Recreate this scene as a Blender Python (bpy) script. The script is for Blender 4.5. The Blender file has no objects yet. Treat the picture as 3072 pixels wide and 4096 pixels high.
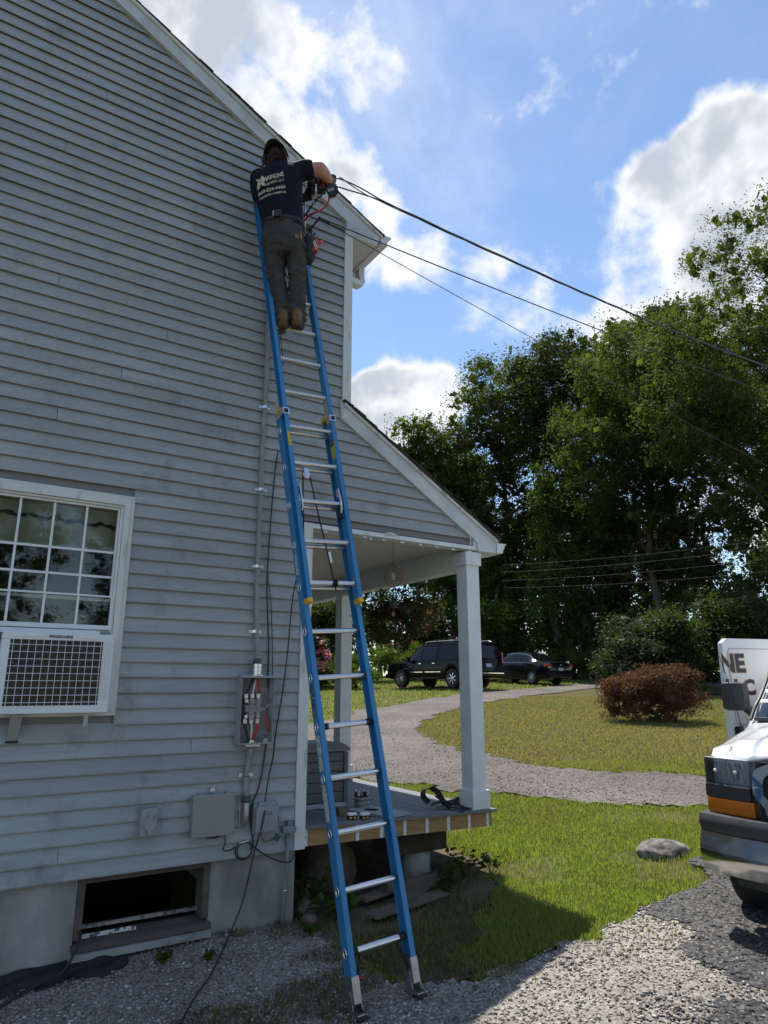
import bpy, bmesh, math, random
import numpy as np
from mathutils import Vector, Matrix
from mathutils.bvhtree import BVHTree
from mathutils import noise as mnoise

rad = math.radians
scene = bpy.context.scene
COL = scene.collection

# ---------------------------------------------------------------- camera
CAM = np.array([-2.42, -4.96, 1.73])
HEAD = rad(32.9)
PITCH = rad(14.41)
cam_data = bpy.data.cameras.new('camera')
cam_data.sensor_fit = 'VERTICAL'
cam_data.sensor_height = 36.0
cam_data.lens = 24.0
cam_data.clip_start = 0.05
cam_data.clip_end = 3000
camera = bpy.data.objects.new('camera', cam_data)
camera.location = CAM
camera.rotation_euler = (math.pi / 2 + PITCH, 0, -HEAD)
COL.objects.link(camera)
scene.camera = camera

# ---------------------------------------------------------------- sun, sky, exposure
SUN_AZ = rad(21.4)          # clockwise from +Y
SUN_EL = rad(64.8)
TO_SUN = Vector((math.sin(SUN_AZ) * math.cos(SUN_EL), math.cos(SUN_AZ) * math.cos(SUN_EL), math.sin(SUN_EL)))
sun_data = bpy.data.lights.new('sun', 'SUN')
sun_data.energy = 4.3
sun_data.angle = rad(0.55)
sun_data.color = (1.0, 0.95, 0.87)
sun = bpy.data.objects.new('sun', sun_data)
sun.rotation_euler = TO_SUN.to_track_quat('Z', 'Y').to_euler()
sun.location = (0, 0, 30)
COL.objects.link(sun)

world = bpy.data.worlds.new('World')
scene.world = world
world.use_nodes = True
WN, WL = world.node_tree.nodes, world.node_tree.links
WN.clear()
def wnode(t, **kw):
    n = WN.new(t)
    for k, v in kw.items():
        setattr(n, k, v)
    return n
def wmath(op, a, b=None, clamp=False):
    n = WN.new('ShaderNodeMath'); n.operation = op; n.use_clamp = clamp
    for i, v in enumerate((a, b)):
        if v is None: continue
        if isinstance(v, (int, float)): n.inputs[i].default_value = v
        else: WL.new(v, n.inputs[i])
    return n.outputs[0]
sky = wnode('ShaderNodeTexSky', sky_type='NISHITA', sun_disc=False)
sky.sun_elevation = SUN_EL; sky.sun_rotation = SUN_AZ
sky.altitude = 50; sky.air_density = 1.0; sky.dust_density = 0.1; sky.ozone_density = 2.2
tc = wnode('ShaderNodeTexCoord')
DIR = tc.outputs['Generated']
def wnoise(scale, detail, rough, vec, dist=0.0):
    n = wnode('ShaderNodeTexNoise'); n.inputs['Scale'].default_value = scale
    n.inputs['Detail'].default_value = detail; n.inputs['Roughness'].default_value = rough
    n.inputs['Distortion'].default_value = dist
    WL.new(vec, n.inputs['Vector']); return n.outputs['Fac']
# cumulus banks: direction (unit), angular radius (cos falloff), strength
CLOUDS = [
    # (dir x,y,z), inner cos, outer cos, weight
]
def ray_dir(x, y):
    fw = Vector((math.sin(HEAD) * math.cos(PITCH), math.cos(HEAD) * math.cos(PITCH), math.sin(PITCH)))
    rt = Vector((math.cos(HEAD), -math.sin(HEAD), 0)); up = rt.cross(fw)
    return (fw + rt * x - up * y).normalized()
# the cloud banks that stand in the sky of this place (tangent-plane bearing, radius in degrees, weight)
for (tx, ty, rdeg, wgt) in [
    (-0.23, -0.66, 8.0, 0.26), (-0.33, -0.72, 10.0, 0.26), (-0.12, -0.63, 5.5, 0.14), (-0.12, -0.50, 5.0, 0.30), (-0.04, -0.44, 4.5, 0.26),
    (0.00, -0.37, 3.2, 0.14), (0.50, -0.42, 9.0, 0.34), (0.38, -0.37, 5.0, 0.30), (0.36, -0.27, 4.0, 0.30), (0.42, -0.49, 4.2, 0.26),
    (0.52, -0.56, 4.5, 0.28), (0.46, -0.28, 5.0, 0.26), (0.33, -0.46, 2.6, 0.14),
    (0.02, -0.15, 5.0, 0.34), (0.09, -0.165, 4.2, 0.36), (0.00, -0.19, 2.6, 0.12), (0.06, -0.21, 2.4, 0.10), (-0.04, -0.16, 3.6, 0.28),
    (0.05, -0.36, 3.4, 0.16), (0.16, -0.37, 2.2, 0.09), (0.55, -0.02, 8.0, 0.25), (-0.6, 0.0, 12.0, 0.3), (0.95, -0.2, 14.0, 0.25)]:
    CLOUDS.append((ray_dir(tx, ty), math.cos(rad(rdeg * 0.12)), math.cos(rad(rdeg)), wgt))
bias = None
for d, ci, co, w in CLOUDS:
    dp = wnode('ShaderNodeVectorMath', operation='DOT_PRODUCT')
    WL.new(DIR, dp.inputs[0]); dp.inputs[1].default_value = d
    mr = wnode('ShaderNodeMapRange', interpolation_type='SMOOTHSTEP')
    WL.new(dp.outputs['Value'], mr.inputs['Value'])
    mr.inputs['From Min'].default_value = co; mr.inputs['From Max'].default_value = ci
    mr.inputs['To Min'].default_value = 0; mr.inputs['To Max'].default_value = w
    bias = mr.outputs[0] if bias is None else wmath('ADD', bias, mr.outputs[0])
n_big = wnoise(7.5, 8.0, 0.60, DIR, 0.15)
n_wisp = wnoise(2.3, 7.0, 0.62, DIR, 0.5)
off = wnode('ShaderNodeVectorMath', operation='ADD'); WL.new(DIR, off.inputs[0]); off.inputs[1].default_value = TO_SUN * 0.035
n_lit = wnoise(7.5, 4.0, 0.55, off.outputs[0], 0.15)
bias = wmath('MINIMUM', bias, 0.34)
field = wmath('ADD', wmath('MULTIPLY', n_big, 1.15), bias)
def ramp(v, a, b, lo=0.0, hi=1.0):
    mr = wnode('ShaderNodeMapRange', interpolation_type='SMOOTHSTEP'); WL.new(v, mr.inputs['Value'])
    mr.inputs['From Min'].default_value = a; mr.inputs['From Max'].default_value = b
    mr.inputs['To Min'].default_value = lo; mr.inputs['To Max'].default_value = hi
    return mr.outputs[0]
cum = ramp(field, 0.63, 0.90)
thick = ramp(field, 0.76, 1.02)
wisp = ramp(n_wisp, 0.42, 0.78, 0.0, 0.40)
cover = wmath('MAXIMUM', cum, wisp)
# brightness: lit rims, greyer cores
lit = wmath('SUBTRACT', n_big, n_lit)
shade = ramp(wmath('SUBTRACT', thick, wmath('MULTIPLY', lit, 4.0)), 0.05, 1.0, 1.0, 0.0)
cc = wnode('ShaderNodeMix', data_type='RGBA')
cc.inputs['A'].default_value = (3.0, 3.3, 3.75, 1); cc.inputs['B'].default_value = (5.6, 5.65, 5.75, 1)
WL.new(shade, cc.inputs['Factor'])
mixc = wnode('ShaderNodeMix', data_type='RGBA')
WL.new(cover, mixc.inputs['Factor']); WL.new(sky.outputs['Color'], mixc.inputs['A']); WL.new(cc.outputs['Result'], mixc.inputs['B'])
bg = wnode('ShaderNodeBackground'); bg.inputs['Strength'].default_value = 0.12
WL.new(mixc.outputs['Result'], bg.inputs['Color'])
wo = wnode('ShaderNodeOutputWorld'); WL.new(bg.outputs[0], wo.inputs['Surface'])

vs = scene.view_settings
vs.view_transform = 'Standard'; vs.look = 'None'; vs.exposure = 0.68; vs.gamma = 1.0
vs.use_curve_mapping = False
scene.cycles.use_denoising = True
scene.cycles.max_bounces = 6
scene.cycles.diffuse_bounces = 3
scene.cycles.glossy_bounces = 3
scene.cycles.caustics_reflective = False
scene.cycles.caustics_refractive = False
scene.cycles.use_adaptive_sampling = True
scene.cycles.adaptive_threshold = 0.02
world.cycles.sampling_method = 'MANUAL'
world.cycles.sample_map_resolution = 512
scene.cycles.transparent_max_bounces = 16
# ---------------------------------------------------------------- helpers
rng = random.Random(7)
nrg = np.random.default_rng(11)

class MB:
    """collects shapes, then links them as ONE mesh object"""
    def __init__(s):
        s.v = []; s.f = []; s.m = []
    def add(s, vs, fs, mi=0):
        b = len(s.v)
        s.v.extend([tuple(p) for p in vs]); s.f.extend([tuple(b + i for i in f) for f in fs]); s.m.extend([mi] * len(fs))
        return s
    def box(s, x0, x1, y0, y1, z0, z1, mi=0, M=None):
        vs = [Vector((x, y, z)) for z in (z0, z1) for y in (y0, y1) for x in (x0, x1)]
        if M is not None: vs = [M @ p for p in vs]
        return s.add(vs, [(0, 2, 3, 1), (4, 5, 7, 6), (0, 1, 5, 4), (2, 6, 7, 3), (0, 4, 6, 2), (1, 3, 7, 5)], mi)
    def bbox(s, x0, x1, y0, y1, z0, z1, b=0.01, mi=0, M=None):
        """box with chamfered edges"""
        bm = bmesh.new(); bmesh.ops.create_cube(bm, size=1)
        for v in bm.verts:
            v.co = Vector((x0 + (v.co.x + .5) * (x1 - x0), y0 + (v.co.y + .5) * (y1 - y0), z0 + (v.co.z + .5) * (z1 - z0)))
        bmesh.ops.bevel(bm, geom=list(bm.edges), offset=b, segments=2, profile=0.6, affect='EDGES')
        bm.verts.index_update()
        vs = [(M @ v.co) if M is not None else v.co.copy() for v in bm.verts]
        s.add(vs, [[v.index for v in f.verts] for f in bm.faces], mi); bm.free(); return s
    def prism(s, poly, fn, d, mi=0):
        """poly of 2D points, fn(a, b, t) -> 3D; extruded t in d"""
        n = len(poly); vs = [fn(a, b, d[0]) for a, b in poly] + [fn(a, b, d[1]) for a, b in poly]
        fs = [tuple(range(n)), tuple(reversed(range(n, 2 * n)))] + [(i, i + n, (i + 1) % n + n, (i + 1) % n) for i in range(n)]
        return s.add(vs, fs, mi)
    def tube(s, path, r, n=8, mi=0, closed=False, cap=True):
        path = [Vector(p) for p in path]; N = len(path)
        rs = r if hasattr(r, '__len__') else [r] * N
        vs = []; prev = None
        for i, p in enumerate(path):
            if closed: t = path[(i + 1) % N] - path[i - 1]
            else: t = path[min(i + 1, N - 1)] - path[max(i - 1, 0)]
            t.normalize()
            if prev is None:
                a = Vector((0, 0, 1)) if abs(t.z) < .9 else Vector((1, 0, 0))
                u = t.cross(a).normalized()
            else:
                u = (prev - t * prev.dot(t)).normalized()
            prev = u; w = t.cross(u)
            for k in range(n):
                q = 2 * math.pi * k / n
                vs.append(p + (u * math.cos(q) + w * math.sin(q)) * rs[i])
        fs = []
        for i in range(N if closed else N - 1):
            j = (i + 1) % N
            for k in range(n):
                l = (k + 1) % n
                fs.append((i * n + k, i * n + l, j * n + l, j * n + k))
        if not closed and cap:
            fs.append(tuple(reversed(range(n)))); fs.append(tuple(range((N - 1) * n, N * n)))
        return s.add(vs, fs, mi)
    def lathe(s, prof, n=24, M=None, mi=0, cap=True):
        """prof: (r, z) list about local z"""
        vs = []
        for r, z in prof:
            for k in range(n):
                q = 2 * math.pi * k / n; p = Vector((r * math.cos(q), r * math.sin(q), z))
                vs.append(M @ p if M is not None else p)
        fs = [(i * n + k, i * n + (k + 1) % n, (i + 1) * n + (k + 1) % n, (i + 1) * n + k) for i in range(len(prof) - 1) for k in range(n)]
        if cap:
            fs.append(tuple(reversed(range(n)))); fs.append(tuple(range((len(prof) - 1) * n, len(prof) * n)))
        return s.add(vs, fs, mi)
    def loft(s, rings, cap=True, mi=0, closed=True):
        n = len(rings[0]); vs = [p for r in rings for p in r]
        m = n if closed else n - 1
        fs = [(i * n + k, i * n + (k + 1) % n, (i + 1) * n + (k + 1) % n, (i + 1) * n + k) for i in range(len(rings) - 1) for k in range(m)]
        if cap and closed: fs += [tuple(reversed(range(n))), tuple(range((len(rings) - 1) * n, len(rings) * n))]
        return s.add(vs, fs, mi)
    def ball(s, c, r, n=12, m=8, mi=0, M=None):
        rx, ry, rz = r if hasattr(r, '__len__') else (r, r, r); c = Vector(c)
        rings = []
        for i in range(m + 1):
            t = math.pi * (0.02 + 0.96 * i / m) - math.pi / 2
            rings.append([Vector((rx * math.cos(t) * math.cos(2 * math.pi * k / n), ry * math.cos(t) * math.sin(2 * math.pi * k / n), rz * math.sin(t))) for k in range(n)])
        rings = [[c + (M @ p if M is not None else p) for p in r_] for r_ in rings]
        return s.loft(rings, True, mi)
    def mesh(s, name):
        me = bpy.data.meshes.new(name); me.from_pydata(s.v, [], s.f); me.update(); return me
    def build(s, name, mats, parent=None, smooth=False, world=False, auto=None, kind=None, label=None):
        if world and parent is not None:
            o = parent
            off = Vector((0, 0, 0))
            while o is not None: off += o.location; o = o.parent
            s.v = [tuple(Vector(p) - off) for p in s.v]
        me = s.mesh(name)
        if not isinstance(mats, (list, tuple)): mats = [mats]
        for m in mats: me.materials.append(m)
        if len(mats) > 1: me.polygons.foreach_set('material_index', s.m)
        bm = bmesh.new(); bm.from_mesh(me); bmesh.ops.recalc_face_normals(bm, faces=bm.faces); bm.to_mesh(me); bm.free()
        if smooth or auto:
            me.polygons.foreach_set('use_smooth', [True] * len(me.polygons))
            if auto:
                try: me.set_sharp_from_angle(angle=rad(auto))
                except Exception: pass
        o = bpy.data.objects.new(name, me); COL.objects.link(o)
        if parent is not None: o.parent = parent
        if kind: o['kind'] = kind
        if label: o['label'] = label
        return o

def raw_mesh(name, V, F, mats, parent=None, smooth=False, mi=None):
    """numpy verts (n,3) and faces (m,k) -> object"""
    me = bpy.data.meshes.new(name); k = F.shape[1]
    me.vertices.add(len(V)); me.vertices.foreach_set('co', np.ascontiguousarray(V, dtype=np.float32).ravel())
    me.loops.add(F.size); me.loops.foreach_set('vertex_index', np.ascontiguousarray(F, dtype=np.int32).ravel())
    me.polygons.add(len(F)); me.polygons.foreach_set('loop_start', np.arange(0, F.size, k, dtype=np.int32))
    me.polygons.foreach_set('loop_total', np.full(len(F), k, dtype=np.int32))
    for m in (mats if isinstance(mats, (list, tuple)) else [mats]): me.materials.append(m)
    if mi is not None: me.polygons.foreach_set('material_index', np.asarray(mi, dtype=np.int32))
    if smooth: me.polygons.foreach_set('use_smooth', np.ones(len(F), dtype=bool))
    me.update(calc_edges=True); me.validate()
    o = bpy.data.objects.new(name, me); COL.objects.link(o)
    if parent is not None: o.parent = parent
    return o

def tag(o, label=None, cat=None, group=None, kind=None):
    if label: o['label'] = label
    if cat: o['category'] = cat
    if group: o['group'] = group
    if kind: o['kind'] = kind
    return o
def thing(name, label, cat, loc=(0, 0, 0), rot=(0, 0, 0), group=None):
    o = bpy.data.objects.new(name, None); o.empty_display_size = 0.1
    COL.objects.link(o); o.location = loc; o.rotation_euler = rot
    return tag(o, label, cat, group)
def sub(name, parent, loc=(0, 0, 0), rot=(0, 0, 0)):
    o = bpy.data.objects.new(name, None); COL.objects.link(o); o.location = loc; o.rotation_euler = rot; o.parent = parent
    return o
def copy_tree(o, parent=None):
    c = o.copy(); COL.objects.link(c); c.parent = parent
    for ch in list(o.children): copy_tree(ch, c)
    return c

# ---------------------------------------------------------------- materials
def mat(name, col, rough=0.6, metal=0.0, var=0.0, vs=8.0, bump=0.0, bs=40.0, spec=0.5, col2=None, stretch=(1, 1, 1), coat=0.0, detail=5.0, contrast=(0.3, 0.7), trans=0.0, alpha=None):
    m = bpy.data.materials.new(name); m.use_nodes = True
    nt = m.node_tree; N, L = nt.nodes, nt.links
    b = N['Principled BSDF']
    b.inputs['Base Color'].default_value = (*col, 1); b.inputs['Roughness'].default_value = rough
    b.inputs['Metallic'].default_value = metal; b.inputs['Specular IOR Level'].default_value = spec
    if coat: b.inputs['Coat Weight'].default_value = coat; b.inputs['Coat Roughness'].default_value = 0.05
    if trans: b.inputs['Transmission Weight'].default_value = trans
    if var or bump:
        t = N.new('ShaderNodeTexCoord'); mp = N.new('ShaderNodeMapping'); mp.inputs['Scale'].default_value = stretch
        L.new(t.outputs['Object'], mp.inputs['Vector'])
    if var:
        n = N.new('ShaderNodeTexNoise'); n.inputs['Scale'].default_value = vs; n.inputs['Detail'].default_value = detail; n.inputs['Roughness'].default_value = 0.62
        L.new(mp.outputs[0], n.inputs['Vector'])
        mr = N.new('ShaderNodeMapRange'); mr.inputs['From Min'].default_value = contrast[0]; mr.inputs['From Max'].default_value = contrast[1]
        L.new(n.outputs['Fac'], mr.inputs['Value'])
        mx = N.new('ShaderNodeMix'); mx.data_type = 'RGBA'
        c2 = col2 if col2 else tuple(c * (1 - var) for c in col)
        mx.inputs['A'].default_value = (*c2, 1); mx.inputs['B'].default_value = (*(col if col2 else tuple(min(1, c * (1 + var * .6)) for c in col)), 1)
        L.new(mr.outputs[0], mx.inputs['Factor']); L.new(mx.outputs['Result'], b.inputs['Base Color'])
    if bump:
        n2 = N.new('ShaderNodeTexNoise'); n2.inputs['Scale'].default_value = bs; n2.inputs['Detail'].default_value = 4
        L.new(mp.outputs[0], n2.inputs['Vector'])
        bp = N.new('ShaderNodeBump'); bp.inputs['Strength'].default_value = bump; bp.inputs['Distance'].default_value = 0.01
        L.new(n2.outputs['Fac'], bp.inputs['Height']); L.new(bp.outputs[0], b.inputs['Normal'])
    return m

def leaf_mat(name, c_dark, c_light, trans=0.35, gloss=0.16, vs=0.9, rough=0.6):
    """leaf: diffuse + translucent, colour varying from leaf to leaf"""
    m = bpy.data.materials.new(name); m.use_nodes = True
    N, L = m.node_tree.nodes, m.node_tree.links
    b = N['Principled BSDF']; out = N['Material Output']
    g = N.new('ShaderNodeNewGeometry'); t = N.new('ShaderNodeTexCoord')
    n = N.new('ShaderNodeTexNoise'); n.inputs['Scale'].default_value = vs; n.inputs['Detail'].default_value = 3
    L.new(t.outputs['Object'], n.inputs['Vector'])
    a = N.new('ShaderNodeMath'); a.operation = 'MULTIPLY_ADD'; a.inputs[1].default_value = 0.55; a.inputs[2].default_value = -0.02
    L.new(g.outputs['Random Per Island'], a.inputs[0])
    a2 = N.new('ShaderNodeMath'); a2.operation = 'MULTIPLY_ADD'; a2.inputs[1].default_value = 1.5; a2.inputs[2].default_value = -0.48
    L.new(n.outputs['Fac'], a2.inputs[0])
    s = N.new('ShaderNodeMath'); s.operation = 'ADD'; s.use_clamp = True; L.new(a.outputs[0], s.inputs[0]); L.new(a2.outputs[0], s.inputs[1])
    mx = N.new('ShaderNodeMix'); mx.data_type = 'RGBA'; mx.inputs['A'].default_value = (*c_dark, 1); mx.inputs['B'].default_value = (*c_light, 1)
    L.new(s.outputs[0], mx.inputs['Factor']); L.new(mx.outputs['Result'], b.inputs['Base Color'])
    b.inputs['Roughness'].default_value = rough; b.inputs['Specular IOR Level'].default_value = gloss
    tr = N.new('ShaderNodeBsdfTranslucent')
    tcx = N.new('ShaderNodeMix'); tcx.data_type = 'RGBA'; tcx.blend_type = 'MULTIPLY'; tcx.inputs['Factor'].default_value = 1
    L.new(mx.outputs['Result'], tcx.inputs['A']); tcx.inputs['B'].default_value = (1.5, 1.6, 0.6, 1)
    L.new(tcx.outputs['Result'], tr.inputs['Color'])
    ms = N.new('ShaderNodeMixShader'); ms.inputs[0].default_value = trans
    L.new(b.outputs[0], ms.inputs[1]); L.new(tr.outputs[0], ms.inputs[2]); L.new(ms.outputs[0], out.inputs['Surface'])
    return m

def glass_mat(name, tint=(0.02, 0.025, 0.03), rough=0.03):
    """dark pane that mirrors its surroundings"""
    return mat(name, tint, rough=rough, spec=0.9, coat=0.6)

def clear_glass(name, refl=0.9, tint=(0.9, 0.95, 0.95)):
    m = bpy.data.materials.new(name); m.use_nodes = True
    N, L = m.node_tree.nodes, m.node_tree.links; N.clear()
    out = N.new('ShaderNodeOutputMaterial'); t = N.new('ShaderNodeBsdfTransparent'); t.inputs[0].default_value = (*tint, 1)
    g = N.new('ShaderNodeBsdfGlossy'); g.inputs['Roughness'].default_value = 0.02
    fr = N.new('ShaderNodeFresnel'); fr.inputs['IOR'].default_value = 1.5
    mu = N.new('ShaderNodeMath'); mu.operation = 'MULTIPLY'; mu.inputs[1].default_value = refl; L.new(fr.outputs[0], mu.inputs[0])
    ms = N.new('ShaderNodeMixShader'); L.new(mu.outputs[0], ms.inputs[0]); L.new(t.outputs[0], ms.inputs[1]); L.new(g.outputs[0], ms.inputs[2])
    L.new(ms.outputs[0], out.inputs['Surface']); return m

WHITE = mat('white_trim_paint', (0.72, 0.74, 0.74), rough=0.5, var=0.10, vs=5, bump=0.05, bs=30)
WHITE_DIRTY = mat('weathered_white_trim', (0.66, 0.68, 0.66), rough=0.6, var=0.2, vs=7, bump=0.1, bs=45, col2=(0.36, 0.37, 0.34), contrast=(0.30, 0.46), detail=9, stretch=(1.6, 1, .5))
WHITE_VINYL = mat('white_vinyl', (0.76, 0.78, 0.79), rough=0.38, var=0.06, vs=6)
BLACK = mat('black_rubber', (0.012, 0.012, 0.013), rough=0.55)
BLACK_CABLE = mat('black_cable_jacket', (0.015, 0.015, 0.016), rough=0.42)
ALU = mat('aluminium', (0.78, 0.79, 0.8), rough=0.28, metal=1.0, var=0.12, vs=14, stretch=(.15, 1, 1))
STEEL = mat('zinc_steel', (0.72, 0.73, 0.74), rough=0.3, metal=1.0)
CHROME = mat('chrome', (0.85, 0.86, 0.87), rough=0.06, metal=1.0)
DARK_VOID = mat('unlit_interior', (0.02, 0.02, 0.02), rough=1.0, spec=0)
GREY_BOX = mat('grey_enamel', (0.30, 0.32, 0.325), rough=0.42, var=0.07, vs=12, bump=.03, bs=60)
GREY_PLASTIC = mat('grey_plastic', (0.27, 0.29, 0.31), rough=0.5, var=0.07, vs=10)

def text_geom(body, size, bold=0.0, align='CENTER', res=2):
    cu = bpy.data.curves.new('lettering', 'FONT'); cu.body = body; cu.size = size; cu.align_x = align; cu.align_y = 'CENTER'
    cu.offset = bold; cu.resolution_u = res
    o = bpy.data.objects.new('lettering', cu); COL.objects.link(o)
    dg = bpy.context.evaluated_depsgraph_get(); me = o.evaluated_get(dg).to_mesh()
    V = [v.co.copy() for v in me.vertices]; F = [tuple(p.vertices) for p in me.polygons]
    o.evaluated_get(dg).to_mesh_clear(); bpy.data.objects.remove(o); bpy.data.curves.remove(cu)
    return V, F
def lettering(name, body, size, fn, m, parent, bold=0.0, align='CENTER', sx=1.0, world=False):
    V, F = text_geom(body, size, bold, align)
    mb = MB(); mb.add([fn(p.x * sx, p.y) for p in V], F)
    return mb.build(name, m, parent, world=world)
# ---------------------------------------------------------------- terrain
hx, hy = math.sin(HEAD), math.cos(HEAD)
def DR(x, y):
    dx, dy = x - CAM[0], y - CAM[1]
    return dx * hx + dy * hy, dx * hy - dy * hx
def ground_z(x, y):
    D, Rr = DR(x, y)
    D = np.clip(D, -6, 46)
    bank = .045 * np.exp(-(np.asarray(y) / .45) ** 2) / (1 + np.exp(np.clip((np.asarray(x) + .25) * 8, -40, 40)))   # gravel banked against the wall
    return -.23 + .057 * D + .06 * np.clip(Rr, 0, 3) + bank
def from_DR(D, Rr):
    return CAM[0] + D * hx + Rr * hy, CAM[1] + D * hy - Rr * hx

GRASS_SOIL = mat('lawn_soil', (0.080, 0.092, 0.028), rough=0.95, var=0.4, vs=1.1, col2=(0.095, 0.075, 0.040), contrast=(0.36, 0.66), bump=0.5, bs=30, detail=8, spec=.1)
s = np.linspace(-1, 1, 161)
ax = np.sinh(s * 5.2) / math.sinh(5.2) * 260
gx, gy = np.meshgrid(ax, ax, indexing='ij')
gX, gY = gx + 2.0, gy + 4.0
gZ = ground_z(gX, gY) - 0.02
gZ = gZ + np.where(np.hypot(gx, gy) > 60, 0.0, 0)
V = np.stack([gX, gY, gZ], -1).reshape(-1, 3)
n = len(ax); idx = np.arange(n * n).reshape(n, n)
F = np.stack([idx[:-1, :-1], idx[1:, :-1], idx[1:, 1:], idx[:-1, 1:]], -1).reshape(-1, 4)
ground = raw_mesh('ground', V, F, GRASS_SOIL, smooth=True)
tag(ground, kind='structure')

def in_poly(px, py, poly):
    inside = np.zeros(px.shape, bool); n = len(poly); j = n - 1
    for i in range(n):
        xi, yi = poly[i]; xj, yj = poly[j]
        c = ((yi > py) != (yj > py)) & (px < (xj - xi) * (py - yi) / (yj - yi + 1e-12) + xi)
        inside ^= c; j = i
    return inside
def vnoise(x, y, s, seed=0):
    """cheap smooth 2D value noise (0..1)"""
    x = np.asarray(x) * s + seed * 17.3; y = np.asarray(y) * s + seed * 9.1
    xi, yi = np.floor(x), np.floor(y); fx, fy = x - xi, y - yi
    fx = fx * fx * (3 - 2 * fx); fy = fy * fy * (3 - 2 * fy)
    def h(a, b): return np.modf(np.abs(np.sin(a * 127.1 + b * 311.7) * 43758.5453))[0]
    return (h(xi, yi) * (1 - fx) + h(xi + 1, yi) * fx) * (1 - fy) + (h(xi, yi + 1) * (1 - fx) + h(xi + 1, yi + 1) * fx) * fy

# outlines in plan (x, y); the gravel yard by the house, the drive and its round island of lawn
GRAVEL_YARD = [(-9, -9), (7, -9), (6.5, -3.2), (4.4, -1.5), (3.04, -1.37), (2.57, -1.42), (2.08, -1.45), (1.77, -1.50), (1.44, -1.50), (1.12, -1.48), (0.83, -1.48), (0.59, -1.46), (0.29, -1.31), (0.14, -1.11), (0.07, -0.61), (0.0, -0.1), (0.0, 0.06), (-9, 0.06)]
MILLINGS = [(1.75, -1.60), (2.2, -1.44), (2.57, -1.41), (3.07, -1.33), (3.9, -1.0), (4.6, -0.6), (8, 0.0), (9, -4.5), (3.4, -4.6), (2.0, -3.2), (1.35, -2.6), (1.45, -2.1)]
DRIVE_OUT = [(3.27, 4.76), (3.46, 3.94), (3.71, 2.59), (4.0, 1.75), (4.27, .77), (5.08, .02), (5.57, -.43), (8, -2.6), (13, -7), (22, -5), (31, 5), (33, 14), (30, 19.5), (26.7, 19.1), (21.7, 17.9), (17.8, 16.8), (14.5, 15.9), (12.3, 15.5), (8.8, 14.1), (6.3, 11.6), (3.0, 11.2), (-4, 13), (-14, 16), (-14, 10), (-4, 9.0), (1.5, 7.2)]
DRIVE_IN = [(7.77, .75), (6.97, 1.26), (5.99, 2.2), (5.8, 3.0), (5.83, 3.98), (5.97, 5.47), (6.3, 6.6), (6.78, 7.59), (7.41, 8.76), (9.06, 10.58), (11.3, 11.85), (14.8, 13.5), (20.5, 15.4), (23.6, 16.3), (26.5, 15.5), (27.5, 11), (23, 4), (17, -1.0), (12, -1.6), (9.5, -.6)]
def cell_sheet(name, test, x0, x1, y0, y1, step, dz, m, kind='structure'):
    """a sheet that follows the ground, made of the cells that pass the test (ragged edge)"""
    xs = np.arange(x0, x1 + step, step); ys = np.arange(y0, y1 + step, step)
    X, Y = np.meshgrid(xs, ys, indexing='ij')
    cx, cy = X[:-1, :-1] + step / 2, Y[:-1, :-1] + step / 2
    keep = test(cx, cy)
    jx = (vnoise(X, Y, 1 / step * .83, 3) - .5) * step * .7; jy = (vnoise(X, Y, 1 / step * .83, 5) - .5) * step * .7
    Z = ground_z(X, Y) + dz
    V = np.stack([X + jx, Y + jy, Z], -1).reshape(-1, 3)
    idx = np.arange(X.size).reshape(X.shape)
    F = np.stack([idx[:-1, :-1], idx[1:, :-1], idx[1:, 1:], idx[:-1, 1:]], -1)[keep]
    used, inv = np.unique(F, return_inverse=True)
    o = raw_mesh(name, V[used], inv.reshape(-1, 4), m, smooth=True)
    return tag(o, kind=kind)
def ragged(poly, amp, s):
    return lambda x, y: in_poly(x + (vnoise(x, y, s, 1) - .5) * amp, y + (vnoise(x, y, s, 2) - .5) * amp, poly)

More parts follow.
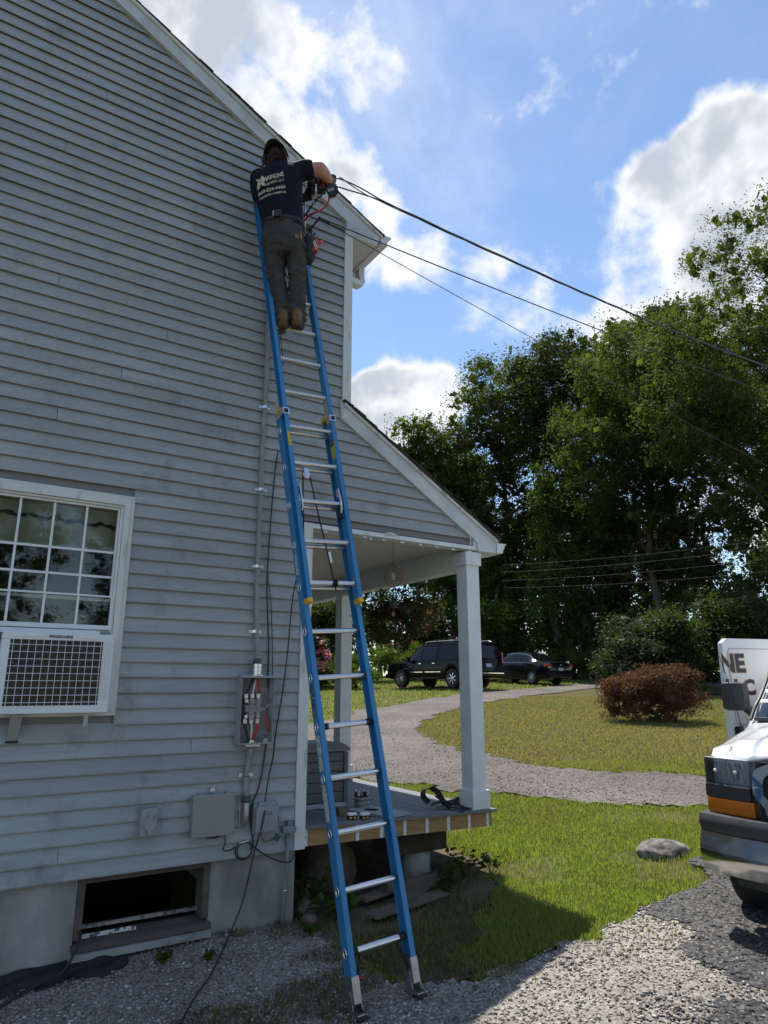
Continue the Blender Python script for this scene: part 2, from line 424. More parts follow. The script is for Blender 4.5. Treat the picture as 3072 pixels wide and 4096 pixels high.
def gravel_mat(name, cols, scale, bump=0.6, speck=0.35):
    m = bpy.data.materials.new(name); m.use_nodes = True
    N, L = m.node_tree.nodes, m.node_tree.links; b = N['Principled BSDF']
    t = N.new('ShaderNodeTexCoord'); v = N.new('ShaderNodeTexVoronoi'); v.inputs['Scale'].default_value = scale
    L.new(t.outputs['Object'], v.inputs['Vector'])
    sp = N.new('ShaderNodeSeparateColor'); L.new(v.outputs['Color'], sp.inputs[0])
    cr = N.new('ShaderNodeValToRGB'); cr.color_ramp.elements.remove(cr.color_ramp.elements[0])
    cr.color_ramp.elements[0].position = 0; cr.color_ramp.elements[0].color = (*cols[0], 1)
    for i, c in enumerate(cols[1:]):
        e = cr.color_ramp.elements.new((i + 1) / (len(cols) - 1)); e.color = (*c, 1)
    L.new(sp.outputs[0], cr.inputs[0])
    n = N.new('ShaderNodeTexNoise'); n.inputs['Scale'].default_value = 0.7; n.inputs['Detail'].default_value = 8; L.new(t.outputs['Object'], n.inputs['Vector'])
    mr = N.new('ShaderNodeMapRange'); mr.inputs['From Min'].default_value = .3; mr.inputs['From Max'].default_value = .7; mr.inputs['To Min'].default_value = 0.75; mr.inputs['To Max'].default_value = 1.2
    L.new(n.outputs['Fac'], mr.inputs['Value'])
    mx = N.new('ShaderNodeMix'); mx.data_type = 'RGBA'; mx.blend_type = 'MULTIPLY'; mx.inputs['Factor'].default_value = 1
    L.new(cr.outputs[0], mx.inputs['A']); L.new(mr.outputs[0], mx.inputs['B']); L.new(mx.outputs['Result'], b.inputs['Base Color'])
    b.inputs['Roughness'].default_value = .9; b.inputs['Specular IOR Level'].default_value = .2
    bp = N.new('ShaderNodeBump'); bp.inputs['Strength'].default_value = bump; bp.inputs['Distance'].default_value = .012; bp.invert = True
    L.new(v.outputs['Distance'], bp.inputs['Height']); L.new(bp.outputs[0], b.inputs['Normal'])
    return m
GRAVEL = gravel_mat('crushed_stone', [(.12, .106, .088), (.235, .212, .182), (.335, .312, .272), (.195, .174, .148), (.41, .385, .345)], 75)
MILL = gravel_mat('asphalt_millings', [(.03, .03, .03), (.055, .054, .053), (.10, .098, .095), (.04, .04, .04), (.16, .155, .15)], 55)
DRIVEM = gravel_mat('drive_gravel', [(.075, .065, .056), (.123, .109, .096), (.16, .146, .132), (.10, .088, .076), (.186, .171, .156)], 34, bump=.35)
yard_t, mill_t = ragged(GRAVEL_YARD, .22, 5), ragged(MILLINGS, .75, 2.3)
dro_t, dri_t = ragged(DRIVE_OUT, .45, 1.7), ragged(DRIVE_IN, .4, 1.7)
drive_t = lambda x, y: dro_t(x, y) & ~dri_t(x, y)
cell_sheet('gravel_yard', lambda x, y: yard_t(x, y) & (y > -6), -6, 7, -6, 0.2, .06, .004, GRAVEL)
cell_sheet('asphalt_millings', mill_t, 1, 9, -5, .6, .06, .010, MILL)
cell_sheet('driveway', drive_t, -14, 34, -8, 20, .16, .006, DRIVEM)
SOIL = mat('bare_soil', (.11, .085, .06), rough=.95, var=.45, vs=3, bump=.6, bs=25, spec=.1)
soil_poly = [(0.0, .0), (.08, -.6), (.2, -1.1), (.5, -1.28), (.95, -.9), (1.25, -.5), (1.75, -.2), (2.0, 0.4), (2.0, 5), (0, 5)]
soil_t = ragged(soil_poly, .35, 4)
cell_sheet('bare_soil', soil_t, -.3, 2.6, -1.6, 5, .06, .0, SOIL)
# ---------------------------------------------------------------- house
house = thing('house', 'two-storey house with grey clapboard siding, white trim and a side porch', 'house')

def siding_mat(name):
    m = bpy.data.materials.new(name); m.use_nodes = True
    N, L = m.node_tree.nodes, m.node_tree.links; b = N['Principled BSDF']
    t = N.new('ShaderNodeTexCoord')
    def noise(scale, stretch, det=6, rough=.6):
        mp = N.new('ShaderNodeMapping'); mp.inputs['Scale'].default_value = stretch; L.new(t.outputs['Object'], mp.inputs['Vector'])
        n = N.new('ShaderNodeTexNoise'); n.inputs['Scale'].default_value = scale; n.inputs['Detail'].default_value = det; n.inputs['Roughness'].default_value = rough
        L.new(mp.outputs[0], n.inputs['Vector']); return n.outputs['Fac']
    def rng_(v, a, b_, lo, hi):
        mr = N.new('ShaderNodeMapRange'); mr.inputs['From Min'].default_value = a; mr.inputs['From Max'].default_value = b_
        mr.inputs['To Min'].default_value = lo; mr.inputs['To Max'].default_value = hi; L.new(v, mr.inputs['Value']); return mr.outputs[0]
    def mix(f, a, c, mode='MIX'):
        mx = N.new('ShaderNodeMix'); mx.data_type = 'RGBA'; mx.blend_type = mode
        for k, v in (('Factor', f), ('A', a), ('B', c)):
            if isinstance(v, (int, float)): mx.inputs[k].default_value = v
            elif isinstance(v, tuple): mx.inputs[k].default_value = (*v, 1)
            else: L.new(v, mx.inputs[k])
        return mx.outputs['Result']
    base = mix(rng_(noise(2.2, (.5, 1, 1), 8), .3, .7, 0, 1), (.298, .318, .328), (.362, .382, .391))
    chalk = rng_(noise(5, (.25, 1, 2.2), 9, .7), .50, .70, 0, .65)        # chalky sun-bleached streaks
    base = mix(chalk, base, (.45, .465, .472))
    grime = rng_(noise(3.3, (1.0, 1, .8), 10, .72), .54, .72, 0, .7)      # mildew
    base = mix(grime, base, (.17, .178, .165))
    pp = N.new('ShaderNodeObjectInfo'); base = mix(1.0, base, rng_(pp.outputs['Random'], 0, 1, .93, 1.07), 'MULTIPLY')
    L.new(base, b.inputs['Base Color']); b.inputs['Roughness'].default_value = .62; b.inputs['Specular IOR Level'].default_value = .3
    g = noise(55, (.06, 1, 1.3), 5, .65)
    bp = N.new('ShaderNodeBump'); bp.inputs['Strength'].default_value = .35; bp.inputs['Distance'].default_value = .004
    L.new(g, bp.inputs['Height']); L.new(bp.outputs[0], b.inputs['Normal'])
    return m
SIDING = siding_mat('grey_vinyl_siding')
EXPO = 0.1016
Z0 = 0.577
def right_end(z):
    if z < 3.03: return -0.012
    if z < 4.06: return min(1.85, .35 + (4.045 - z) / .621)
    if z < 6.10: return .336
    return .325 + (6.112 - z) / .538
LEFT = -7.9
def left_end(z):
    return LEFT if z < 6.1 else max(LEFT, -3.6 - (8.22 - z) / .538)
gable = sub('gable_wall', house)
WIN = (-2.424, -1.358, 1.556, 3.045)     # hole for the window
known = {(-1.86, 6.33), (-2.098, 5.68), (-1.082, 5.426), (-2.021, 4.586), (-1.229, 4.397), (-1.532, 3.965), (-1.924, 3.526), (-.617, 3.746), (-.824, 1.323), (-1.61, .682)}
def plank(z, xl, xr, zt_l, zt_r, xl_t=None, xr_t=None):
    """one siding course piece: outer face leans out at the butt; ends may be cut to the rake"""
    xlt = xl if xl_t is None else xl_t; xrt = xr if xr_t is None else xr_t
    yo, yi, yt = -.0215, .004, -.0015
    zt = z + EXPO + .012
    g = .0016; z += prng.uniform(-.0014, .0014); yo += prng.uniform(-.0015, .001)
    prof = [(yo, z), (yo + .003, z), (yo + .006, z + .032), (.004, z + .034), (.004, zt), (yt, zt), (yo - .0012, z + .010)]
    fx = lambda zz, e0, e1: e0 + (e1 - e0) * (zz - z) / (zt - z)
    L_ = [(fx(zz, xl, xlt) + g, y_, zz) for y_, zz in prof]; R_ = [(fx(zz, xr, xrt) - g, y_, zz) for y_, zz in prof]; n_ = len(prof)
    mb = MB(); mb.add(L_ + R_, [tuple(range(n_)), tuple(reversed(range(n_, 2 * n_)))] + [(i, i + n_, (i + 1) % n_ + n_, (i + 1) % n_) for i in range(n_)])
    return mb.build('siding_plank', SIDING, gable)
row = 0
z = Z0
prng = random.Random(3)
while z < 8.2:
    zt = z + EXPO + .012
    xr, xl = right_end(z + .002), left_end(z)
    xrt = min(xr, right_end(zt)) if z > 3.0 else xr
    if z < 3.03 < zt: xrt = xr
    xlt = max(xl, left_end(zt))
    if xrt - xlt < .05: break
    cuts = [x for x, zz in known if z - .02 < zz < z + EXPO - .02]
    base_cuts = []
    c = cuts[0] if cuts else None
    if c is None:
        c = -2.75 - prng.random() * 1.2 if z < 6.4 else None
    if c is not None:
        base_cuts.append(c)
        k = c - 3.66
        while k > xl + .3: base_cuts.append(k); k -= 3.66
    edges = sorted([e for e in base_cuts if xl + .1 < e < xr - .1])
    segs = []; a = xl
    for e in edges + [xr]: segs.append((a, e)); a = e
    if z + EXPO > WIN[2] and z < WIN[3]:
        out = []
        for a, b in segs:
            if b <= WIN[0] or a >= WIN[1]: out.append((a, b))
            else:
                if a < WIN[0]: out.append((a, WIN[0]))
                if b > WIN[1]: out.append((WIN[1], b))
        segs = out
    for a, b in segs:
        if b - a < .02: continue
        plank(z, a, b, zt, zt, xlt if a == xl else None, xrt if b == xr else None)
    z += EXPO; row += 1

# wall behind the siding, and the body of the house
WALLCORE = mat('sheathing', (.22, .23, .24), rough=.9)
mb = MB()
prof = [(LEFT, .45), (-.0, .45), (-.0, 3.03), (.30, 3.03), (.30, 6.12), (-3.6, 8.22), (LEFT, 5.93)]
def ringpts(y): return [(x, y, zz) for x, zz in prof]
# front sheet has the window hole: build as strips
def strip(x0, x1, z0, z1, y0=.006, y1=.10): mb.box(x0, x1, y0, y1, z0, z1)
strip(LEFT, WIN[0], .59, 6.0); strip(WIN[1], -.002, .59, 3.0); strip(WIN[0], WIN[1], .60, WIN[2]); strip(WIN[0], WIN[1], WIN[3], 6.0)
strip(WIN[1], -.002, 3.0, 6.0); strip(-.002, .33, 3.07, 6.0)
mb.prism([(-7.9, 6.0), (.33, 6.0), (.33, 6.1), (-3.6, 8.18), (-7.9, 5.9)], lambda a, b, t: (a, t, b), (.006, .10))
mb.prism([(.33, 3.06), (1.84, 3.06), (1.84, 3.10), (.345, 4.03)], lambda a, b, t: (a, t, b), (.006, .10))
mb.build('wall_sheathing', WALLCORE, gable)
mb = MB(); mb.box(-.10, -.002, .102, 8.2, .45, 3.0); mb.box(.25, .43, .102, 8.2, 4.0, 6.0); mb.box(-.002, .43, .102, 8.2, 3.75, 4.0); mb.box(LEFT, .43, 8.2, 8.3, .45, 6.0); mb.box(LEFT - .1, LEFT, 0.1, 8.3, .45, 5.9)
mb.build('side_wall', mat('grey_side_wall', (.27, .30, .33), rough=.7, var=.1), house)
# room behind the window
mb = MB(); mb.box(-2.9, -1.0, .9, .95, 1.0, 3.3); mb.box(-2.9, -2.85, .1, .9, 1.0, 3.3); mb.box(-1.05, -1.0, .1, .9, 1.0, 3.3); mb.box(-2.9, -1.0, .1, .95, 3.3, 3.35); mb.box(-2.9, -1.0, .1, .95, .95, 1.0)
mb.build('room_shell', mat('dim_room', (.10, .10, .09), rough=.9), house)

# foundation
CONC = mat('weathered_concrete', (.36, .36, .345), rough=.88, var=.25, vs=2.2, col2=(.15, .155, .14), contrast=(.30, .62), bump=.35, bs=26, detail=10, stretch=(1, 1, .55))
BX0, BX1, BZ0, BZ1 = -1.47, -.622, .165, .573
mb = MB()
mb.box(LEFT, BX0, .02, .28, -.5, .60); mb.box(BX1, .018, .02, .28, -.5, .60); mb.box(BX0, BX1, .02, .28, -.5, BZ0)
mb.box(LEFT, .018, .28, 8.3, -.6, -.45); mb.box(-.24, .018, .28, 8.3, -.5, .58)
mb.build('foundation', CONC, house)
# basement window: old wood frame round a dark hole
OLDWOOD = mat('rotting_wood', (.11, .09, .075), rough=.9, var=.4, vs=9, bump=.4, bs=30, stretch=(.3, 1, 1))
OLDGREY = mat('grey_flaking_paint', (.30, .295, .28), rough=.85, var=.6, vs=22, col2=(.07, .06, .05), contrast=(.4, .55), bump=.3)
bw = sub('basement_window', house)
mb = MB(); mb.box(BX0 + .002, BX1 - .002, .008, .14, BZ1 - .032, BZ1 - .001); mb.build('lintel', OLDWOOD, bw)
mb = MB(); mb.box(BX0 + .002, BX0 + .045, .010, .14, BZ0 + .06, BZ1 - .033); mb.build('jamb', OLDWOOD, bw)
mb = MB(); mb.box(BX1 - .045, BX1 - .002, .010, .14, BZ0 + .06, BZ1 - .033); mb.build('jamb', OLDWOOD, bw)
mb = MB(); mb.prism([(-.03, BZ0 + .005), (.14, BZ0 + .045), (.14, BZ0 + .058), (-.03, BZ0 + .032)], lambda a, b, t: (t, a, b), (BX0 - .01, BX1 + .01)); mb.build('sill', OLDWOOD, bw)
mb = MB(); mb.prism([(-.045, BZ0 - .045), (.02, BZ0 - .03), (.02, BZ0 + .003), (-.045, BZ0 - .01)], lambda a, b, t: (t, a, b), (BX0 - .02, BX1 + .01)); mb.build('sill_board', CONC, bw)
mb = MB(); mb.box(BX0 + .05, BX1 - .05, .10, .125, BZ0 + .088, BZ0 + .108, M=Matrix.Rotation(rad(0.3), 4, 'Y')); mb.build('sash_rail', OLDGREY, bw)
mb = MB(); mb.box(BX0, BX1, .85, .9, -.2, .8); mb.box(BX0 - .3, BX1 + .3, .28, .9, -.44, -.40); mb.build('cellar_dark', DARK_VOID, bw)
SIGNSTRIP = mat('printed_strip', (.62, .63, .62), rough=.6, var=.9, vs=26, col2=(.06, .10, .09), contrast=(.46, .5), stretch=(1, 1, .6))
mb = MB(); mb.box(-1.42, -1.08, .060, .064, BZ0 + .052, BZ0 + .076, M=None); mb.build('printed_strip', SIGNSTRIP, bw)

# trim: corner boards, rakes, eave returns
mb = MB(); mb.bbox(-.010, .076, -.028, .02, .575, 3.047, .003); mb.build('corner_board', WHITE_DIRTY, house)
mb = MB(); mb.bbox(.332, .420, -.026, .11, 4.14, 6.0, .003); mb.build('corner_board', WHITE_DIRTY, house)
RAKE = mat('rake_board_paint', (.60, .63, .64), rough=.55, var=.2, vs=3.5, col2=(.44, .46, .46), contrast=(.32, .6), detail=9, bump=.05)
def rk(x): return 6.067 - .538 * (x - .30)
def S_(x): return 6.483 - .521 * (x + .104)
mb = MB(); mb.prism([(.336, rk(.336)), (.336, 5.935), (.684, 5.922), (.720, S_(.72) - .045), (-3.6, S_(-3.6) - .045), (-3.6, rk(-3.6))], lambda a, b, t: (a, t, b), (-.045, .04))
mb.build('rake_board', RAKE, house)
mb = MB(); mb.prism([(-3.602, rk(-3.6)), (-3.602, S_(-3.6) - .045), (-7.95, 6.02), (-7.95, 5.83)], lambda a, b, t: (a, t, b), (-.045, .04)); mb.build('rake_board', RAKE, house)
mb = MB(); mb.prism([(.334, 5.917), (.334, 5.937), (.687, 5.924), (.684, 5.907)], lambda a, b, t: (a, t, b), (-.040, .02)); mb.build('return_cap', WHITE_DIRTY, house)
# drip edge and shingles
SHINGLE = mat('asphalt_shingle', (.045, .043, .042), rough=.95, var=.35, vs=30, bump=.6, bs=120)
mb = MB(); mb.prism([(.735, S_(.735) - .044), (.735, S_(.735) - .010), (-3.6, S_(-3.6) - .010), (-3.6, S_(-3.6) - .044)], lambda a, b, t: (a, t, b), (-.062, 0.0)); mb.build('drip_edge', WHITE_DIRTY, house)
mb = MB(); srng = random.Random(5)
def roofpt(s_): return (.755 - s_ * .887, S_(.755) - .014 + s_ * .887 * .521)
L_ = 4.355 / .887; k = 0.0; i = 0
while k < L_ - .02:
    k2 = min(L_, k + .145); o = srng.uniform(-.006, .006); yo = -.078 + srng.uniform(-.008, .008)
    a, b_ = roofpt(k), roofpt(k2)
    mb.add([(a[0], yo, a[1] + .004), (a[0], yo, a[1] + .016), (b_[0], yo, b_[1] + .004), (b_[0], yo, b_[1] + .010), (a[0], 8.4, a[1] + .004), (a[0], 8.4, a[1] + .016), (b_[0], 8.4, b_[1] + .004), (b_[0], 8.4, b_[1] + .012)],
           [(0, 1, 3, 2), (4, 6, 7, 5), (0, 4, 5, 1), (1, 5, 7, 3), (0, 2, 6, 4), (2, 3, 7, 6)]); k = k2
mb.box(-7.99, -3.62, -.06, 8.4, 6.0, 6.02, M=Matrix.Translation((-3.6, 0, 8.31)) @ Matrix.Rotation(rad(-28.1), 4, 'Y') @ Matrix.Translation((3.6, 0, -6.0)))
mb.build('roof', SHINGLE, house)
# eave: soffit with perforations, fascia, gutter, downspout
def perf_mat():
    m = mat('perforated_soffit', (.62, .62, .58), rough=.6); N, L = m.node_tree.nodes, m.node_tree.links; b = N['Principled BSDF']
    t = N.new('ShaderNodeTexCoord'); v = N.new('ShaderNodeTexVoronoi'); v.inputs['Scale'].default_value = 95; v.inputs['Randomness'].default_value = 0
    mp = N.new('ShaderNodeMapping'); mp.inputs['Scale'].default_value = (.6, 1, 1); L.new(t.outputs['Object'], mp.inputs['Vector']); L.new(mp.outputs[0], v.inputs['Vector'])
    mr = N.new('ShaderNodeMapRange'); mr.inputs['From Min'].default_value = .26; mr.inputs['From Max'].default_value = .3; L.new(v.outputs['Distance'], mr.inputs['Value'])
    mx = N.new('ShaderNodeMix'); mx.data_type = 'RGBA'; mx.inputs['A'].default_value = (.03, .03, .03, 1); mx.inputs['B'].default_value = (.62, .62, .58, 1); L.new(mr.outputs[0], mx.inputs['Factor'])
    L.new(mx.outputs['Result'], b.inputs['Base Color']); return m
eave = sub('eave', house)
PERF = perf_mat()
for k in range(12):
    y0 = .002 + k * .68
    mb = MB(); mb.box(.43, .69, y0, y0 + .30, 5.912, 5.922); mb.build('soffit_panel', PERF, eave)
    mb = MB(); mb.box(.43, .69, y0 + .301, y0 + .678, 5.915, 5.925); mb.build('soffit_panel', WHITE, eave)
mb = MB(); mb.box(.692, .716, .042, 8.3, 5.90, 6.03); mb.build('fascia', WHITE_DIRTY, eave)
gut = [(.752, 5.985), (.752, 6.112), (.757, 6.112), (.757, 5.992), (.828, 5.992), (.835, 6.03), (.852, 6.055), (.858, 6.10), (.872, 6.104), (.872, 6.116), (.860, 6.118), (.846, 6.062), (.829, 6.036), (.823, 5.985)]
mb = MB(); mb.prism([(.722, 5.94), (.793, 5.94), (.799, 5.985), (.818, 6.012), (.826, 6.044), (.842, 6.044), (.842, 6.057), (.722, 6.052)], lambda a, b, t: (a, t, b), (-.05, 8.3)); mb.build('gutter', WHITE, eave)
mb = MB()
pth = [(.76, .42, 5.95), (.76, .42, 5.83), (.755, .40, 5.76), (.72, .38, 5.72), (.66, .36, 5.71), (.50, .33, 5.70), (.475, .33, 5.68), (.465, .33, 5.60), (.465, .33, 4.2)]
def rect_tube(mb, pth, a, b):
    rings = []
    for i, p in enumerate(pth):
        p = Vector(p); t = (Vector(pth[min(i + 1, len(pth) - 1)]) - Vector(pth[max(i - 1, 0)])).normalized()
        u = Vector((0, 1, 0)); w = t.cross(u).normalized(); u = w.cross(t)
        rings.append([p + u * a + w * b, p - u * a + w * b, p - u * a - w * b, p + u * a - w * b])
    mb.loft(rings)
rect_tube(mb, pth, .042, .032); mb.build('downspout', WHITE, eave)

# ---------------------------------------------------------------- window
win = sub('window', house)
def frame_rect(name, x0, x1, z0, z1, wl, wr, wb, wt, y0, y1, m, parent, bev=.002):
    mb = MB()
    mb.bbox(x0, x0 + wl, y0, y1, z0, z1, bev); mb.bbox(x1 - wr, x1, y0, y1, z0, z1, bev)
    mb.bbox(x0 + wl, x1 - wr, y0, y1, z0, z0 + wb, bev); mb.bbox(x0 + wl, x1 - wr, y0, y1, z1 - wt, z1, bev)
    return mb.build(name, m, parent)
frame_rect('outer_casing', -2.42, -1.354, 1.55, 3.052, .028, .028, .03, .018, -.034, .05, mat('casing_cream', (.66, .66, .62), rough=.5, var=.1), win)
frame_rect('brickmould', -2.391, -1.383, 1.581, 3.033, .040, .040, .03, .055, -.046, .05, WHITE_DIRTY, win)
frame_rect('jamb_liner', -2.350, -1.424, 1.612, 2.977, .018, .018, .02, .014, -.028, .07, WHITE_VINYL, win)
us = frame_rect('upper_sash', -2.331, -1.443, 2.296, 2.962, .014, .014, .022, .016, -.010, .03, WHITE_VINYL, win)
ls = frame_rect('lower_sash', -2.331, -1.437, 2.104, 2.335, .014, .016, .030, .012, -.034, -.012, WHITE_VINYL, win)
PANE = clear_glass('window_glass', refl=1.35, tint=(.88, .92, .9))
xs = [-2.316, -2.067 - .006, -1.862 - .004, -1.659 - .002, -1.458]
xs = [-2.317, -2.070, -1.864, -1.660, -1.457]
zs_u = [2.319, 2.465, 2.638, 2.945]
for i in range(4):
    for j in range(3):
        mb = MB(); mb.box(xs[i] + .006, xs[i + 1] - .006, .008, .012, zs_u[j] + .006, zs_u[j + 1] - .006); mb.build('pane', PANE, us)
    mb = MB(); mb.box(xs[i] + .006, xs[i + 1] - .006, -.024, -.020, 2.136, 2.322); mb.build('pane', PANE, ls)
for i in (1, 2, 3):
    mb = MB(); mb.box(xs[i] - .0075, xs[i] + .0075, -.002, .018, 2.319, 2.945); mb.build('muntin', WHITE_VINYL, us)
    mb = MB(); mb.box(xs[i] - .0075, xs[i] + .0075, -.031, -.015, 2.135, 2.322); mb.build('muntin', WHITE_VINYL, ls)
for zz in zs_u[1:3]:
    mb = MB(); mb.box(-2.316, -1.458, -.0045, .0155, zz - .0075, zz + .0075); mb.build('muntin', WHITE_VINYL, us)
# blind behind the upper panes
BLIND = mat('blind_fabric', (.80, .80, .74), rough=.8)
mb = MB()
for k in range(22):
    zz = 2.96 - k * .0135
    dz = .006 * math.sin(k * 1.7)
    for q in range(12):
        a0, a1 = -2.33 + q * .075, -2.33 + (q + 1) * .075
        mb.add([(a0, .075, zz), (a1, .075, zz), (a1, .088, zz - .012), (a0, .088, zz - .012)], [(0, 1, 2, 3)])
mb.box(-2.33, -1.44, .07, .095, 2.655, 2.672)
mb.build('blind', BLIND, win)
mb = MB(); pts = []
for q in range(30):
    x = -2.33 + q * .031; pts.append((x, .066, 2.855 - .02 * (x + 2.33) + .010 * math.sin(q * 1.3) + .006 * math.sin(q * 3.1)))
mb.tube(pts, [.012 + .004 * math.sin(i * 2.1) for i in range(30)], 6); mb.build('curtain_edge', mat('dark_cloth', (.06, .055, .045), rough=.9), win)

# ---------------------------------------------------------------- porch
def dz(x): return .735 - .024 * (x - .07)
porch = sub('porch', house)
CEIL = mat('porch_ceiling_paint', (.60, .60, .55), rough=.6, var=.06, vs=4)
for k in range(58):
    y0 = .105 + k * .085
    mb = MB(); mb.box(.0, 1.72, y0, y0 + .079, 3.050, 3.064); mb.build('ceiling_board', CEIL, porch)
mb = MB(); mb.box(0, 2.1, .03, 5.1, 3.066, 3.08); mb.build('ceiling_backer', WALLCORE, porch)
mb = MB(); mb.box(.078, 1.87, -.022, .10, 3.008, 3.046); mb.build('end_trim', WHITE, porch)
mb = MB(); mb.box(1.725, 1.862, .15, 5.0, 2.83, 3.062); mb.build('beam', WHITE, porch)
for k in range(11):
    y0 = .06 + k * .45
    mb = MB(); mb.box(1.868, 2.07, y0, y0 + .444, 3.006, 3.016); mb.build('soffit_board', WHITE, porch)
mb = MB(); mb.box(1.80, 1.868, -.024, .03, 3.046, 3.20); mb.build('end_post', WHITE, porch)
def pk(x): return 4.02 - .621 * (x - .326)
mb = MB(); mb.prism([(.322, pk(.322)), (1.826, 3.089), (1.845, 3.0), (2.070, 3.0), (2.074, 3.104), (.345, 4.146), (.322, 4.10)], lambda a, b, t: (a, t, b), (-.042, .05)); mb.build('porch_rake_board', RAKE, porch)
mb = MB(); mb.box(.318, .343, -.03, .02, 4.03, 4.20); mb.build('flashing', WHITE, porch)
mb = MB(); mb.prism([(.345, 4.147), (2.085, 3.099), (2.085, 3.130), (.345, 4.178)], lambda a, b, t: (a, t, b), (-.060, 0.0)); mb.build('porch_drip_edge', WHITE_DIRTY, porch)
mb = MB(); kk = 0.0
Lp = math.hypot(1.775, 1.07); ux, uz = -1.775 / Lp, 1.07 / Lp
while kk < Lp - .02:
    k2 = min(Lp, kk + .14); yo = -.078 + srng.uniform(-.012, .012)
    a = (2.105 + ux * kk, 3.122 + uz * kk); b_ = (2.105 + ux * k2, 3.122 + uz * k2); e = srng.uniform(0, .008)
    mb.add([(a[0], yo, a[1]), (a[0], yo, a[1] + .018 + e), (b_[0], yo, b_[1]), (b_[0], yo, b_[1] + .010), (a[0], 5.2, a[1]), (a[0], 5.2, a[1] + .018), (b_[0], 5.2, b_[1]), (b_[0], 5.2, b_[1] + .010)],
           [(0, 1, 3, 2), (4, 6, 7, 5), (0, 4, 5, 1), (1, 5, 7, 3), (0, 2, 6, 4), (2, 3, 7, 6)]); kk = k2
mb.build('porch_roof', SHINGLE, porch)
mb = MB(); mb.prism([(2.076, 3.005), (2.148, 3.005), (2.155, 3.04), (2.172, 3.06), (2.18, 3.09), (2.195, 3.092), (2.195, 3.104), (2.076, 3.10)], lambda a, b, t: (a, t, b), (-.05, 5.1)); mb.build('porch_gutter', WHITE, porch)
def column(y):
    c = sub('porch_column', porch)
    zb = dz(1.8)
    mb = MB(); mb.bbox(1.722, 1.874, y, y + .152, zb, 3.0, .004); mb.build('shaft', WHITE, c)
    mb = MB(); mb.bbox(1.704, 1.892, y - .018, y + .17, 2.862, 2.985, .003); mb.build('capital', WHITE, c)
    mb = MB(); mb.bbox(1.702, 1.897, y - .021, y + .173, zb + .001, zb + .155, .003); mb.build('base', WHITE, c)
column(.0); column(2.40); column(4.8)
# deck boards
DECK = mat('grey_deck_board', (.155, .165, .175), rough=.6, var=.16, vs=6, bump=.2, bs=30, stretch=(3, .25, 1))
deck = sub('porch_deck', porch)
def sloped(mb, x0, x1, y0, y1, t=.025, drop=0.0):
    a, b = dz(x0) - drop, dz(x1) - drop
    mb.add([(x0, y0, a - t), (x1, y0, b - t), (x0, y1, a - t), (x1, y1, b - t), (x0, y0, a), (x1, y0, b), (x0, y1, a), (x1, y1, b)],
           [(0, 2, 3, 1), (4, 5, 7, 6), (0, 1, 5, 4), (2, 6, 7, 3), (0, 4, 6, 2), (1, 3, 7, 5)])
for k in range(12):
    x0 = .08 + k * .1455
    mb = MB(); sloped(mb, x0, x0 + .140, .115, 4.95); mb.build('deck_board', DECK, deck)
mb = MB(); sloped(mb, .08 + 12 * .1455, 1.955, .115, 4.95, .025); mb.build('deck_board', DECK, deck)
mb = MB(); sloped(mb, .078, 1.957, -.035, .11); mb.build('edge_board', DECK, deck)
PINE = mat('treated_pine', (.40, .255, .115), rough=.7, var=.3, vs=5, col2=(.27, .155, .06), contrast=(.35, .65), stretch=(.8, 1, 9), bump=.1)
mb = MB()
mb.add([(.095, 0, dz(.095) - .026), (1.925, 0, dz(1.925) - .026), (1.925, 0, .548), (.095, 0, .586), (.095, .04, dz(.095) - .026), (1.925, .04, dz(1.925) - .026), (1.925, .04, .548), (.095, .04, .586)],
       [(0, 1, 2, 3), (7, 6, 5, 4), (0, 4, 5, 1), (3, 2, 6, 7), (0, 3, 7, 4), (1, 5, 6, 2)])
mb.build('rim_joist', PINE, deck)
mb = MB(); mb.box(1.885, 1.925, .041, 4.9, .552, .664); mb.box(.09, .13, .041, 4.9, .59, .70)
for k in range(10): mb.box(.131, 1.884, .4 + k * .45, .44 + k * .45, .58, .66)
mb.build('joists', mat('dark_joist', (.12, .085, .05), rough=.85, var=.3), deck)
for k, x in enumerate([.092, .318, .541, .764, .989, 1.212, 1.437, 1.663, 1.871]):
    mb = MB(); top = dz(x) - .030; bot = .588 - .020 * (x - .09)
    mb.add([(x - .014, -.006, top), (x + .014, -.006, top), (x + .014, -.006, bot), (x - .014, -.006, bot), (x - .014, -.0005, top), (x + .014, -.0005, top), (x + .014, -.0005, bot), (x - .014, -.0005, bot)],
           [(0, 1, 2, 3), (0, 4, 5, 1), (3, 2, 6, 7), (0, 3, 7, 4), (1, 5, 6, 2)])
    st = mb.build('furring_strip', WHITE, deck)
    mb = MB(); zz = (top + bot) / 2; mb.lathe([(.004, 0), (.004, .002)], 8, Matrix.Translation((x, -.006, zz)) @ Matrix.Rotation(rad(90), 4, 'X')); mb.build('screw', BLACK, deck)
TIMBER = mat('creosote_timber', (.055, .04, .03), rough=.9, var=.4, vs=8, bump=.4, stretch=(1, 1, .3))
mb = MB(); mb.bbox(.95, 1.56, .18, .44, .37, .545, .02); mb.build('beam_block', TIMBER, deck)
mb = MB(); mb.lathe([(.118, -.4), (.12, .32), (.11, .375)], 24, Matrix.Translation((1.335, .33, 0))); mb.build('pier', CONC, deck, smooth=False, auto=40)
mb = MB(); mb.bbox(.95, 1.56, 3.0, 3.26, .37, .545, .02); mb.lathe([(.118, -.4), (.12, .32), (.11, .37)], 20, Matrix.Translation((1.335, 3.13, 0))); mb.build('rear_pier', CONC, deck)
# ---------------------------------------------------------------- things on the gable wall
def gz(x, y): return float(ground_z(x, y))
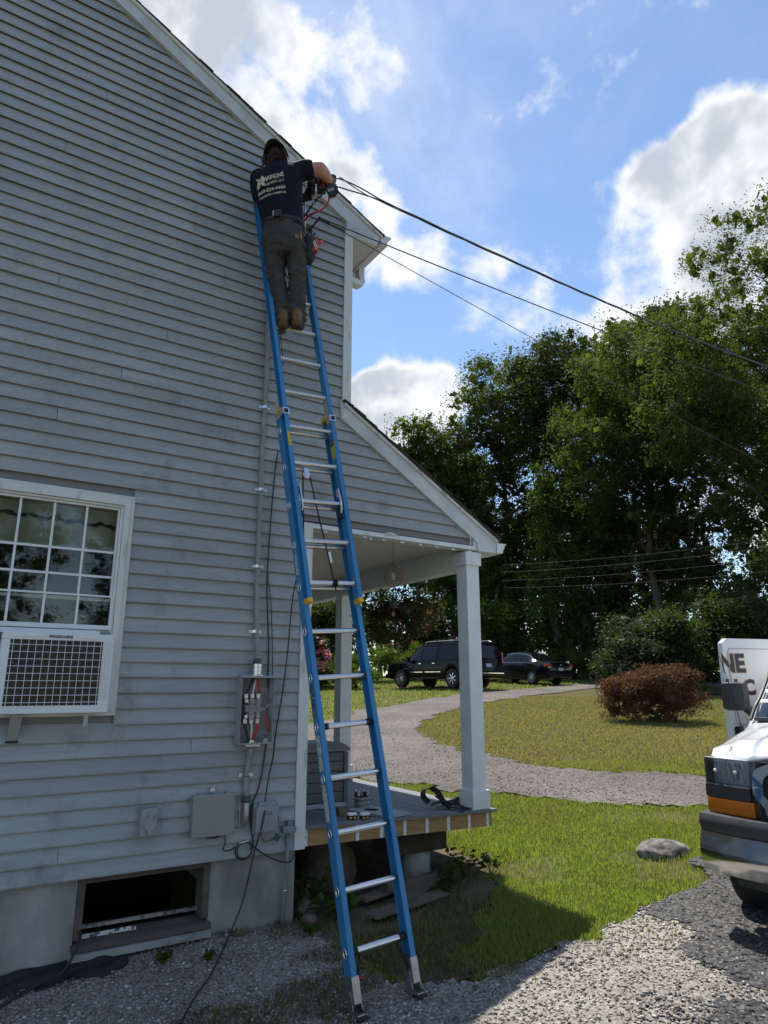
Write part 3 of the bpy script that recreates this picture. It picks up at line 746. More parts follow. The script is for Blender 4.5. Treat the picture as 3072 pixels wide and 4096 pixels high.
# air conditioner in the window
ac = thing('air_conditioner', 'white window air conditioner with wire grille under the raised sash', 'air conditioner', (-1.75, -.08, 1.57))
AF = -.15
def B(*a, **k): return MB().box(*a, **k)
mb = MB(); mb.bbox(-2.078, -1.432, AF + .012, .03, 1.572, 2.062, .006); mb.build('cabinet', WHITE_VINYL, ac, world=True)
mb = MB(); mb.bbox(-2.080, -1.430, AF - .002, AF + .012, 2.019, 2.064, .004); mb.bbox(-2.080, -1.430, AF - .002, AF + .012, 1.574, 1.621, .004); mb.bbox(-2.080, -2.034, AF - .002, AF + .012, 1.621, 2.019, .004); mb.bbox(-1.496, -1.430, AF - .002, AF + .012, 1.621, 2.019, .004)
mb.build('front_frame', WHITE_VINYL, ac, world=True)
for k in range(4): MB().bbox(-1.488 + k * .013, -1.480 + k * .013, AF - .007, AF - .001, 1.65, 2.012, .002).build('rib', WHITE_VINYL, ac, world=True)
for q in ((-2.01, -1.85, 2.036, 2.046), (-1.65, -1.52, 2.036, 2.046)): MB().bbox(q[0], q[1], AF - .006, AF - .001, q[2], q[3], .002).build('louvre_slot', WHITE_VINYL, ac, world=True)
for q in ((-2.00, -1.97), (-1.56, -1.53)): MB().bbox(q[0], q[1], AF - .006, AF - .001, 1.588, 1.600, .003).build('drain_boss', WHITE_VINYL, ac, world=True)
COIL = mat('condenser_fins', (.075, .062, .048), rough=.6, metal=.3, var=.5, vs=60, stretch=(.15, 1, 3.5), col2=(.03, .026, .02), contrast=(.35, .65), bump=.4, bs=90)
MB().box(-2.034, -1.496, AF + .006, AF + .0115, 1.621, 2.019).build('condenser', COIL, ac, world=True)
mb = MB()
for k in range(13):
    x = -2.018 + k * .0425; mb.tube([(x, AF - .004, 1.612), (x, AF - .004, 2.024)], .0021, 5)
for k in range(9):
    zz = 1.640 + k * .0435; mb.tube([(-2.04, AF - .0075, zz), (-1.49, AF - .0075, zz)], .0021, 5)
mb.build('grille_wires', WHITE_VINYL, ac, world=True)
INK = mat('black_print', (.02, .02, .022), rough=.6)
lettering('brand_lettering', 'FRIGIDAIRE', .0245, lambda a, b: (-1.752 + a, AF - .004, 2.041 + b), INK, ac, bold=.0008, sx=1.12, world=True)
MB().box(-2.33, -1.44, -.03, -.012, 2.066, 2.099).build('top_rail', WHITE_VINYL, ac, world=True)
mb = MB()
for k in range(12): mb.box(-1.50 + k * .0055, -1.4975 + k * .0055, -.034, -.030, 2.070, 2.096)
mb.build('foam_gap', GREY_PLASTIC, ac, world=True)
mb = MB()
for k in range(7): mb.box(-2.335 + k * .0365, -2.305 + k * .0365, -.02 + .006 * (k % 2), -.008 + .006 * (k % 2), 1.615, 2.066)
mb.build('side_curtain', WHITE_VINYL, ac, world=True)
BRKT = mat('painted_bracket', (.42, .42, .39), rough=.5, var=.1)
mb = MB(); mb.prism([(-.145, 1.571), (-.09, 1.571), (-.012, 1.44), (-.012, 1.405)], lambda a, b, t: (t, a, b), (-1.975, -1.915)); mb.build('support_arm', BRKT, ac, world=True)
MB().box(-1.98, -1.91, -.03, -.012, 1.398, 1.412).build('support_foot', BLACK, ac, world=True)
mb = MB(); mb.box(-1.565, -1.54, -.135, -.131, 1.492, 1.571); mb.build('slotted_bracket', BRKT, ac, world=True)

# meter socket
ms = thing('meter_socket', 'open grey meter box with exposed wires and clear terminal block on the siding', 'meter box', (-.39, -.03, 1.33))
x0, x1, y0, y1, z0, z1 = -.515, -.262, -.125, -.016, 1.335, 1.81
mb = MB(); t = .003
mb.box(x0, x1, y1 - t, y1, z0, z1); mb.box(x0, x0 + t, y0, y1 - t, z0, z1); mb.box(x1 - t, x1, y0, y1 - t, z0, z1)
mb.box(x0 + t, x1 - t, y0, y1 - t, z1 - t, z1); mb.box(x0 + t, x1 - t, y0, y1 - t, z0, z0 + t)
mb.box(x0 + t, x1 - t, y0, y0 + t, z0 + t, z0 + .010); mb.box(x0 - .002, x1 + .004, y0 - .004, y1, z1 + .0005, z1 + .004); mb.box(x0 - .002, x1 + .004, y0 - .005, y0 - .001, z1 - .012, z1 + .004)
mb.build('enclosure', GREY_BOX, ms, world=True)
PAPER = mat('paper_label', (.55, .55, .53), rough=.7, var=.5, vs=140, col2=(.3, .3, .3), contrast=(.45, .6), stretch=(1, 1, 1.5))
MB().box(x1 - .005, x1 - .0035, y0 + .02, y0 + .085, 1.655, 1.785).build('label', PAPER, ms, world=True)
MB().box(x1 - .005, x1 - .0035, y0 + .02, y0 + .085, 1.52, 1.62).build('label', PAPER, ms, world=True)
REDP = mat('red_plastic', (.55, .02, .03), rough=.4); CLEARP = mat('clear_plastic', (.55, .53, .52), rough=.12, spec=.8, trans=.55)
MB().box(x0 + .004, x0 + .022, y1 - .03, y1 - .008, 1.605, 1.675).build('red_barrier', REDP, ms, world=True)
MB().box(x0 + .004, x0 + .022, y1 - .03, y1 - .008, 1.485, 1.55).build('red_barrier', REDP, ms, world=True)
mb = MB()
for (a, b, c, d, e, f) in [(-.47, -.36, -.095, -.055, 1.555, 1.605), (-.45, -.345, -.09, -.05, 1.61, 1.64), (-.455, -.35, -.09, -.05, 1.52, 1.55), (-.36, -.315, -.09, -.06, 1.56, 1.59), (-.44, -.40, -.10, -.05, 1.50, 1.65), (-.385, -.355, -.10, -.05, 1.505, 1.645)]:
    mb.bbox(a, b, c, d, e, f, .005)
mb.build('clear_block', CLEARP, ms, world=True)
for k, x in enumerate((-.462, -.415, -.368)):
    for zz in (1.668, 1.492):
        mb = MB(); mb.bbox(x - .014, x + .014, -.085, -.050, zz - .016, zz + .016, .003); mb.lathe([(.008, 0), (.008, .003)], 10, Matrix.Translation((x, -.085, zz)) @ Matrix.Rotation(rad(90), 4, 'X')); mb.build('terminal_lug', STEEL, ms, world=True)
        mb = MB(); mb.bbox(x - .012, x + .012, -.095, -.045, zz - (.045 if zz > 1.6 else -.02), zz - (.02 if zz > 1.6 else -.045), .003); mb.build('jaw', STEEL, ms, world=True)
WIREB = BLACK_CABLE; WIRER = mat('red_wire', (.45, .015, .03), rough=.4); WIREN = mat('bare_strand', (.62, .6, .57), rough=.35, metal=.8)
def wire(name, pts, r, m, root, n=8):
    # smooth the points
    P = [Vector(p) for p in pts]; out = []
    for i in range(len(P) - 1):
        a, b, c, d = P[max(i - 1, 0)], P[i], P[i + 1], P[min(i + 2, len(P) - 1)]
        for q in range(5):
            t = q / 5; out.append(.5 * ((2 * b) + (c - a) * t + (2 * a - 5 * b + 4 * c - d) * t * t + (3 * b - a - 3 * c + d) * t ** 3))
    out.append(P[-1])
    mb = MB(); mb.tube(out, r, n)
    return mb.build(name, m, root, smooth=True, world=root is not None)
wire('black_lead', [(-.40, -.06, 1.805), (-.435, -.07, 1.74), (-.462, -.07, 1.67)], .0065, WIREB, ms)
wire('black_lead', [(-.395, -.06, 1.805), (-.425, -.06, 1.74), (-.455, -.06, 1.68)], .0055, WIREB, ms)
wire('neutral_strand', [(-.385, -.065, 1.805), (-.40, -.075, 1.74), (-.414, -.075, 1.67)], .007, WIREN, ms)
wire('red_lead', [(-.375, -.06, 1.805), (-.372, -.08, 1.76), (-.362, -.08, 1.71), (-.366, -.075, 1.67)], .008, WIRER, ms)
wire('black_lead', [(-.462, -.07, 1.49), (-.452, -.075, 1.44), (-.425, -.07, 1.37), (-.41, -.06, 1.345)], .009, WIREB, ms)
wire('neutral_strand', [(-.414, -.07, 1.49), (-.405, -.075, 1.44), (-.408, -.07, 1.37), (-.40, -.06, 1.345)], .008, WIREN, ms)
wire('red_lead', [(-.366, -.07, 1.49), (-.368, -.08, 1.44), (-.385, -.075, 1.38), (-.40, -.06, 1.345)], .0095, WIRER, ms)
wire('jumper_wire', [(-.33, -.08, 1.575), (-.305, -.10, 1.59), (-.29, -.10, 1.62)], .002, STEEL, ms)
mb = MB(); mb.tube([(-.312, -.10, 1.535), (-.307, -.10, 1.515), (-.288, -.105, 1.43), (-.285, -.105, 1.42)], [.005, .008, .0085, .005], 8); mb.build('red_handle', REDP, ms, smooth=True, world=True)
mb = MB(); mb.box(-.33, -.295, y0 + .004, y0 + .007, 1.342, 1.372); mb.lathe([(.005, 0), (.005, .001)], 8, Matrix.Translation((-.312, y0 + .003, 1.358)) @ Matrix.Rotation(rad(90), 4, 'X')); mb.build('latch_tab', GREY_BOX, ms, world=True)
mb = MB(); mb.lathe([(.034, 0), (.034, .012), (.022, .014), (.022, .022)], 16, Matrix.Translation((-.40, -.065, 1.34)) ); mb.build('bottom_hub', STEEL, ms, world=True)

# service cable with straps
SE = mat('grey_cable_jacket', (.27, .275, .275), rough=.55, var=.2, vs=9, bump=.25, bs=22)
sc1 = thing('service_cable', 'grey service cable strapped up the siding above the meter box', 'cable', (-.385, -.03, 1.82))
pts = [(-.380, -.062, 1.93), (-.378, -.055, 2.02), (-.388, -.04, 2.12), (-.398, -.034, 2.4), (-.400, -.034, 2.64), (-.404, -.034, 3.0), (-.403, -.034, 3.26), (-.408, -.034, 3.6), (-.404, -.034, 3.96), (-.400, -.034, 4.31), (-.41, -.034, 4.7), (-.40, -.034, 5.1), (-.30, -.05, 5.35)]
P = [Vector(p) for p in pts]; path = []
for i in range(len(P) - 1):
    for q in range(8):
        t = q / 8; p = P[i].lerp(P[i + 1], t); path.append(p + Vector((.003 * math.sin(len(path) * 1.1), 0, 0)))
mb = MB(); mb.tube(path, [.0185 + .0012 * math.sin(i * .9) for i in range(len(path))], 12); mb.build('jacket', SE, sc1, smooth=True, world=True)
for k, zz in enumerate((2.14, 2.639, 3.258, 3.963)):
    mb = MB(); x = -.400 + .004 * (zz < 2.2)
    ring = [(x - .050, -.0265, zz), (x - .024, -.0265, zz), (x - .021, -.046, zz), (x - .010, -.0575, zz), (x + .010, -.0575, zz), (x + .021, -.046, zz), (x + .024, -.0265, zz), (x + .050, -.0265, zz)]
    for a, b in zip(ring[:-1], ring[1:]):
        mb.add([(a[0], a[1], zz - .011), (b[0], b[1], zz - .011), (b[0], b[1], zz + .011), (a[0], a[1], zz + .011), (a[0], a[1] + .003, zz - .011), (b[0], b[1] + .003, zz - .011), (b[0], b[1] + .003, zz + .011), (a[0], a[1] + .003, zz + .011)], [(0, 1, 2, 3), (7, 6, 5, 4), (0, 4, 5, 1), (3, 2, 6, 7)])
    for sx_ in (-.040, .040): mb.lathe([(.005, 0), (.004, .004)], 8, Matrix.Translation((x + sx_, -.0265, zz)) @ Matrix.Rotation(rad(90), 4, 'X'))
    mb.build('strap', STEEL, sc1, world=True)
mb = MB(); Mx = Matrix.Translation((-.380, -.065, 1.814)); mb.lathe([(.050, 0), (.050, .006), (.033, .010), (.033, .035), (.036, .036), (.036, .050), (.031, .051), (.031, .062), (.036, .063), (.036, .085), (.030, .09)], 20, Mx); mb.build('connector', STEEL, sc1, auto=35, world=True)
mb = MB(); mb.lathe([(.034, .086), (.032, .105), (.024, .125)], 18, Mx); mb.build('sealing_boot', mat('duct_sealant', (.07, .07, .072), rough=.6), sc1, auto=50, world=True)
sc2 = thing('lower_cable', 'grey cable running from the meter box down to a conduit elbow', 'cable', (-.40, -.03, .78))
mb = MB(); mb.tube([(-.40, -.065, 1.335), (-.398, -.055, 1.28), (-.405, -.04, 1.2), (-.414, -.036, 1.12), (-.416, -.036, 1.03), (-.414, -.045, .95)], .0195, 12); mb.build('jacket', SE, sc2, smooth=True, world=True)
mb = MB(); mb.box(-.465, -.36, -.024, -.018, 1.108, 1.132); mb.tube([(-.437, -.03, 1.12), (-.430, -.055, 1.12), (-.414, -.06, 1.12), (-.398, -.055, 1.12), (-.391, -.03, 1.12)], .008, 4); mb.build('strap', STEEL, sc2, world=True)
mb = MB(); mb.bbox(-.455, -.345, -.10, -.075, 1.318, 1.333, .003); mb.build('clamp', STEEL, sc2, world=True)
mb = MB(); mb.lathe([(.030, 0), (.033, .02), (.025, .045)], 16, Matrix.Translation((-.412, -.05, .935))); mb.build('sealing_boot', mat('sealant_dark', (.07, .07, .072), rough=.6), sc2, smooth=True, world=True)
mb = MB(); rings = []
for zz, w, d0 in [(.775, .018, -.03), (.785, .026, -.055), (.81, .030, -.075), (.86, .031, -.082), (.91, .031, -.082), (.935, .032, -.08)]:
    rings.append([Vector((-.412 + w * math.cos(q) , -.02 + (d0 + .02) * max(0, math.sin(q)), zz)) for q in [math.pi * i / 10 for i in range(11)]] + [Vector((-.412 - w, -.012, zz)), Vector((-.412 + w, -.012, zz))])
mb.loft(rings); mb.bbox(-.449, -.375, -.024, -.014, .772, .938, .003); mb.lathe([(.035, .928), (.036, .94)], 16, Matrix.Translation((-.412, -.05, 0)))
for (a, b) in [(-.442, .782), (-.382, .782), (-.442, .93), (-.382, .93)]: mb.lathe([(.006, 0), (.005, .004)], 8, Matrix.Translation((a, -.024, b)) @ Matrix.Rotation(rad(90), 4, 'X'))
mb.build('conduit_elbow', mat('cast_aluminium', (.5, .51, .52), rough=.4, metal=.8, var=.1), sc2, auto=40, world=True)

# power inlet
pi_ = thing('power_inlet', 'small grey power inlet box with round flip cover on the lower siding', 'inlet box', (-1.09, -.02, .79))
mb = MB(); mb.bbox(-1.142, -1.036, -.085, -.014, .792, .962, .006); mb.build('box', GREY_BOX, pi_, world=True)
mb = MB(); mb.lathe([(.041, 0), (.041, .010), (.036, .015)], 28, Matrix.Translation((-1.085, -.085, .862)) @ Matrix.Rotation(rad(90), 4, 'X')); mb.bbox(-1.10, -1.07, -.100, -.085, .805, .83, .004); mb.build('flip_cover', GREY_BOX, pi_, auto=35, world=True)
mb = MB(); mb.tube([(-1.105, -.095, .925), (-1.06, -.095, .925)], .008, 8); mb.bbox(-1.10, -1.065, -.10, -.085, .90, .93, .003); mb.build('hinge', GREY_BOX, pi_, world=True)
MB().box(-1.1438, -1.1422, -.06, -.035, .85, .905).build('side_label', PAPER, pi_, world=True)
# junction box
jb = thing('junction_box', 'square grey-green junction box with clasps beside the conduit elbow', 'junction box', (-.66, -.02, .745))
JBM = mat('greygreen_plastic', (.27, .285, .265), rough=.5, var=.05)
mb = MB(); mb.bbox(-.800, -.515, -.060, -.014, .752, 1.010, .008); mb.build('base', JBM, jb, world=True)
mb = MB(); mb.bbox(-.806, -.509, -.092, -.0605, .746, 1.016, .008); mb.build('lid', JBM, jb, world=True)
for (a, b) in [(-.75, 1.018), (-.56, 1.018)]:
    mb = MB(); mb.bbox(a - .016, a + .016, -.085, -.045, b - .003, b + .010, .002); mb.build('clasp', JBM, jb, world=True)
for (a, b) in [(-.815, .99), (-.815, .765), (-.500, .99), (-.500, .765)]:
    mb = MB(); mb.bbox(a - .016, a + .016, -.026, -.016, b - .008, b + .008, .003); mb.build('mount_ear', JBM, jb, world=True)
mb = MB(); mb.bbox(-.675, -.645, -.045, -.016, 1.028, 1.052, .002); mb.lathe([(.006, 0), (.006, .002)], 8, Matrix.Translation((-.66, -.045, 1.04)) @ Matrix.Rotation(rad(90), 4, 'X')); mb.build('lug', STEEL, jb, world=True)
wire('lead', [(-.687, -.03, .745), (-.66, -.03, .728), (-.60, -.03, .728), (-.554, -.03, .741), (-.544, -.03, .689), (-.554, -.03, .643), (-.513, -.03, .632), (-.466, -.03, .651)], .004, BLACK_CABLE, jb)
# telephone box
tb = thing('telephone_box', 'rounded grey telephone box low on the siding beside the corner board', 'utility box', (-.25, -.02, .72))
mb = MB(); mb.bbox(-.352, -.165, -.055, -.014, .722, .925, .012); mb.build('back', GREY_PLASTIC, tb, world=True)
mb = MB(); mb.bbox(-.345, -.170, -.088, -.050, .730, .905, .016); mb.bbox(-.325, -.19, -.080, -.05, .90, .935, .006); mb.build('cover', GREY_PLASTIC, tb, auto=40, world=True)
mb = MB(); mb.bbox(-.172, -.158, -.07, -.045, .80, .83, .004); mb.build('latch', BLACK, tb, world=True)
mb = MB(); mb.box(-.285, -.225, -.0895, -.0882, .868, .873); mb.box(-.285, -.225, -.0895, -.0882, .845, .862); mb.build('moulded_mark', mat('mark_grey', (.19, .2, .21), rough=.6), tb, world=True)
# pvc conduit down into the gravel
pv = thing('pvc_conduit', 'grey conduit dropping from a small block to the gravel at the house corner', 'conduit', (-.065, -.03, gz(-.065, -.03)))
PVC = mat('grey_pvc', (.20, .22, .25), rough=.5, var=.1)
mb = MB(); mb.bbox(-.125, -.022, -.075, -.016, .705, .752, .004); mb.bbox(-.082, -.045, -.06, -.02, .752, .785, .004); mb.build('block', PVC, pv, world=True)
mb = MB(); mb.tube([(-.068, -.03, .705), (-.068, -.03, .48), (-.065, -.028, .44), (-.072, -.02, .38), (-.074, -.01, .30), (-.078, -.008, .0)], .0155, 12); mb.build('pipe', PVC, pv, smooth=True, world=True)
mb = MB(); mb.tube([(-.094, -.008, .318), (-.085, -.028, .318), (-.066, -.028, .318), (-.057, -.008, .318)], .005, 5); mb.build('pipe_strap', STEEL, pv, world=True)
# loose cables
w = wire('black_cable', [(-.09, -.10, 2.60), (-.099, -.06, 2.456), (-.113, -.05, 2.274), (-.127, -.05, 2.024), (-.157, -.05, 1.714), (-.203, -.05, 1.402), (-.218, -.05, 1.231), (-.241, -.05, 1.12), (-.269, -.06, .956), (-.291, -.095, .837), (-.313, -.08, .72), (-.34, -.05, .571), (-.40, -.05, .313), (-.473, -.06, .15)] + [(x_, y_, gz(x_, y_) + .022) for x_, y_ in ((-.58, -.22), (-.68, -.37), (-.78, -.52), (-.88, -.64), (-.97, -.76), (-1.06, -.90), (-1.14, -1.05), (-1.2, -1.2), (-1.3, -1.6))], .0058, BLACK_CABLE, None)
tag(w, 'long black cable hanging down the siding and trailing off across the gravel', 'cable')
w = wire('black_cable', [(-.28, -.06, 3.60), (-.284, -.035, 3.504), (-.298, -.035, 3.266), (-.311, -.035, 2.92), (-.318, -.035, 2.55), (-.301, -.035, 2.265), (-.282, -.035, 2.02), (-.270, -.02, 1.80), (-.262, -.008, 1.6)], .006, BLACK_CABLE, None); tag(w, 'thick black cable on the siding dropping behind the meter box from above', 'cable')
w = wire('black_cable', [(-.318, -.035, 2.62), (-.30, -.035, 2.5), (-.279, -.035, 2.373), (-.255, -.035, 2.091), (-.240, -.03, 1.832), (-.250, -.008, 1.6)], .0035, BLACK_CABLE, None); tag(w, 'thin black wire just right of the thick cable above the meter box', 'cable')
w = wire('black_cable', [(-.262, -.02, 1.36), (-.267, -.03, 1.323), (-.28, -.03, 1.214), (-.293, -.03, 1.115), (-.319, -.03, 1.006), (-.340, -.03, .96), (-.362, -.03, .90), (-.360, -.03, .779), (-.345, -.03, .718), (-.336, -.03, .66), (-.355, -.03, .621)], .006, BLACK_CABLE, None); tag(w, 'black cable from under the meter box running behind the telephone box', 'cable')
cc_ = thing('cable_coil', 'small coil of black coaxial cable hanging below the telephone box', 'cable', (-.406, -.03, .57))
for rr, dx in ((.062, 0), (.056, .006)):
    mb = MB(); mb.tube([(-.406 + dx + rr * math.cos(q), -.032 - dx, .622 + rr * .95 * math.sin(q)) for q in [2 * math.pi * i / 36 for i in range(36)]], .0042, 6, closed=True); mb.build('loop', BLACK_CABLE, cc_, smooth=True, world=True)
mb = MB(); mb.tube([(-.445, -.04, .672), (-.41, -.042, .678), (-.375, -.04, .682)], .007, 8); mb.build('coupler', STEEL, cc_, world=True)
wire('tail', [(-.37, -.035, .67), (-.328, -.03, .636), (-.271, -.03, .594), (-.186, -.025, .543), (-.11, -.05, .514), (-.043, -.05, .513), (-.019, -.045, .553)], .0048, BLACK_CABLE, cc_)
wire('earth_wire', [(-.30, -.02, .722), (-.27, -.025, .70), (-.255, -.025, .665), (-.20, -.022, .66), (-.14, -.022, .69)], .0022, mat('green_wire', (.03, .10, .06), rough=.5), cc_)
MB().box(-.175, -.125, -.022, -.019, .655, .70, M=Matrix.Translation((-.15, 0, .68)) @ Matrix.Rotation(.5, 4, 'Y') @ Matrix.Translation((.15, 0, -.68))).build('green_tag', mat('green_tag', (.01, .12, .085), rough=.6), cc_, world=True)
w = wire('black_cable', [(-1.429, .05, .30), (-1.431, -.01, .262), (-1.45, -.05, .22), (-1.50, -.08, .13), (-1.56, -.11, .095), (-1.66, -.15, .085), (-1.80, -.24, .07), (-1.95, -.32, .05), (-2.3, -.5, .03)], .0085, BLACK_CABLE, None); tag(w, 'black cable coming out of the basement window onto the gravel', 'cable')
# landscape cloth along the foundation
TARP = mat('black_landscape_cloth', (.014, .014, .016), rough=.7, var=.4, vs=40, bump=.5, bs=14)
mb = MB(); nx, ny = 40, 8
for i in range(nx + 1):
    for j in range(ny + 1):
        x = -2.9 + 1.75 * i / nx; wv = .02 * math.sin(i * .9) + .012 * math.sin(i * 2.3)
        w_ = .20 if x < -1.3 else .20 - (x + 1.3) * .3
        y = .012 - (w_ + wv) * j / ny
        zz = gz(x, y) + .018 + .016 * math.sin(j * 1.4 + i * .5) * (j > 0) + .012 * mnoise.noise((x * 9, y * 14, 0)) + (.03 * (1 - j / ny))
        mb.v.append((x, y, zz))
mb.f = [(i * (ny + 1) + j, (i + 1) * (ny + 1) + j, (i + 1) * (ny + 1) + j + 1, i * (ny + 1) + j + 1) for i in range(nx) for j in range(ny)]; mb.m = [0] * len(mb.f)
o = mb.build('landscape_cloth', TARP, None, smooth=True); tag(o, 'crumpled black landscape cloth lying along the foundation under the basement window', 'cloth')
# ---------------------------------------------------------------- extension ladder
LADB = mat('blue_fibreglass', (.038, .215, .46), rough=.42, var=.26, vs=7, bump=.06, bs=90, stretch=(1, 1, .2))
YEL = mat('yellow_cap', (.75, .42, .015), rough=.45)
footL = Vector((-.256, -1.32, .012)); topL = Vector((-.630, -.045, 5.94))
U = (topL - footL).normalized()                       # along the rails
Wv = Vector((.416, -.005, .024)); Wv = (Wv - U * Wv.dot(U)).normalized()   # along the rungs
Nv = Wv.cross(U).normalized()                         # towards the climber
if Nv.y > 0: Nv = -Nv
ladder = thing('extension_ladder', 'tall blue fibreglass extension ladder leaning on the gable wall', 'ladder', footL)
Iv = -Nv
LM = Matrix(((Wv.x, Iv.x, U.x, 0), (Wv.y, Iv.y, U.y, 0), (Wv.z, Iv.z, U.z, 0), (0, 0, 0, 1)))
ladder.rotation_euler = LM.to_euler()
# ladder frame: a = across, b = towards climber, c = along
WID = .416
RS = .3048
def channel(mb, a, sgn, b0, b1, fl, c0, c1, th=.005):
    """web at a, flanges pointing sgn"""
    mb.box(min(a, a + sgn * th), max(a, a + sgn * th), b0, b1, c0, c1)
    for b in ((b0, b0 + th), (b1 - th, b1)):
        x = sorted((a + sgn * th, a + sgn * fl)); mb.box(x[0], x[1], b[0] , b[1], c0, c1)
BASE_TOP = RS * 12.5
BASE_C0 = .16
for s_, a in ((1, -.006), (-1, WID + .006)):
    mb = MB(); channel(mb, a, s_, -.042, .038, .034, BASE_C0, BASE_TOP); mb.build('base_rail', LADB, ladder)
FLY0 = RS * 8 - .12; FLY1 = RS * 20 - .05
FB = .052      # fly sits in front
for s_, a in ((-1, .030), (1, WID - .030)):
    mb = MB(); channel(mb, a, s_, FB - .030, FB + .042, .032, FLY0, FLY1); mb.build('fly_rail', LADB, ladder)
def rung_mb(a0, a1, b, c):
    mb = MB(); n = 20; prof = []
    for k in range(n):
        q = 2 * math.pi * k / n; r = .0165 + (.0012 if k % 2 else 0)
        prof.append((r * math.cos(q) * 1.05, r * math.sin(q)))
    mb.prism([(p, q) for p, q in prof], lambda p, q, t: (t, b + p, c + q), (a0, a1)); return mb
for k in range(1, 13):
    rung_mb(.0, WID, -.002, RS * k - .01).build('rung', ALU, ladder)
    for a, sg in ((-.006, -1), (WID + .006, 1)):
        mb = MB(); c = RS * k - .01; ring = [(.016 * math.cos(q), .026 * math.sin(q)) for q in [2 * math.pi * i / 20 for i in range(20)]]
        mb.tube([(a + sg * .0015, -.002 + p, c + q) for p, q in ring], .0035, 6, closed=True); mb.build('rung_collar', ALU, ladder)
        mb = MB(); mb.prism([(-.012, .014), (.012, .014), (.013, 0), (.008, -.018), (-.008, -.018), (-.013, 0)], lambda p, q, t: (t, -.002 + p, c + q), (a, a + sg * .0012)); mb.build('rung_end', BLACK, ladder)
for k in range(8, 20):
    c = RS * k + .004
    rung_mb(.031, WID - .031, FB + .006, c).build('fly_rung', ALU, ladder)
    for a, sg in ((.035, 1), (WID - .035, -1)):
        mb = MB(); mb.lathe([(.0245, 0), (.0245, .004), (.019, .007)], 16, Matrix.Translation((a - sg * .0, FB + .006, c)) @ Matrix.Rotation(rad(90 * sg), 4, 'Y')); mb.build('rung_flange', ALU, ladder)
    for a, sg in ((.030, -1),):
        mb = MB(); mb.tube([(a + sg * .006, FB + .006 + .013 * math.cos(q), c + .018 * math.sin(q)) for q in [2 * math.pi * i / 16 for i in range(16)]], .0028, 6, closed=True); mb.build('rung_collar', ALU, ladder)
# caps
for a0, a1 in ((-.006, .034), (WID - .034, WID + .006)):
    mb = MB(); mb.bbox(a0, a1, FB - .034, FB + .046, FLY0 - .022, FLY0 + .012, .008); mb.build('bottom_cap', YEL, ladder)
    mb = MB(); mb.bbox(a0 - .006, a1 + .006, FB - .036, FB + .052, FLY1 - .06, FLY1 + .03, .014); mb.build('top_cap', YEL, ladder)
    mb = MB(); mb.bbox(a0 - .003, a1 + .003, -.046, .042, BASE_TOP - .02, BASE_TOP + .022, .008); mb.build('base_cap', YEL, ladder)
# guide brackets at the top of the base section
for a0, a1, sg in ((-.014, .040, -1), (WID - .040, WID + .014, 1)):
    mb = MB(); mb.bbox(a0, a1, FB + .043, FB + .050, BASE_TOP - .07, BASE_TOP - .015, .002); xo = a0 if sg < 0 else a1 - .005
    mb.box(xo, xo + .005, -.044, FB + .05, BASE_TOP - .07, BASE_TOP - .015); mb.build('guide_bracket', STEEL, ladder)
    mb = MB(); mb.bbox(min(a0, a1) + .012, max(a0, a1) - .012, FB + .050, FB + .056, BASE_TOP - .058, BASE_TOP - .028, .002); mb.build('bracket_pad', BLACK, ladder)
# rung locks on the second fly rung
for a, sg in ((.052, 1), (WID - .052, -1)):
    c = RS * 10 + .004
    mb = MB(); mb.bbox(a - .004, a + .004, FB - .01, FB + .035, c + .055, c + .115, .003)
    mb.prism([(.03, .10), (.045, .085), (.055, .02), (.05, -.05), (.03, -.08), (.018, -.075), (.034, -.04), (.038, .02), (.022, .07)], lambda p, q, t: (t, FB - .01 + p, c + q), (a - .005, a + .005)); mb.build('rung_lock', STEEL, ladder)
    mb = MB(); mb.bbox(a - .012, a + .012, FB - .02, FB + .01, c - .115, c - .045, .005); mb.build('lock_finger', BLACK, ladder)
# rope and pulley
ROPE = mat('black_rope', (.018, .018, .018), rough=.8, bump=.5, bs=300)
pul_c = RS * 11 - .07
mb = MB(); mb.lathe([(.026, -.010), (.030, -.006), (.026, 0), (.030, .006), (.026, .010)], 18, Matrix.Translation((.145, .03, pul_c)) @ Matrix.Rotation(rad(90), 4, 'X')); mb.bbox(.125, .165, .014, .046, pul_c - .015, pul_c + .055, .006); mb.build('pulley', STEEL, ladder)
mb = MB(); mb.tube([(.172, .032, pul_c), (.19, .04, pul_c - .3), (.205, .065, pul_c - .6), (.222, .082, pul_c - .90)], .0055, 7); mb.build('rope', ROPE, ladder, smooth=True)
mb = MB(); mb.tube([(.118, .032, pul_c), (.10, .0, pul_c - .25), (.085, -.03, pul_c - .5)], .0055, 7); mb.build('rope', ROPE, ladder, smooth=True)
mb = MB(); mb.tube([(.215, .076, pul_c - .62), (.219, .08, pul_c - .70)], .0095, 8); mb.build('rope_tag', mat('white_tag', (.75, .75, .73), rough=.6), ladder)
for dx in (.0, .016):
    mb = MB(); mb.tube([(.226 + dx, FB + .006 + .022 * math.cos(q), RS * 8 + .004 + .022 * math.sin(q)) for q in [2 * math.pi * i / 18 for i in range(18)]], .006, 6, closed=True); mb.build('rope_loop', ROPE, ladder, smooth=True)
for xx in (.085, .10):
    mb = MB(); mb.tube([(xx, .0, RS * 15 - .02), (xx, -.01, RS * 14)], .003, 5); mb.build('rope', ROPE, ladder)
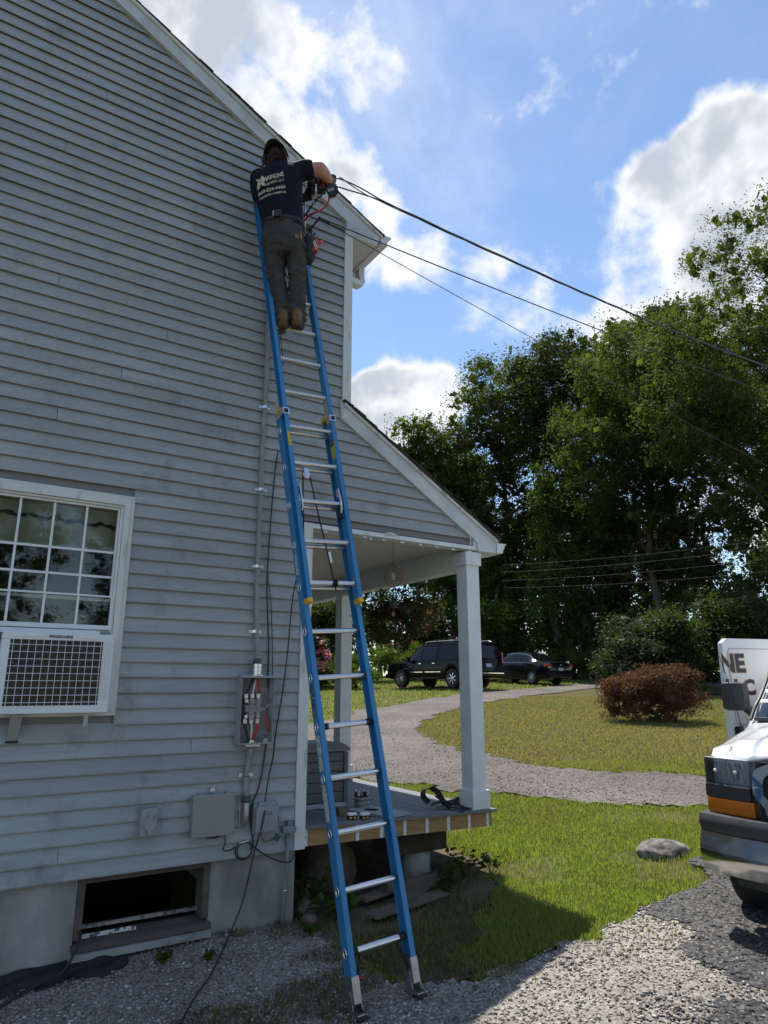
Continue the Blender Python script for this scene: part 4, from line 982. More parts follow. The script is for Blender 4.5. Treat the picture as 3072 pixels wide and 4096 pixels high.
# swivel feet
DULL = mat('dull_aluminium', (.42, .42, .42), rough=.42, metal=.9, var=.25, vs=20)
for a0, a1 in ((-.008, .036), (WID - .036, WID + .008)):
    f = sub('foot', ladder)
    mb = MB(); mb.bbox(a0 - .002, a1 + .002, -.046, .043, .06, BASE_C0 + .03, .003); mb.build('foot_boot', DULL, f)
    mb = MB(); mb.prism([(-.07, -.012), (.075, -.012), (.075, .0), (.028, .012), (.014, .10), (-.020, .10), (-.045, .012), (-.07, .004)], lambda p, q, t: (t, p, q + .02), (a0 - .008, a0 - .004)); mb.prism([(-.07, -.012), (.075, -.012), (.075, .0), (.028, .012), (.014, .10), (-.020, .10), (-.045, .012), (-.07, .004)], lambda p, q, t: (t, p, q + .02), (a1 + .004, a1 + .008)); mb.box(a0 - .0035, a1 + .0035, -.06, .065, .009, .016)
    mb.build('shoe_plate', DULL, f)
    mb = MB(); mb.bbox(a0 - .008, a1 + .008, -.072, .077, -.012, .0075, .003); mb.build('shoe_pad', BLACK, f)
# stays on the lowest rung
for a, sg in ((.050, 1), (WID - .050, -1)):
    mb = MB(); mb.lathe([(.021, -.018), (.021, .018)], 14, Matrix.Translation((a, -.002, RS - .01)) @ Matrix.Rotation(rad(90), 4, 'Y')); mb.tube([(a + sg * .03, .012, RS - .045), (a - sg * .02, .0, .12)], .009, 6); mb.lathe([(.014, -.01), (.014, .01)], 12, Matrix.Translation((a + sg * .03, .012, RS - .045)) @ Matrix.Rotation(rad(90), 4, 'X')); mb.build('stay', BLACK, ladder)
for a in (.048, WID - .048):
    mb = MB(); mb.lathe([(.021, -.02), (.021, .02)], 14, Matrix.Translation((a, -.002, RS * 5 - .01)) @ Matrix.Rotation(rad(90), 4, 'Y')); mb.build('rung_sleeve', BLACK, ladder)
# stickers
LABELW = mat('white_sticker', (.62, .63, .62), rough=.5, var=.6, vs=160, col2=(.10, .11, .12), contrast=(.45, .5), stretch=(1, 1, .35))
LABELG = mat('grey_sticker', (.45, .46, .46), rough=.5, var=.5, vs=120, col2=(.18, .19, .2), contrast=(.42, .55), stretch=(1, .4, 1.5))
def sticker(a, b0, b1, c0, c1, m, name='sticker', sg=-1):
    return MB().box(min(a, a + sg * .0012), max(a, a + sg * .0012), b0, b1, c0, c1).build(name, m, ladder)
xw = -.0062
sticker(xw, -.032, .018, RS * 3.18, RS * 3.86, LABELW); sticker(xw, -.032, .018, RS * 4.12, RS * 4.80, LABELW)
LABELN = mat('navy_sticker', (.02, .04, .13), rough=.4, var=.8, vs=120, col2=(.55, .56, .57), contrast=(.40, .44), stretch=(1, .8, .5))
sticker(xw, -.034, .012, RS * 5.18, RS * 5.82, LABELN); sticker(xw, -.03, .026, RS * 12.4, RS * 12.8, LABELW)
# oval maker's badge
mb = MB(); mb.prism([(.019 * math.cos(q), .105 * math.sin(q)) for q in [2 * math.pi * i / 32 for i in range(32)]], lambda p, q, t: (t, -.004 + p, RS * 8.5 + q), (xw - .0012, xw)); mb.build('badge_rim', mat('badge_white', (.7, .7, .7), rough=.4), ladder)
mb = MB(); mb.prism([(.0165 * math.cos(q), .101 * math.sin(q)) for q in [2 * math.pi * i / 32 for i in range(32)]], lambda p, q, t: (t, -.004 + p, RS * 8.5 + q), (xw - .0018, xw - .0012)); mb.build('badge', mat('badge_blue', (.015, .06, .25), rough=.4), ladder)
lettering('badge_lettering', 'WERNER', .030, lambda p, q: (xw - .0024, -.004 + q * -1.0 * -1, RS * 8.5 - p), mat('badge_letter', (.75, .75, .75), rough=.4), ladder, bold=.0012, sx=1.25)
# caution labels on the right fly rail
xr = WID - .031
CY = mat('caution_yellow', (.62, .50, .02), rough=.5, var=.4, vs=130, col2=(.2, .16, .01), contrast=(.42, .5), stretch=(1, .5, 1.3))
sticker(xr, FB - .018, FB + .034, RS * 11.25, RS * 11.78, CY, 'caution_label')
sticker(xr - .0012, FB - .016, FB + .032, RS * 11.62, RS * 11.77, INK, 'caution_header')
lettering('caution_lettering', 'CAUTION', .016, lambda p, q: (xr - .0028, FB + .008 - p, RS * 11.695 + q), mat('caution_letter', (.7, .55, .03), rough=.5), ladder, bold=.0006, sx=.6)
sticker(xr, FB - .02, FB + .036, RS * 12.25, RS * 12.95, LABELG)
MB().box(.002, .026, FB + .0425, FB + .0435, RS * 11.4, RS * 11.8).build('sticker', CY, ladder)
for o in list(ladder.children_recursive):      # parts were laid out with b towards the climber
    if o.type == 'MESH':
        o.data.transform(Matrix.Diagonal((1, -1, 1, 1))); o.data.flip_normals()
# ---------------------------------------------------------------- the electrician on the ladder
PO = Vector((-.339, -.419, 4.515))
person = thing('person', 'person in navy work shirt, brown trousers and cap working high on the ladder', 'person', PO, (0, 0, -HEAD))
def p_world(x, y, z): return PO + Matrix.Rotation(-HEAD, 3, 'Z') @ Vector((x, y, z))
def remesh(mb, voxel, smooth=4, disp=None, factor=.5):
    me = mb.mesh('shape'); o = bpy.data.objects.new('shape', me); COL.objects.link(o)
    bm = bmesh.new(); bm.from_mesh(me); bmesh.ops.recalc_face_normals(bm, faces=bm.faces); bm.to_mesh(me); bm.free()
    m = o.modifiers.new('r', 'REMESH'); m.mode = 'VOXEL'; m.voxel_size = voxel
    s_ = o.modifiers.new('s', 'SMOOTH'); s_.iterations = smooth; s_.factor = factor
    dg = bpy.context.evaluated_depsgraph_get(); ev = o.evaluated_get(dg).to_mesh()
    n = len(ev.vertices); V = np.empty(n * 3, np.float32); ev.vertices.foreach_get('co', V); V = V.reshape(-1, 3)
    Nn = np.empty(n * 3, np.float32); ev.vertices.foreach_get('normal', Nn); Nn = Nn.reshape(-1, 3)
    Fs = [tuple(p.vertices) for p in ev.polygons]
    o.evaluated_get(dg).to_mesh_clear(); bpy.data.objects.remove(o); bpy.data.meshes.remove(me)
    if disp is not None:
        d = np.array([disp(Vector(p)) for p in V]); V = V + Nn * d[:, None]
    out = MB(); out.add([tuple(p) for p in V], Fs); return out
def ering(c, rx, ry, tilt=0.0, n=28, power=1.0, ytilt=0.0):
    out = []
    for k in range(n):
        q = 2 * math.pi * k / n; cx_, sy_ = math.cos(q), math.sin(q)
        x = rx * math.copysign(abs(cx_) ** power, cx_); y = ry * math.copysign(abs(sy_) ** power, sy_)
        out.append(Vector((c[0] + x, c[1] + y, c[2] + tilt * x + ytilt * y)))
    return out
def limb(mb, pts, rs, n=16):
    P = [Vector(p) for p in pts]; path = []; rr = []
    for i in range(len(P) - 1):
        for q in range(5):
            t = q / 5; path.append(P[i].lerp(P[i + 1], t)); rr.append(rs[i] * (1 - t) + rs[i + 1] * t)
    path.append(P[-1]); rr.append(rs[-1]); mb.tube(path, rr, n)
    for p, r in ((P[0], rs[0]), (P[-1], rs[-1])): mb.ball(p, r * .98, 14, 10)
    return mb
SKIN = mat('skin', (.50, .26, .18), rough=.5, var=.12, vs=14)
NAVY = mat('navy_cotton', (.0075, .0095, .021), rough=.85, var=.25, vs=24, bump=.25, bs=160, spec=.2)
BROWN = mat('brown_canvas', (.064, .059, .056), rough=.85, var=.28, vs=14, bump=.35, bs=140, spec=.2)
LEATHER = mat('tan_boot_leather', (.16, .085, .035), rough=.65, var=.3, vs=16, bump=.2)
SOLE = mat('boot_sole', (.12, .075, .035), rough=.8, var=.3, vs=30, bump=.5, bs=60)
HAIR = mat('brown_hair', (.055, .026, .013), rough=.45, var=.4, vs=60)
CAMO = mat('olive_camo_cloth', (.075, .072, .048), rough=.85, var=.6, vs=24, col2=(.022, .022, .016), contrast=(.42, .58), bump=.2, bs=200)
GLOVE = mat('black_work_glove', (.018, .018, .019), rough=.7, bump=.3, bs=120)
# trousers
mb = MB()
mb.loft([ering((-.112, -.065, .925), .160, .118, .02, power=.9), ering((-.110, -.07, .86), .168, .125, .02, power=.9), ering((-.100, -.078, .74), .180, .140, .03, power=.9), ering((-.090, -.075, .66), .178, .132, .0, power=.85), ering((-.082, -.07, .60), .168, .112, .0, power=.8)])
limb(mb, [(-.178, -.072, .70), (-.168, -.07, .55), (-.150, -.062, .40), (-.108, -.048, .20), (-.092, -.055, .065), (-.088, -.062, .020)], [.096, .084, .073, .066, .068, .066])
limb(mb, [(.002, -.072, .70), (.012, -.07, .55), (.020, -.062, .40), (.024, -.048, .20), (.030, -.055, .075), (.031, -.062, .028)], [.092, .080, .070, .064, .066, .064])
def wr(p):
    z = p.z; fold = mnoise.noise((p.x * 9, p.y * 9, z * 26)) + .6 * mnoise.noise((p.x * 20, p.y * 20 + 3, z * 48))
    a = .010 + .012 * math.exp(-((z - .09) / .09) ** 2) + .007 * math.exp(-((z - .42) / .10) ** 2) + .007 * math.exp(-((z - .66) / .07) ** 2)
    side = 1 if p.x > -.075 else -1
    return a * fold + .003 * mnoise.noise((p.x * 6 + side * 5, p.y * 6, z * 9))
remesh(mb, .0085, 2, wr).build('trousers', BROWN, person, smooth=True)
# belt, loops, patch, pencil
mb = MB(); mb.loft([ering((-.112, -.068, .885), .171, .130, .02, power=.9), ering((-.112, -.068, .925), .168, .126, .02, power=.9)]); mb.build('belt', BLACK, person, smooth=True)
mb = MB(); mb.bbox(-.165, -.105, -.225, -.185, .885, .945, .006); mb.build('phone_pouch', BLACK, person)
MB().box(-.178, -.166, -.222, -.190, .888, .935, M=None).build('metal_clip', mat('dull_clip', (.32, .31, .28), rough=.5, metal=.6), person)
MB().bbox(-.118, -.102, -.212, -.200, .862, .902, .002).build('belt_loop', BROWN, person)
# shirt
mb = MB()
mb.loft([ering((-.112, -.062, .875), .178, .130, -.10, power=.9), ering((-.118, -.06, .95), .176, .126, -.08, power=.9), ering((-.150, -.055, 1.11), .186, .128, .03, power=.88), ering((-.180, -.048, 1.29), .212, .134, .10, power=.86),
         ering((-.178, -.040, 1.41), .208, .128, .16, power=.88), ering((-.172, -.034, 1.475), .178, .105, .2), ering((-.180, -.025, 1.525), .105, .080, .18), ering((-.19, -.02, 1.55), .068, .065, .15)])
limb(mb, [(-.03, -.035, 1.455), (.03, -.03, 1.485), (.062, -.03, 1.49)], [.088, .086, .086])
limb(mb, [(-.34, -.03, 1.41), (-.355, .03, 1.38), (-.35, .09, 1.33)], [.078, .076, .072])
def wr2(p):
    d = .0035 * mnoise.noise((p.x * 11, p.y * 11, p.z * 7)) + .002 * mnoise.noise((p.x * 24 + 4, p.y * 24, p.z * 14))
    # drapery folds pulled from the raised right shoulder
    q = (p.x * .75 + p.z * .55) * 42
    d += .0038 * math.sin(q + 2.2 * mnoise.noise((p.x * 5, p.y * 5, p.z * 5))) * max(0, min(1, (1.2 - p.z) * 4)) * .9
    d += .004 * math.sin((p.z - p.x * .5) * 60) * max(0, min(1, (p.x + .06) * 8)) * .6
    return d
shirt_mb = remesh(mb, .0095, 3, wr2)
bvh = BVHTree.FromPolygons([Vector(v) for v in shirt_mb.v], shirt_mb.f)
shirt = shirt_mb.build('shirt', NAVY, person, smooth=True)
# print on the back of the shirt
PRINT = mat('cream_shirt_print', (.58, .56, .44), rough=.8); PRINTY = mat('gold_shirt_print', (.55, .33, .03), rough=.8)
def drape(x, z, lift):
    h = bvh.ray_cast(Vector((x, -1.0, z)), Vector((0, 1, 0)))[0]
    return (x, (h.y if h else -.17) - lift, z)
def print_text(name, body, cx_, cz_, w, h, ang, m, bold, parent=shirt, lift=.0030):
    V, F = text_geom(body, 1.0, bold, 'CENTER', 1)
    xs = [p.x for p in V]; ys = [p.y for p in V]; W_, H_ = max(xs) - min(xs), max(ys) - min(ys); mx_, my_ = (max(xs) + min(xs)) / 2, (max(ys) + min(ys)) / 2
    c, s_ = math.cos(ang), math.sin(ang); out = []
    for p in V:
        u, v = (p.x - mx_) / W_ * w, (p.y - my_) / H_ * h
        v += .0022 * math.sin(u * 60 + cz_ * 31)
        out.append(drape(cx_ + u * c - v * s_ * .6, cz_ + u * s_ + v * c, lift))
    mb = MB(); mb.add(out, F); return mb.build(name, m, parent)
A17 = rad(16.5)
print_text('shirt_name', 'MAINLINE', -.192, 1.296, .172, .047, A17, PRINT, .03)
print_text('shirt_trade', 'ELECTRIC, LLC', -.184, 1.240, .166, .030, A17, PRINT, .02)
print_text('shirt_number', '860-539-6680', -.203, 1.173, .236, .036, rad(12), PRINT, .03)
print_text('shirt_services', 'RESIDENTIAL·COMMERCIAL', -.192, 1.127, .228, .021, rad(11.5), PRINT, .02)
print_text('shirt_monogram', 'M', -.303, 1.252, .066, .100, A17, PRINT, .05)
mb = MB(); bolt = [(-.288, 1.335), (-.318, 1.250), (-.300, 1.252), (-.318, 1.172), (-.282, 1.268), (-.300, 1.264)]
mb.add([drape(x, z, .0050) for x, z in bolt], [(0, 1, 2, 5), (2, 3, 4, 5)]); mb.build('shirt_bolt', PRINTY, shirt)
# body: head, neck and arms as one surface
mb = MB()
HC = Vector((-.212, .015, 1.640))
mb.ball(HC, (.078, .096, .112), 24, 16); mb.ball(HC + Vector((0, .03, -.055)), (.062, .070, .060), 18, 12)
limb(mb, [(-.195, -.01, 1.46), (-.205, .0, 1.58)], [.060, .056])
mb.ball(HC + Vector((0, .100, -.012)), (.013, .018, .022), 10, 8); mb.ball(HC + Vector((0, .092, .012)), (.009, .012, .03), 10, 8)
for sx_ in (-1, 1):
    mb.ball(HC + Vector((sx_ * .080, -.005, -.012)), (.010, .020, .032), 10, 8)
    mb.ball(HC + Vector((sx_ * .032, .078, .020)), (.022, .016, .010), 10, 8)
mb.ball(HC + Vector((0, .088, -.052)), (.026, .012, .009), 10, 8)
limb(mb, [(.03, -.03, 1.488), (.12, -.03, 1.497), (.165, -.025, 1.500)], [.058, .060, .066]); limb(mb, [(.168, -.025, 1.500), (.20, .02, 1.50), (.235, .10, 1.50), (.255, .16, 1.505)], [.064, .055, .045, .033])
limb(mb, [(-.35, .05, 1.36), (-.34, .12, 1.29), (-.325, .165, 1.255)], [.052, .046, .044]); limb(mb, [(-.325, .165, 1.255), (-.18, .20, 1.29), (-.05, .19, 1.34), (.0, .18, 1.365)], [.044, .042, .034, .030])
remesh(mb, .0075, 4).build('body', SKIN, person, smooth=True)
for sx_ in (-1, 1):
    mb = MB(); mb.ball(HC + Vector((sx_ * .030, .088, .010)), .011, 10, 8); mb.build('eye', mat('eye_white', (.7, .68, .65), rough=.2), person, smooth=True)
# gloves with five fingers each
def glove(wrist, fwd, side, curl, name='glove'):
    f, s_ = Vector(fwd).normalized(), Vector(side).normalized(); n = f.cross(s_); w0 = Vector(wrist)
    mb = MB(); limb(mb, [w0 - f * .045, w0 + f * .01], [.038, .036])
    mb.ball(w0 + f * .05, .01, 6, 4)
    for k in range(-3, 4): limb(mb, [w0 + f * .005 + s_ * k * .008, w0 + f * .085 + s_ * k * .0115], [.017, .016], 10)
    for k, ln in zip((-1.5, -.5, .5, 1.5), (.062, .076, .072, .055)):
        b0 = w0 + f * .085 + s_ * k * .021; p1 = b0 + f * ln * .45 + n * curl * ln * .25; p2 = p1 + f * ln * .12 + n * curl * ln * .45; p3 = p2 - f * ln * .22 + n * curl * ln * .25
        limb(mb, [b0, p1, p2, p3], [.0105, .010, .0092, .008], 10)
    t0 = w0 + f * .03 - s_ * .032; limb(mb, [t0, t0 + f * .03 - s_ * .022 + n * curl * .02, t0 + f * .055 - s_ * .018 + n * curl * .045], [.013, .0115, .009], 10)
    return remesh(mb, .0042, 3).build(name, GLOVE, person, smooth=True)
glove((.258, .17, 1.505), (.15, .30, .10), (.2, -.1, -1), 1.0)
glove((.005, .175, 1.372), (.9, -.25, .25), (.1, .2, -1), -1.0)
# hair
mb = MB(); mb.ball(HC + Vector((0, -.018, .005)), (.090, .100, .112), 22, 14); mb.ball(HC + Vector((0, -.045, -.065)), (.080, .062, .060), 18, 12); mb.ball(HC + Vector((-.055, -.035, -.08)), (.035, .05, .045), 12, 8); mb.ball(HC + Vector((.05, -.04, -.07)), (.035, .05, .05), 12, 8)
hair = remesh(mb, .008, 2, lambda p: .006 * mnoise.noise((p.x * 40, p.y * 40, p.z * 14)) + .004 * mnoise.noise((p.x * 90, p.y * 90, p.z * 30))).build('hair', HAIR, person, smooth=True)
mb = MB(); hr = random.Random(9)
for k in range(150):
    a = rad(hr.uniform(180, 360)); r0 = .088; b0 = HC + Vector((r0 * math.cos(a), -.02 + .095 * math.sin(a), hr.uniform(-.075, .0)))
    out = Vector((math.cos(a), math.sin(a), 0)); L_ = hr.uniform(.03, .065)
    mb.tube([b0, b0 + out * L_ * .35 - Vector((0, 0, L_ * .5)), b0 + out * L_ * hr.uniform(.3, .9) + Vector((hr.uniform(-.012, .012), 0, -L_))], [.0035, .003, .0008], 4)
mb.build('hair_locks', HAIR, person, smooth=True, kind='stuff')
# cap worn back to front
cap = sub('cap', person)
CT = Matrix.Translation(HC + Vector((-.004, -.006, .035))) @ Matrix.Rotation(rad(-8), 4, 'Y') @ Matrix.Rotation(rad(-10), 4, 'X')
mb = MB(); prof = [(.101, -.005), (.103, .02), (.100, .05), (.088, .078), (.062, .097), (.03, .105), (.004, .106)]
mb.lathe(prof, 32, CT @ Matrix.Diagonal((.94, 1.08, 1, 1)), cap=False); mb.lathe([(.099, -.006), (.097, .02), (.001, .05)], 32, CT @ Matrix.Diagonal((.94, 1.08, 1, 1)), cap=False); mb.build('crown', CAMO, cap, smooth=True)
mb = MB(); top, bot = [], []
for i in range(21):
    a = rad(180 + 180 * i / 20); ca, sa = math.cos(a), math.sin(a)
    for rr, (px, py) in enumerate(((.097 * ca, .104 * sa), (.112 * ca, .150 * sa), (.110 * ca, .178 * sa))):
        zz = .0 - .030 * abs(ca) ** 2 * (1 + .3 * rr) - .012 * rr
        top.append(CT @ Vector((px, py, zz)))
mb.add(top, [(i * 3 + r_, i * 3 + r_ + 1, (i + 1) * 3 + r_ + 1, (i + 1) * 3 + r_) for i in range(20) for r_ in range(2)])
o = mb.build('brim', CAMO, cap, smooth=True); sm = o.modifiers.new('t', 'SOLIDIFY'); sm.thickness = .004
mb = MB(); mb.tube([CT @ Vector((.110 * math.cos(rad(180 + 180 * i / 20)), .178 * math.sin(rad(180 + 180 * i / 20)), -.030 * math.cos(rad(180 + 180 * i / 20)) ** 2 * 1.6 - .024)) for i in range(21)], .0028, 6); mb.build('brim_edge', mat('cap_piping', (.22, .21, .17), rough=.7), cap, smooth=True)
# boots
for (hx_, hz_, ang) in ((-.088, .0, 6), (.028, .006, -5)):
    b = sub('boot', person, (hx_, -.06, hz_ - .016), (rad(11), 0, rad(ang) + HEAD * .35))
    mb = MB(); mb.loft([ering((0, -.075, .018), .033, .012), ering((0, -.055, .02), .037, .03), ering((0, .05, .02), .047, .09), ering((0, .12, .02), .046, .07)], True) if False else None
    rings = []
    for (y, w, h, zc) in [(-.088, .022, .030, .045), (-.075, .034, .048, .055), (-.04, .038, .056, .06), (.02, .040, .050, .055), (.08, .046, .038, .045), (.14, .047, .032, .040), (.175, .036, .026, .035), (.192, .014, .014, .030)]:
        rings.append([Vector((w * math.cos(q), y, zc + h * math.sin(q))) for q in [2 * math.pi * k / 18 for k in range(18)]])
    mb.loft(rings); limb(mb, [(0, -.035, .06), (0, -.02, .10)], [.044, .042])
    remesh(mb, .007, 3, lambda p: .002 * mnoise.noise((p.x * 30, p.y * 30, p.z * 40))).build('upper', LEATHER, b, smooth=True)
    mb = MB(); out = []
    for (y, w) in [(-.092, .020), (-.080, .034), (-.05, .039), (.0, .036), (.05, .042), (.11, .050), (.16, .043), (.188, .026), (.198, .008)]: out.append((w, y))
    poly = [(w, y) for w, y in out] + [(-w, y) for w, y in reversed(out)]
    mb.prism(poly, lambda a, c, t: (a, c, t), (.0, .024)); mb.build('sole', SOLE, b)
    mb = MB(); mb.prism([(w, y) for w, y in out[:4]] + [(-w, y) for w, y in reversed(out[:4])], lambda a, c, t: (a * .98, c, t), (-.014, .0)); mb.build('heel', SOLE, b)
# pocket tag and pencil
MB().bbox(.010, .042, -.215, -.2075, .700, .735, .002, M=Matrix.Translation((.026, -.2, .717)) @ Matrix.Rotation(rad(28), 4, 'Z') @ Matrix.Translation((-.026, .222, -.717))).build('pocket_tag', mat('tan_tag', (.20, .15, .09), rough=.8), person)
mb = MB(); mb.tube([(.052, -.196, .745), (.060, -.194, .690)], .0042, 6); mb.build('pencil', mat('yellow_pencil', (.62, .27, .03), rough=.5), person)
# tool pouch on the right hip
tp = sub('tool_pouch', person)
mb = MB(); mb.loft([ering((.095, -.03, .60), .035, .06), ering((.105, -.03, .64), .048, .075), ering((.11, -.03, .74), .055, .085), ering((.105, -.03, .80), .05, .08)]); remesh(mb, .008, 2, lambda p: .004 * mnoise.noise((p.x * 20, p.y * 20, p.z * 20))).build('pouch', GLOVE, tp, smooth=True)
REDT = mat('red_tool', (.50, .02, .025), rough=.4); GREYT = mat('dark_blue_grip', (.03, .04, .09), rough=.5)
mb = MB(); mb.tube([(.112, -.05, .76), (.150, -.06, .85)], [.011, .008], 8); mb.build('tool_grip', GREYT, tp, smooth=True)
mb = MB(); mb.tube([(.118, -.03, .75), (.165, -.03, .82)], [.012, .010], 8); mb.build('tool_grip', REDT, tp, smooth=True)
mb = MB(); mb.bbox(.13, .178, -.09, -.045, .66, .755, .008, M=None); mb.build('red_tool', REDT, tp)
mb = MB(); mb.tube([(.16, -.06, .74), (.215, -.04, .775)], [.016, .011], 8); mb.build('tool_grip', REDT, tp, smooth=True)
mb = MB(); mb.tube([(.138, -.093, .75), (.168, -.094, .67)], .004, 6); mb.tube([(.150, -.093, .752), (.176, -.094, .69)], .004, 6); mb.build('white_mark', WHITE, tp)
mb = MB(); mb.tube([(.08, -.07, .90), (.092, -.08, .84), (.098, -.08, .78)], .007, 6); mb.build('pouch_strap', mat('leather_strap', (.09, .045, .02), rough=.7), tp, smooth=True)

# battery crimper and the connectors being joined
def pw(*a): return [p_world(*q) for q in a]
ct = thing('battery_crimper', 'black cordless crimping tool with a red label held in gloved hands by the rake', 'power tool', p_world(.15, .12, 1.38), (0, 0, -HEAD))
BT = mat('black_tool_plastic', (.013, .013, .014), rough=.4)
mb = MB(); mb.bbox(-.015, .062, -.045, .04, .015, .165, .012); mb.build('battery', BT, ct)
mb = MB(); mb.tube([(-.085, .0, .135), (-.03, .0, .14), (.03, .0, .145)], [.030, .036, .034], 14); mb.bbox(-.10, -.03, -.035, .03, .04, .12, .014); mb.build('motor_body', BT, ct, smooth=False, auto=40)
MB().box(.028, .056, -.0475, -.0455, .035, .135).build('red_label', mat('red_label', (.42, .03, .02), rough=.5, var=.6, vs=60, col2=(.05, .02, .02), contrast=(.42, .5)), ct)
mb = MB(); mb.tube([(-.055, 0, .04), (-.050, 0, -.01)], .006, 8); mb.tube([(-.050, 0, -.005), (-.048, 0, -.10)], .011, 10); mb.build('chuck', STEEL, ct)
for nm, c_, rt in (('wire_connector', (.262, .13, 1.515), 18), ('wire_connector', (.258, .12, 1.395), -24)):
    w = thing(nm, 'black insulated wire connector at the end of the twisted service drop' if rt > 0 else 'lower black insulated wire connector with the red and black leads', 'connector', p_world(*c_), (rad(10), rad(rt), -HEAD))
    mb = MB(); mb.bbox(-.032, .032, -.03, .03, -.045, .045, .009); mb.build('housing', BT, w)
    mb = MB(); mb.bbox(-.030, .030, -.034, -.0305, -.012, .012, .002); mb.bbox(-.012, .012, -.012, .012, .046, .058, .003); mb.build('clamp_bolt', GREY_PLASTIC, w)
def lead(name, pts, r, m, label):
    o = wire(name, pts, r, m, None); tag(o, label, 'wire'); return o
lead('red_lead', pw((.02, .20, 1.16), (.07, .16, 1.185), (.14, .13, 1.20), (.20, .12, 1.235), (.232, .12, 1.28), (.245, .12, 1.355)), .0085, WIRER, 'red insulated lead looping up to the lower connector')
lead('black_lead', pw((.02, .20, 1.20), (.07, .16, 1.25), (.13, .12, 1.31), (.19, .10, 1.36), (.235, .09, 1.43), (.25, .10, 1.47)), .0085, BLACK_CABLE, 'black insulated lead arcing from the shirt up to the connectors')
lead('bare_lead', pw((.025, .22, 1.12), (.028, .19, 1.25), (.03, .17, 1.38), (.035, .16, 1.50)), .008, WIREN, 'bare stranded lead hanging beside the navy shirt')
# ---------------------------------------------------------------- things on and about the porch
db = thing('deck_box', 'grey plastic deck storage box standing against the house on the porch', 'storage box', (.44, .85, dz(.44)))
DBX = mat('grey_green_resin', (.115, .12, .11), rough=.55, var=.08, vs=20, bump=.1, bs=60)
zb = dz(.44)
for k in range(5):
    z0_ = zb + .045 + k * .083
    mb = MB(); mb.bbox(.10, .765, .59, 1.12, z0_, z0_ + .079, .008); mb.build('panel', DBX, db, world=True)
mb = MB(); mb.box(.115, .75, .605, 1.10, zb + .04, zb + .46); mb.build('inner_wall', mat('seam_dark', (.05, .052, .05), rough=.8), db, world=True)
mb = MB(); mb.bbox(.745, .785, .575, .615, zb + .04, zb + .455, .006); mb.build('corner_post', DBX, db, world=True)
mb = MB(); mb.loft([[Vector((x, y, zb + .462)) for x, y in ((.08, .565), (.80, .565), (.80, 1.14), (.08, 1.14))], [Vector((x, y, zb + .485)) for x, y in ((.08, .565), (.80, .565), (.80, 1.14), (.08, 1.14))], [Vector((x, y, zb + .525)) for x, y in ((.12, .64), (.76, .64), (.76, 1.08), (.12, 1.08))]]); mb.build('lid', mat('grey_resin_lid', (.17, .175, .17), rough=.5, var=.06), db, world=True)
mb = MB(); mb.bbox(.10, .77, .585, 1.12, zb + .002, zb + .040, .004); mb.build('plinth', mat('pale_resin', (.42, .43, .42), rough=.6), db, world=True)
# electricity meter lying on its back
em = thing('electric_meter', 'round glass electric meter lying on its face on the deck', 'meter', (.91, .55, dz(.91)))
mb = MB(); mb.lathe([(.062, .0), (.070, .012), (.070, .072)], 28); mb.build('glass_dome', mat('meter_glass', (.33, .34, .34), rough=.12, spec=.8, trans=.4), em, smooth=True)
mb = MB(); mb.lathe([(.082, .066), (.086, .070), (.086, .082), (.076, .086), (.07, .087)], 28); mb.build('rim', mat('grey_rim', (.25, .25, .25), rough=.4, metal=.4), em, auto=40)
mb = MB(); mb.lathe([(.066, .0875), (.066, .094)], 24); mb.build('back_plate', BLACK, em)
for (x, y) in ((-.045, -.025), (-.045, .03), (.045, -.025), (.045, .03)):
    mb = MB(); mb.bbox(x - .010, x + .010, y - .003, y + .003, .0945, .138, .001); mb.build('blade', STEEL, em)
for x in (-.035, .03): MB().bbox(x - .012, x + .018, -.012, .012, .0945, .125, .003).build('blade_guard', BLACK, em)
cb = thing('cardboard_block', 'small brown block on the deck in front of the storage box', 'block', (.545, .24, dz(.545)), (0, 0, rad(-12)))
MB().bbox(-.045, .045, -.055, .055, .0, .062, .004).build('block', mat('brown_fibre', (.17, .125, .095), rough=.9, var=.2, vs=30), cb)
mp_ = thing('meter_cover', 'flat grey steel meter box cover with a round hole lying on the deck', 'cover plate', (.87, .21, dz(.87) + .003), (0, rad(1.4), rad(14)))
mb = MB(); n = 32; hole = [(-.0 + .068 * math.cos(2 * math.pi * k / n), .09 + .068 * math.sin(2 * math.pi * k / n)) for k in range(n)]
vs_ = []; fs_ = []
for zz in (.012, .016):
    for (x, y) in hole: vs_.append((x, y, zz))
    for k in range(n):
        a = 2 * math.pi * k / n; c, s_ = math.cos(a), math.sin(a); t = min(.15 / max(abs(c), 1e-6), ((.24 - .09) if s_ > 0 else (.24 + .09)) / max(abs(s_), 1e-6)); vs_.append((t * c, .09 + t * s_, zz))
for k in range(n):
    l = (k + 1) % n
    fs_ += [(k, l, n + l, n + k), (2 * n + k, 2 * n + n + k, 2 * n + n + l, 2 * n + l), (k, 2 * n + k, 2 * n + l, l), (n + k, n + l, 3 * n + l, 3 * n + k)]
mb.add(vs_, fs_); mb.box(-.152, -.150, -.24, .24, .0, .0155); mb.box(.150, .152, -.24, .24, .0, .0155); mb.box(-.15, .15, -.242, -.240, .0, .0155); mb.build('plate', GREY_BOX, mp_)
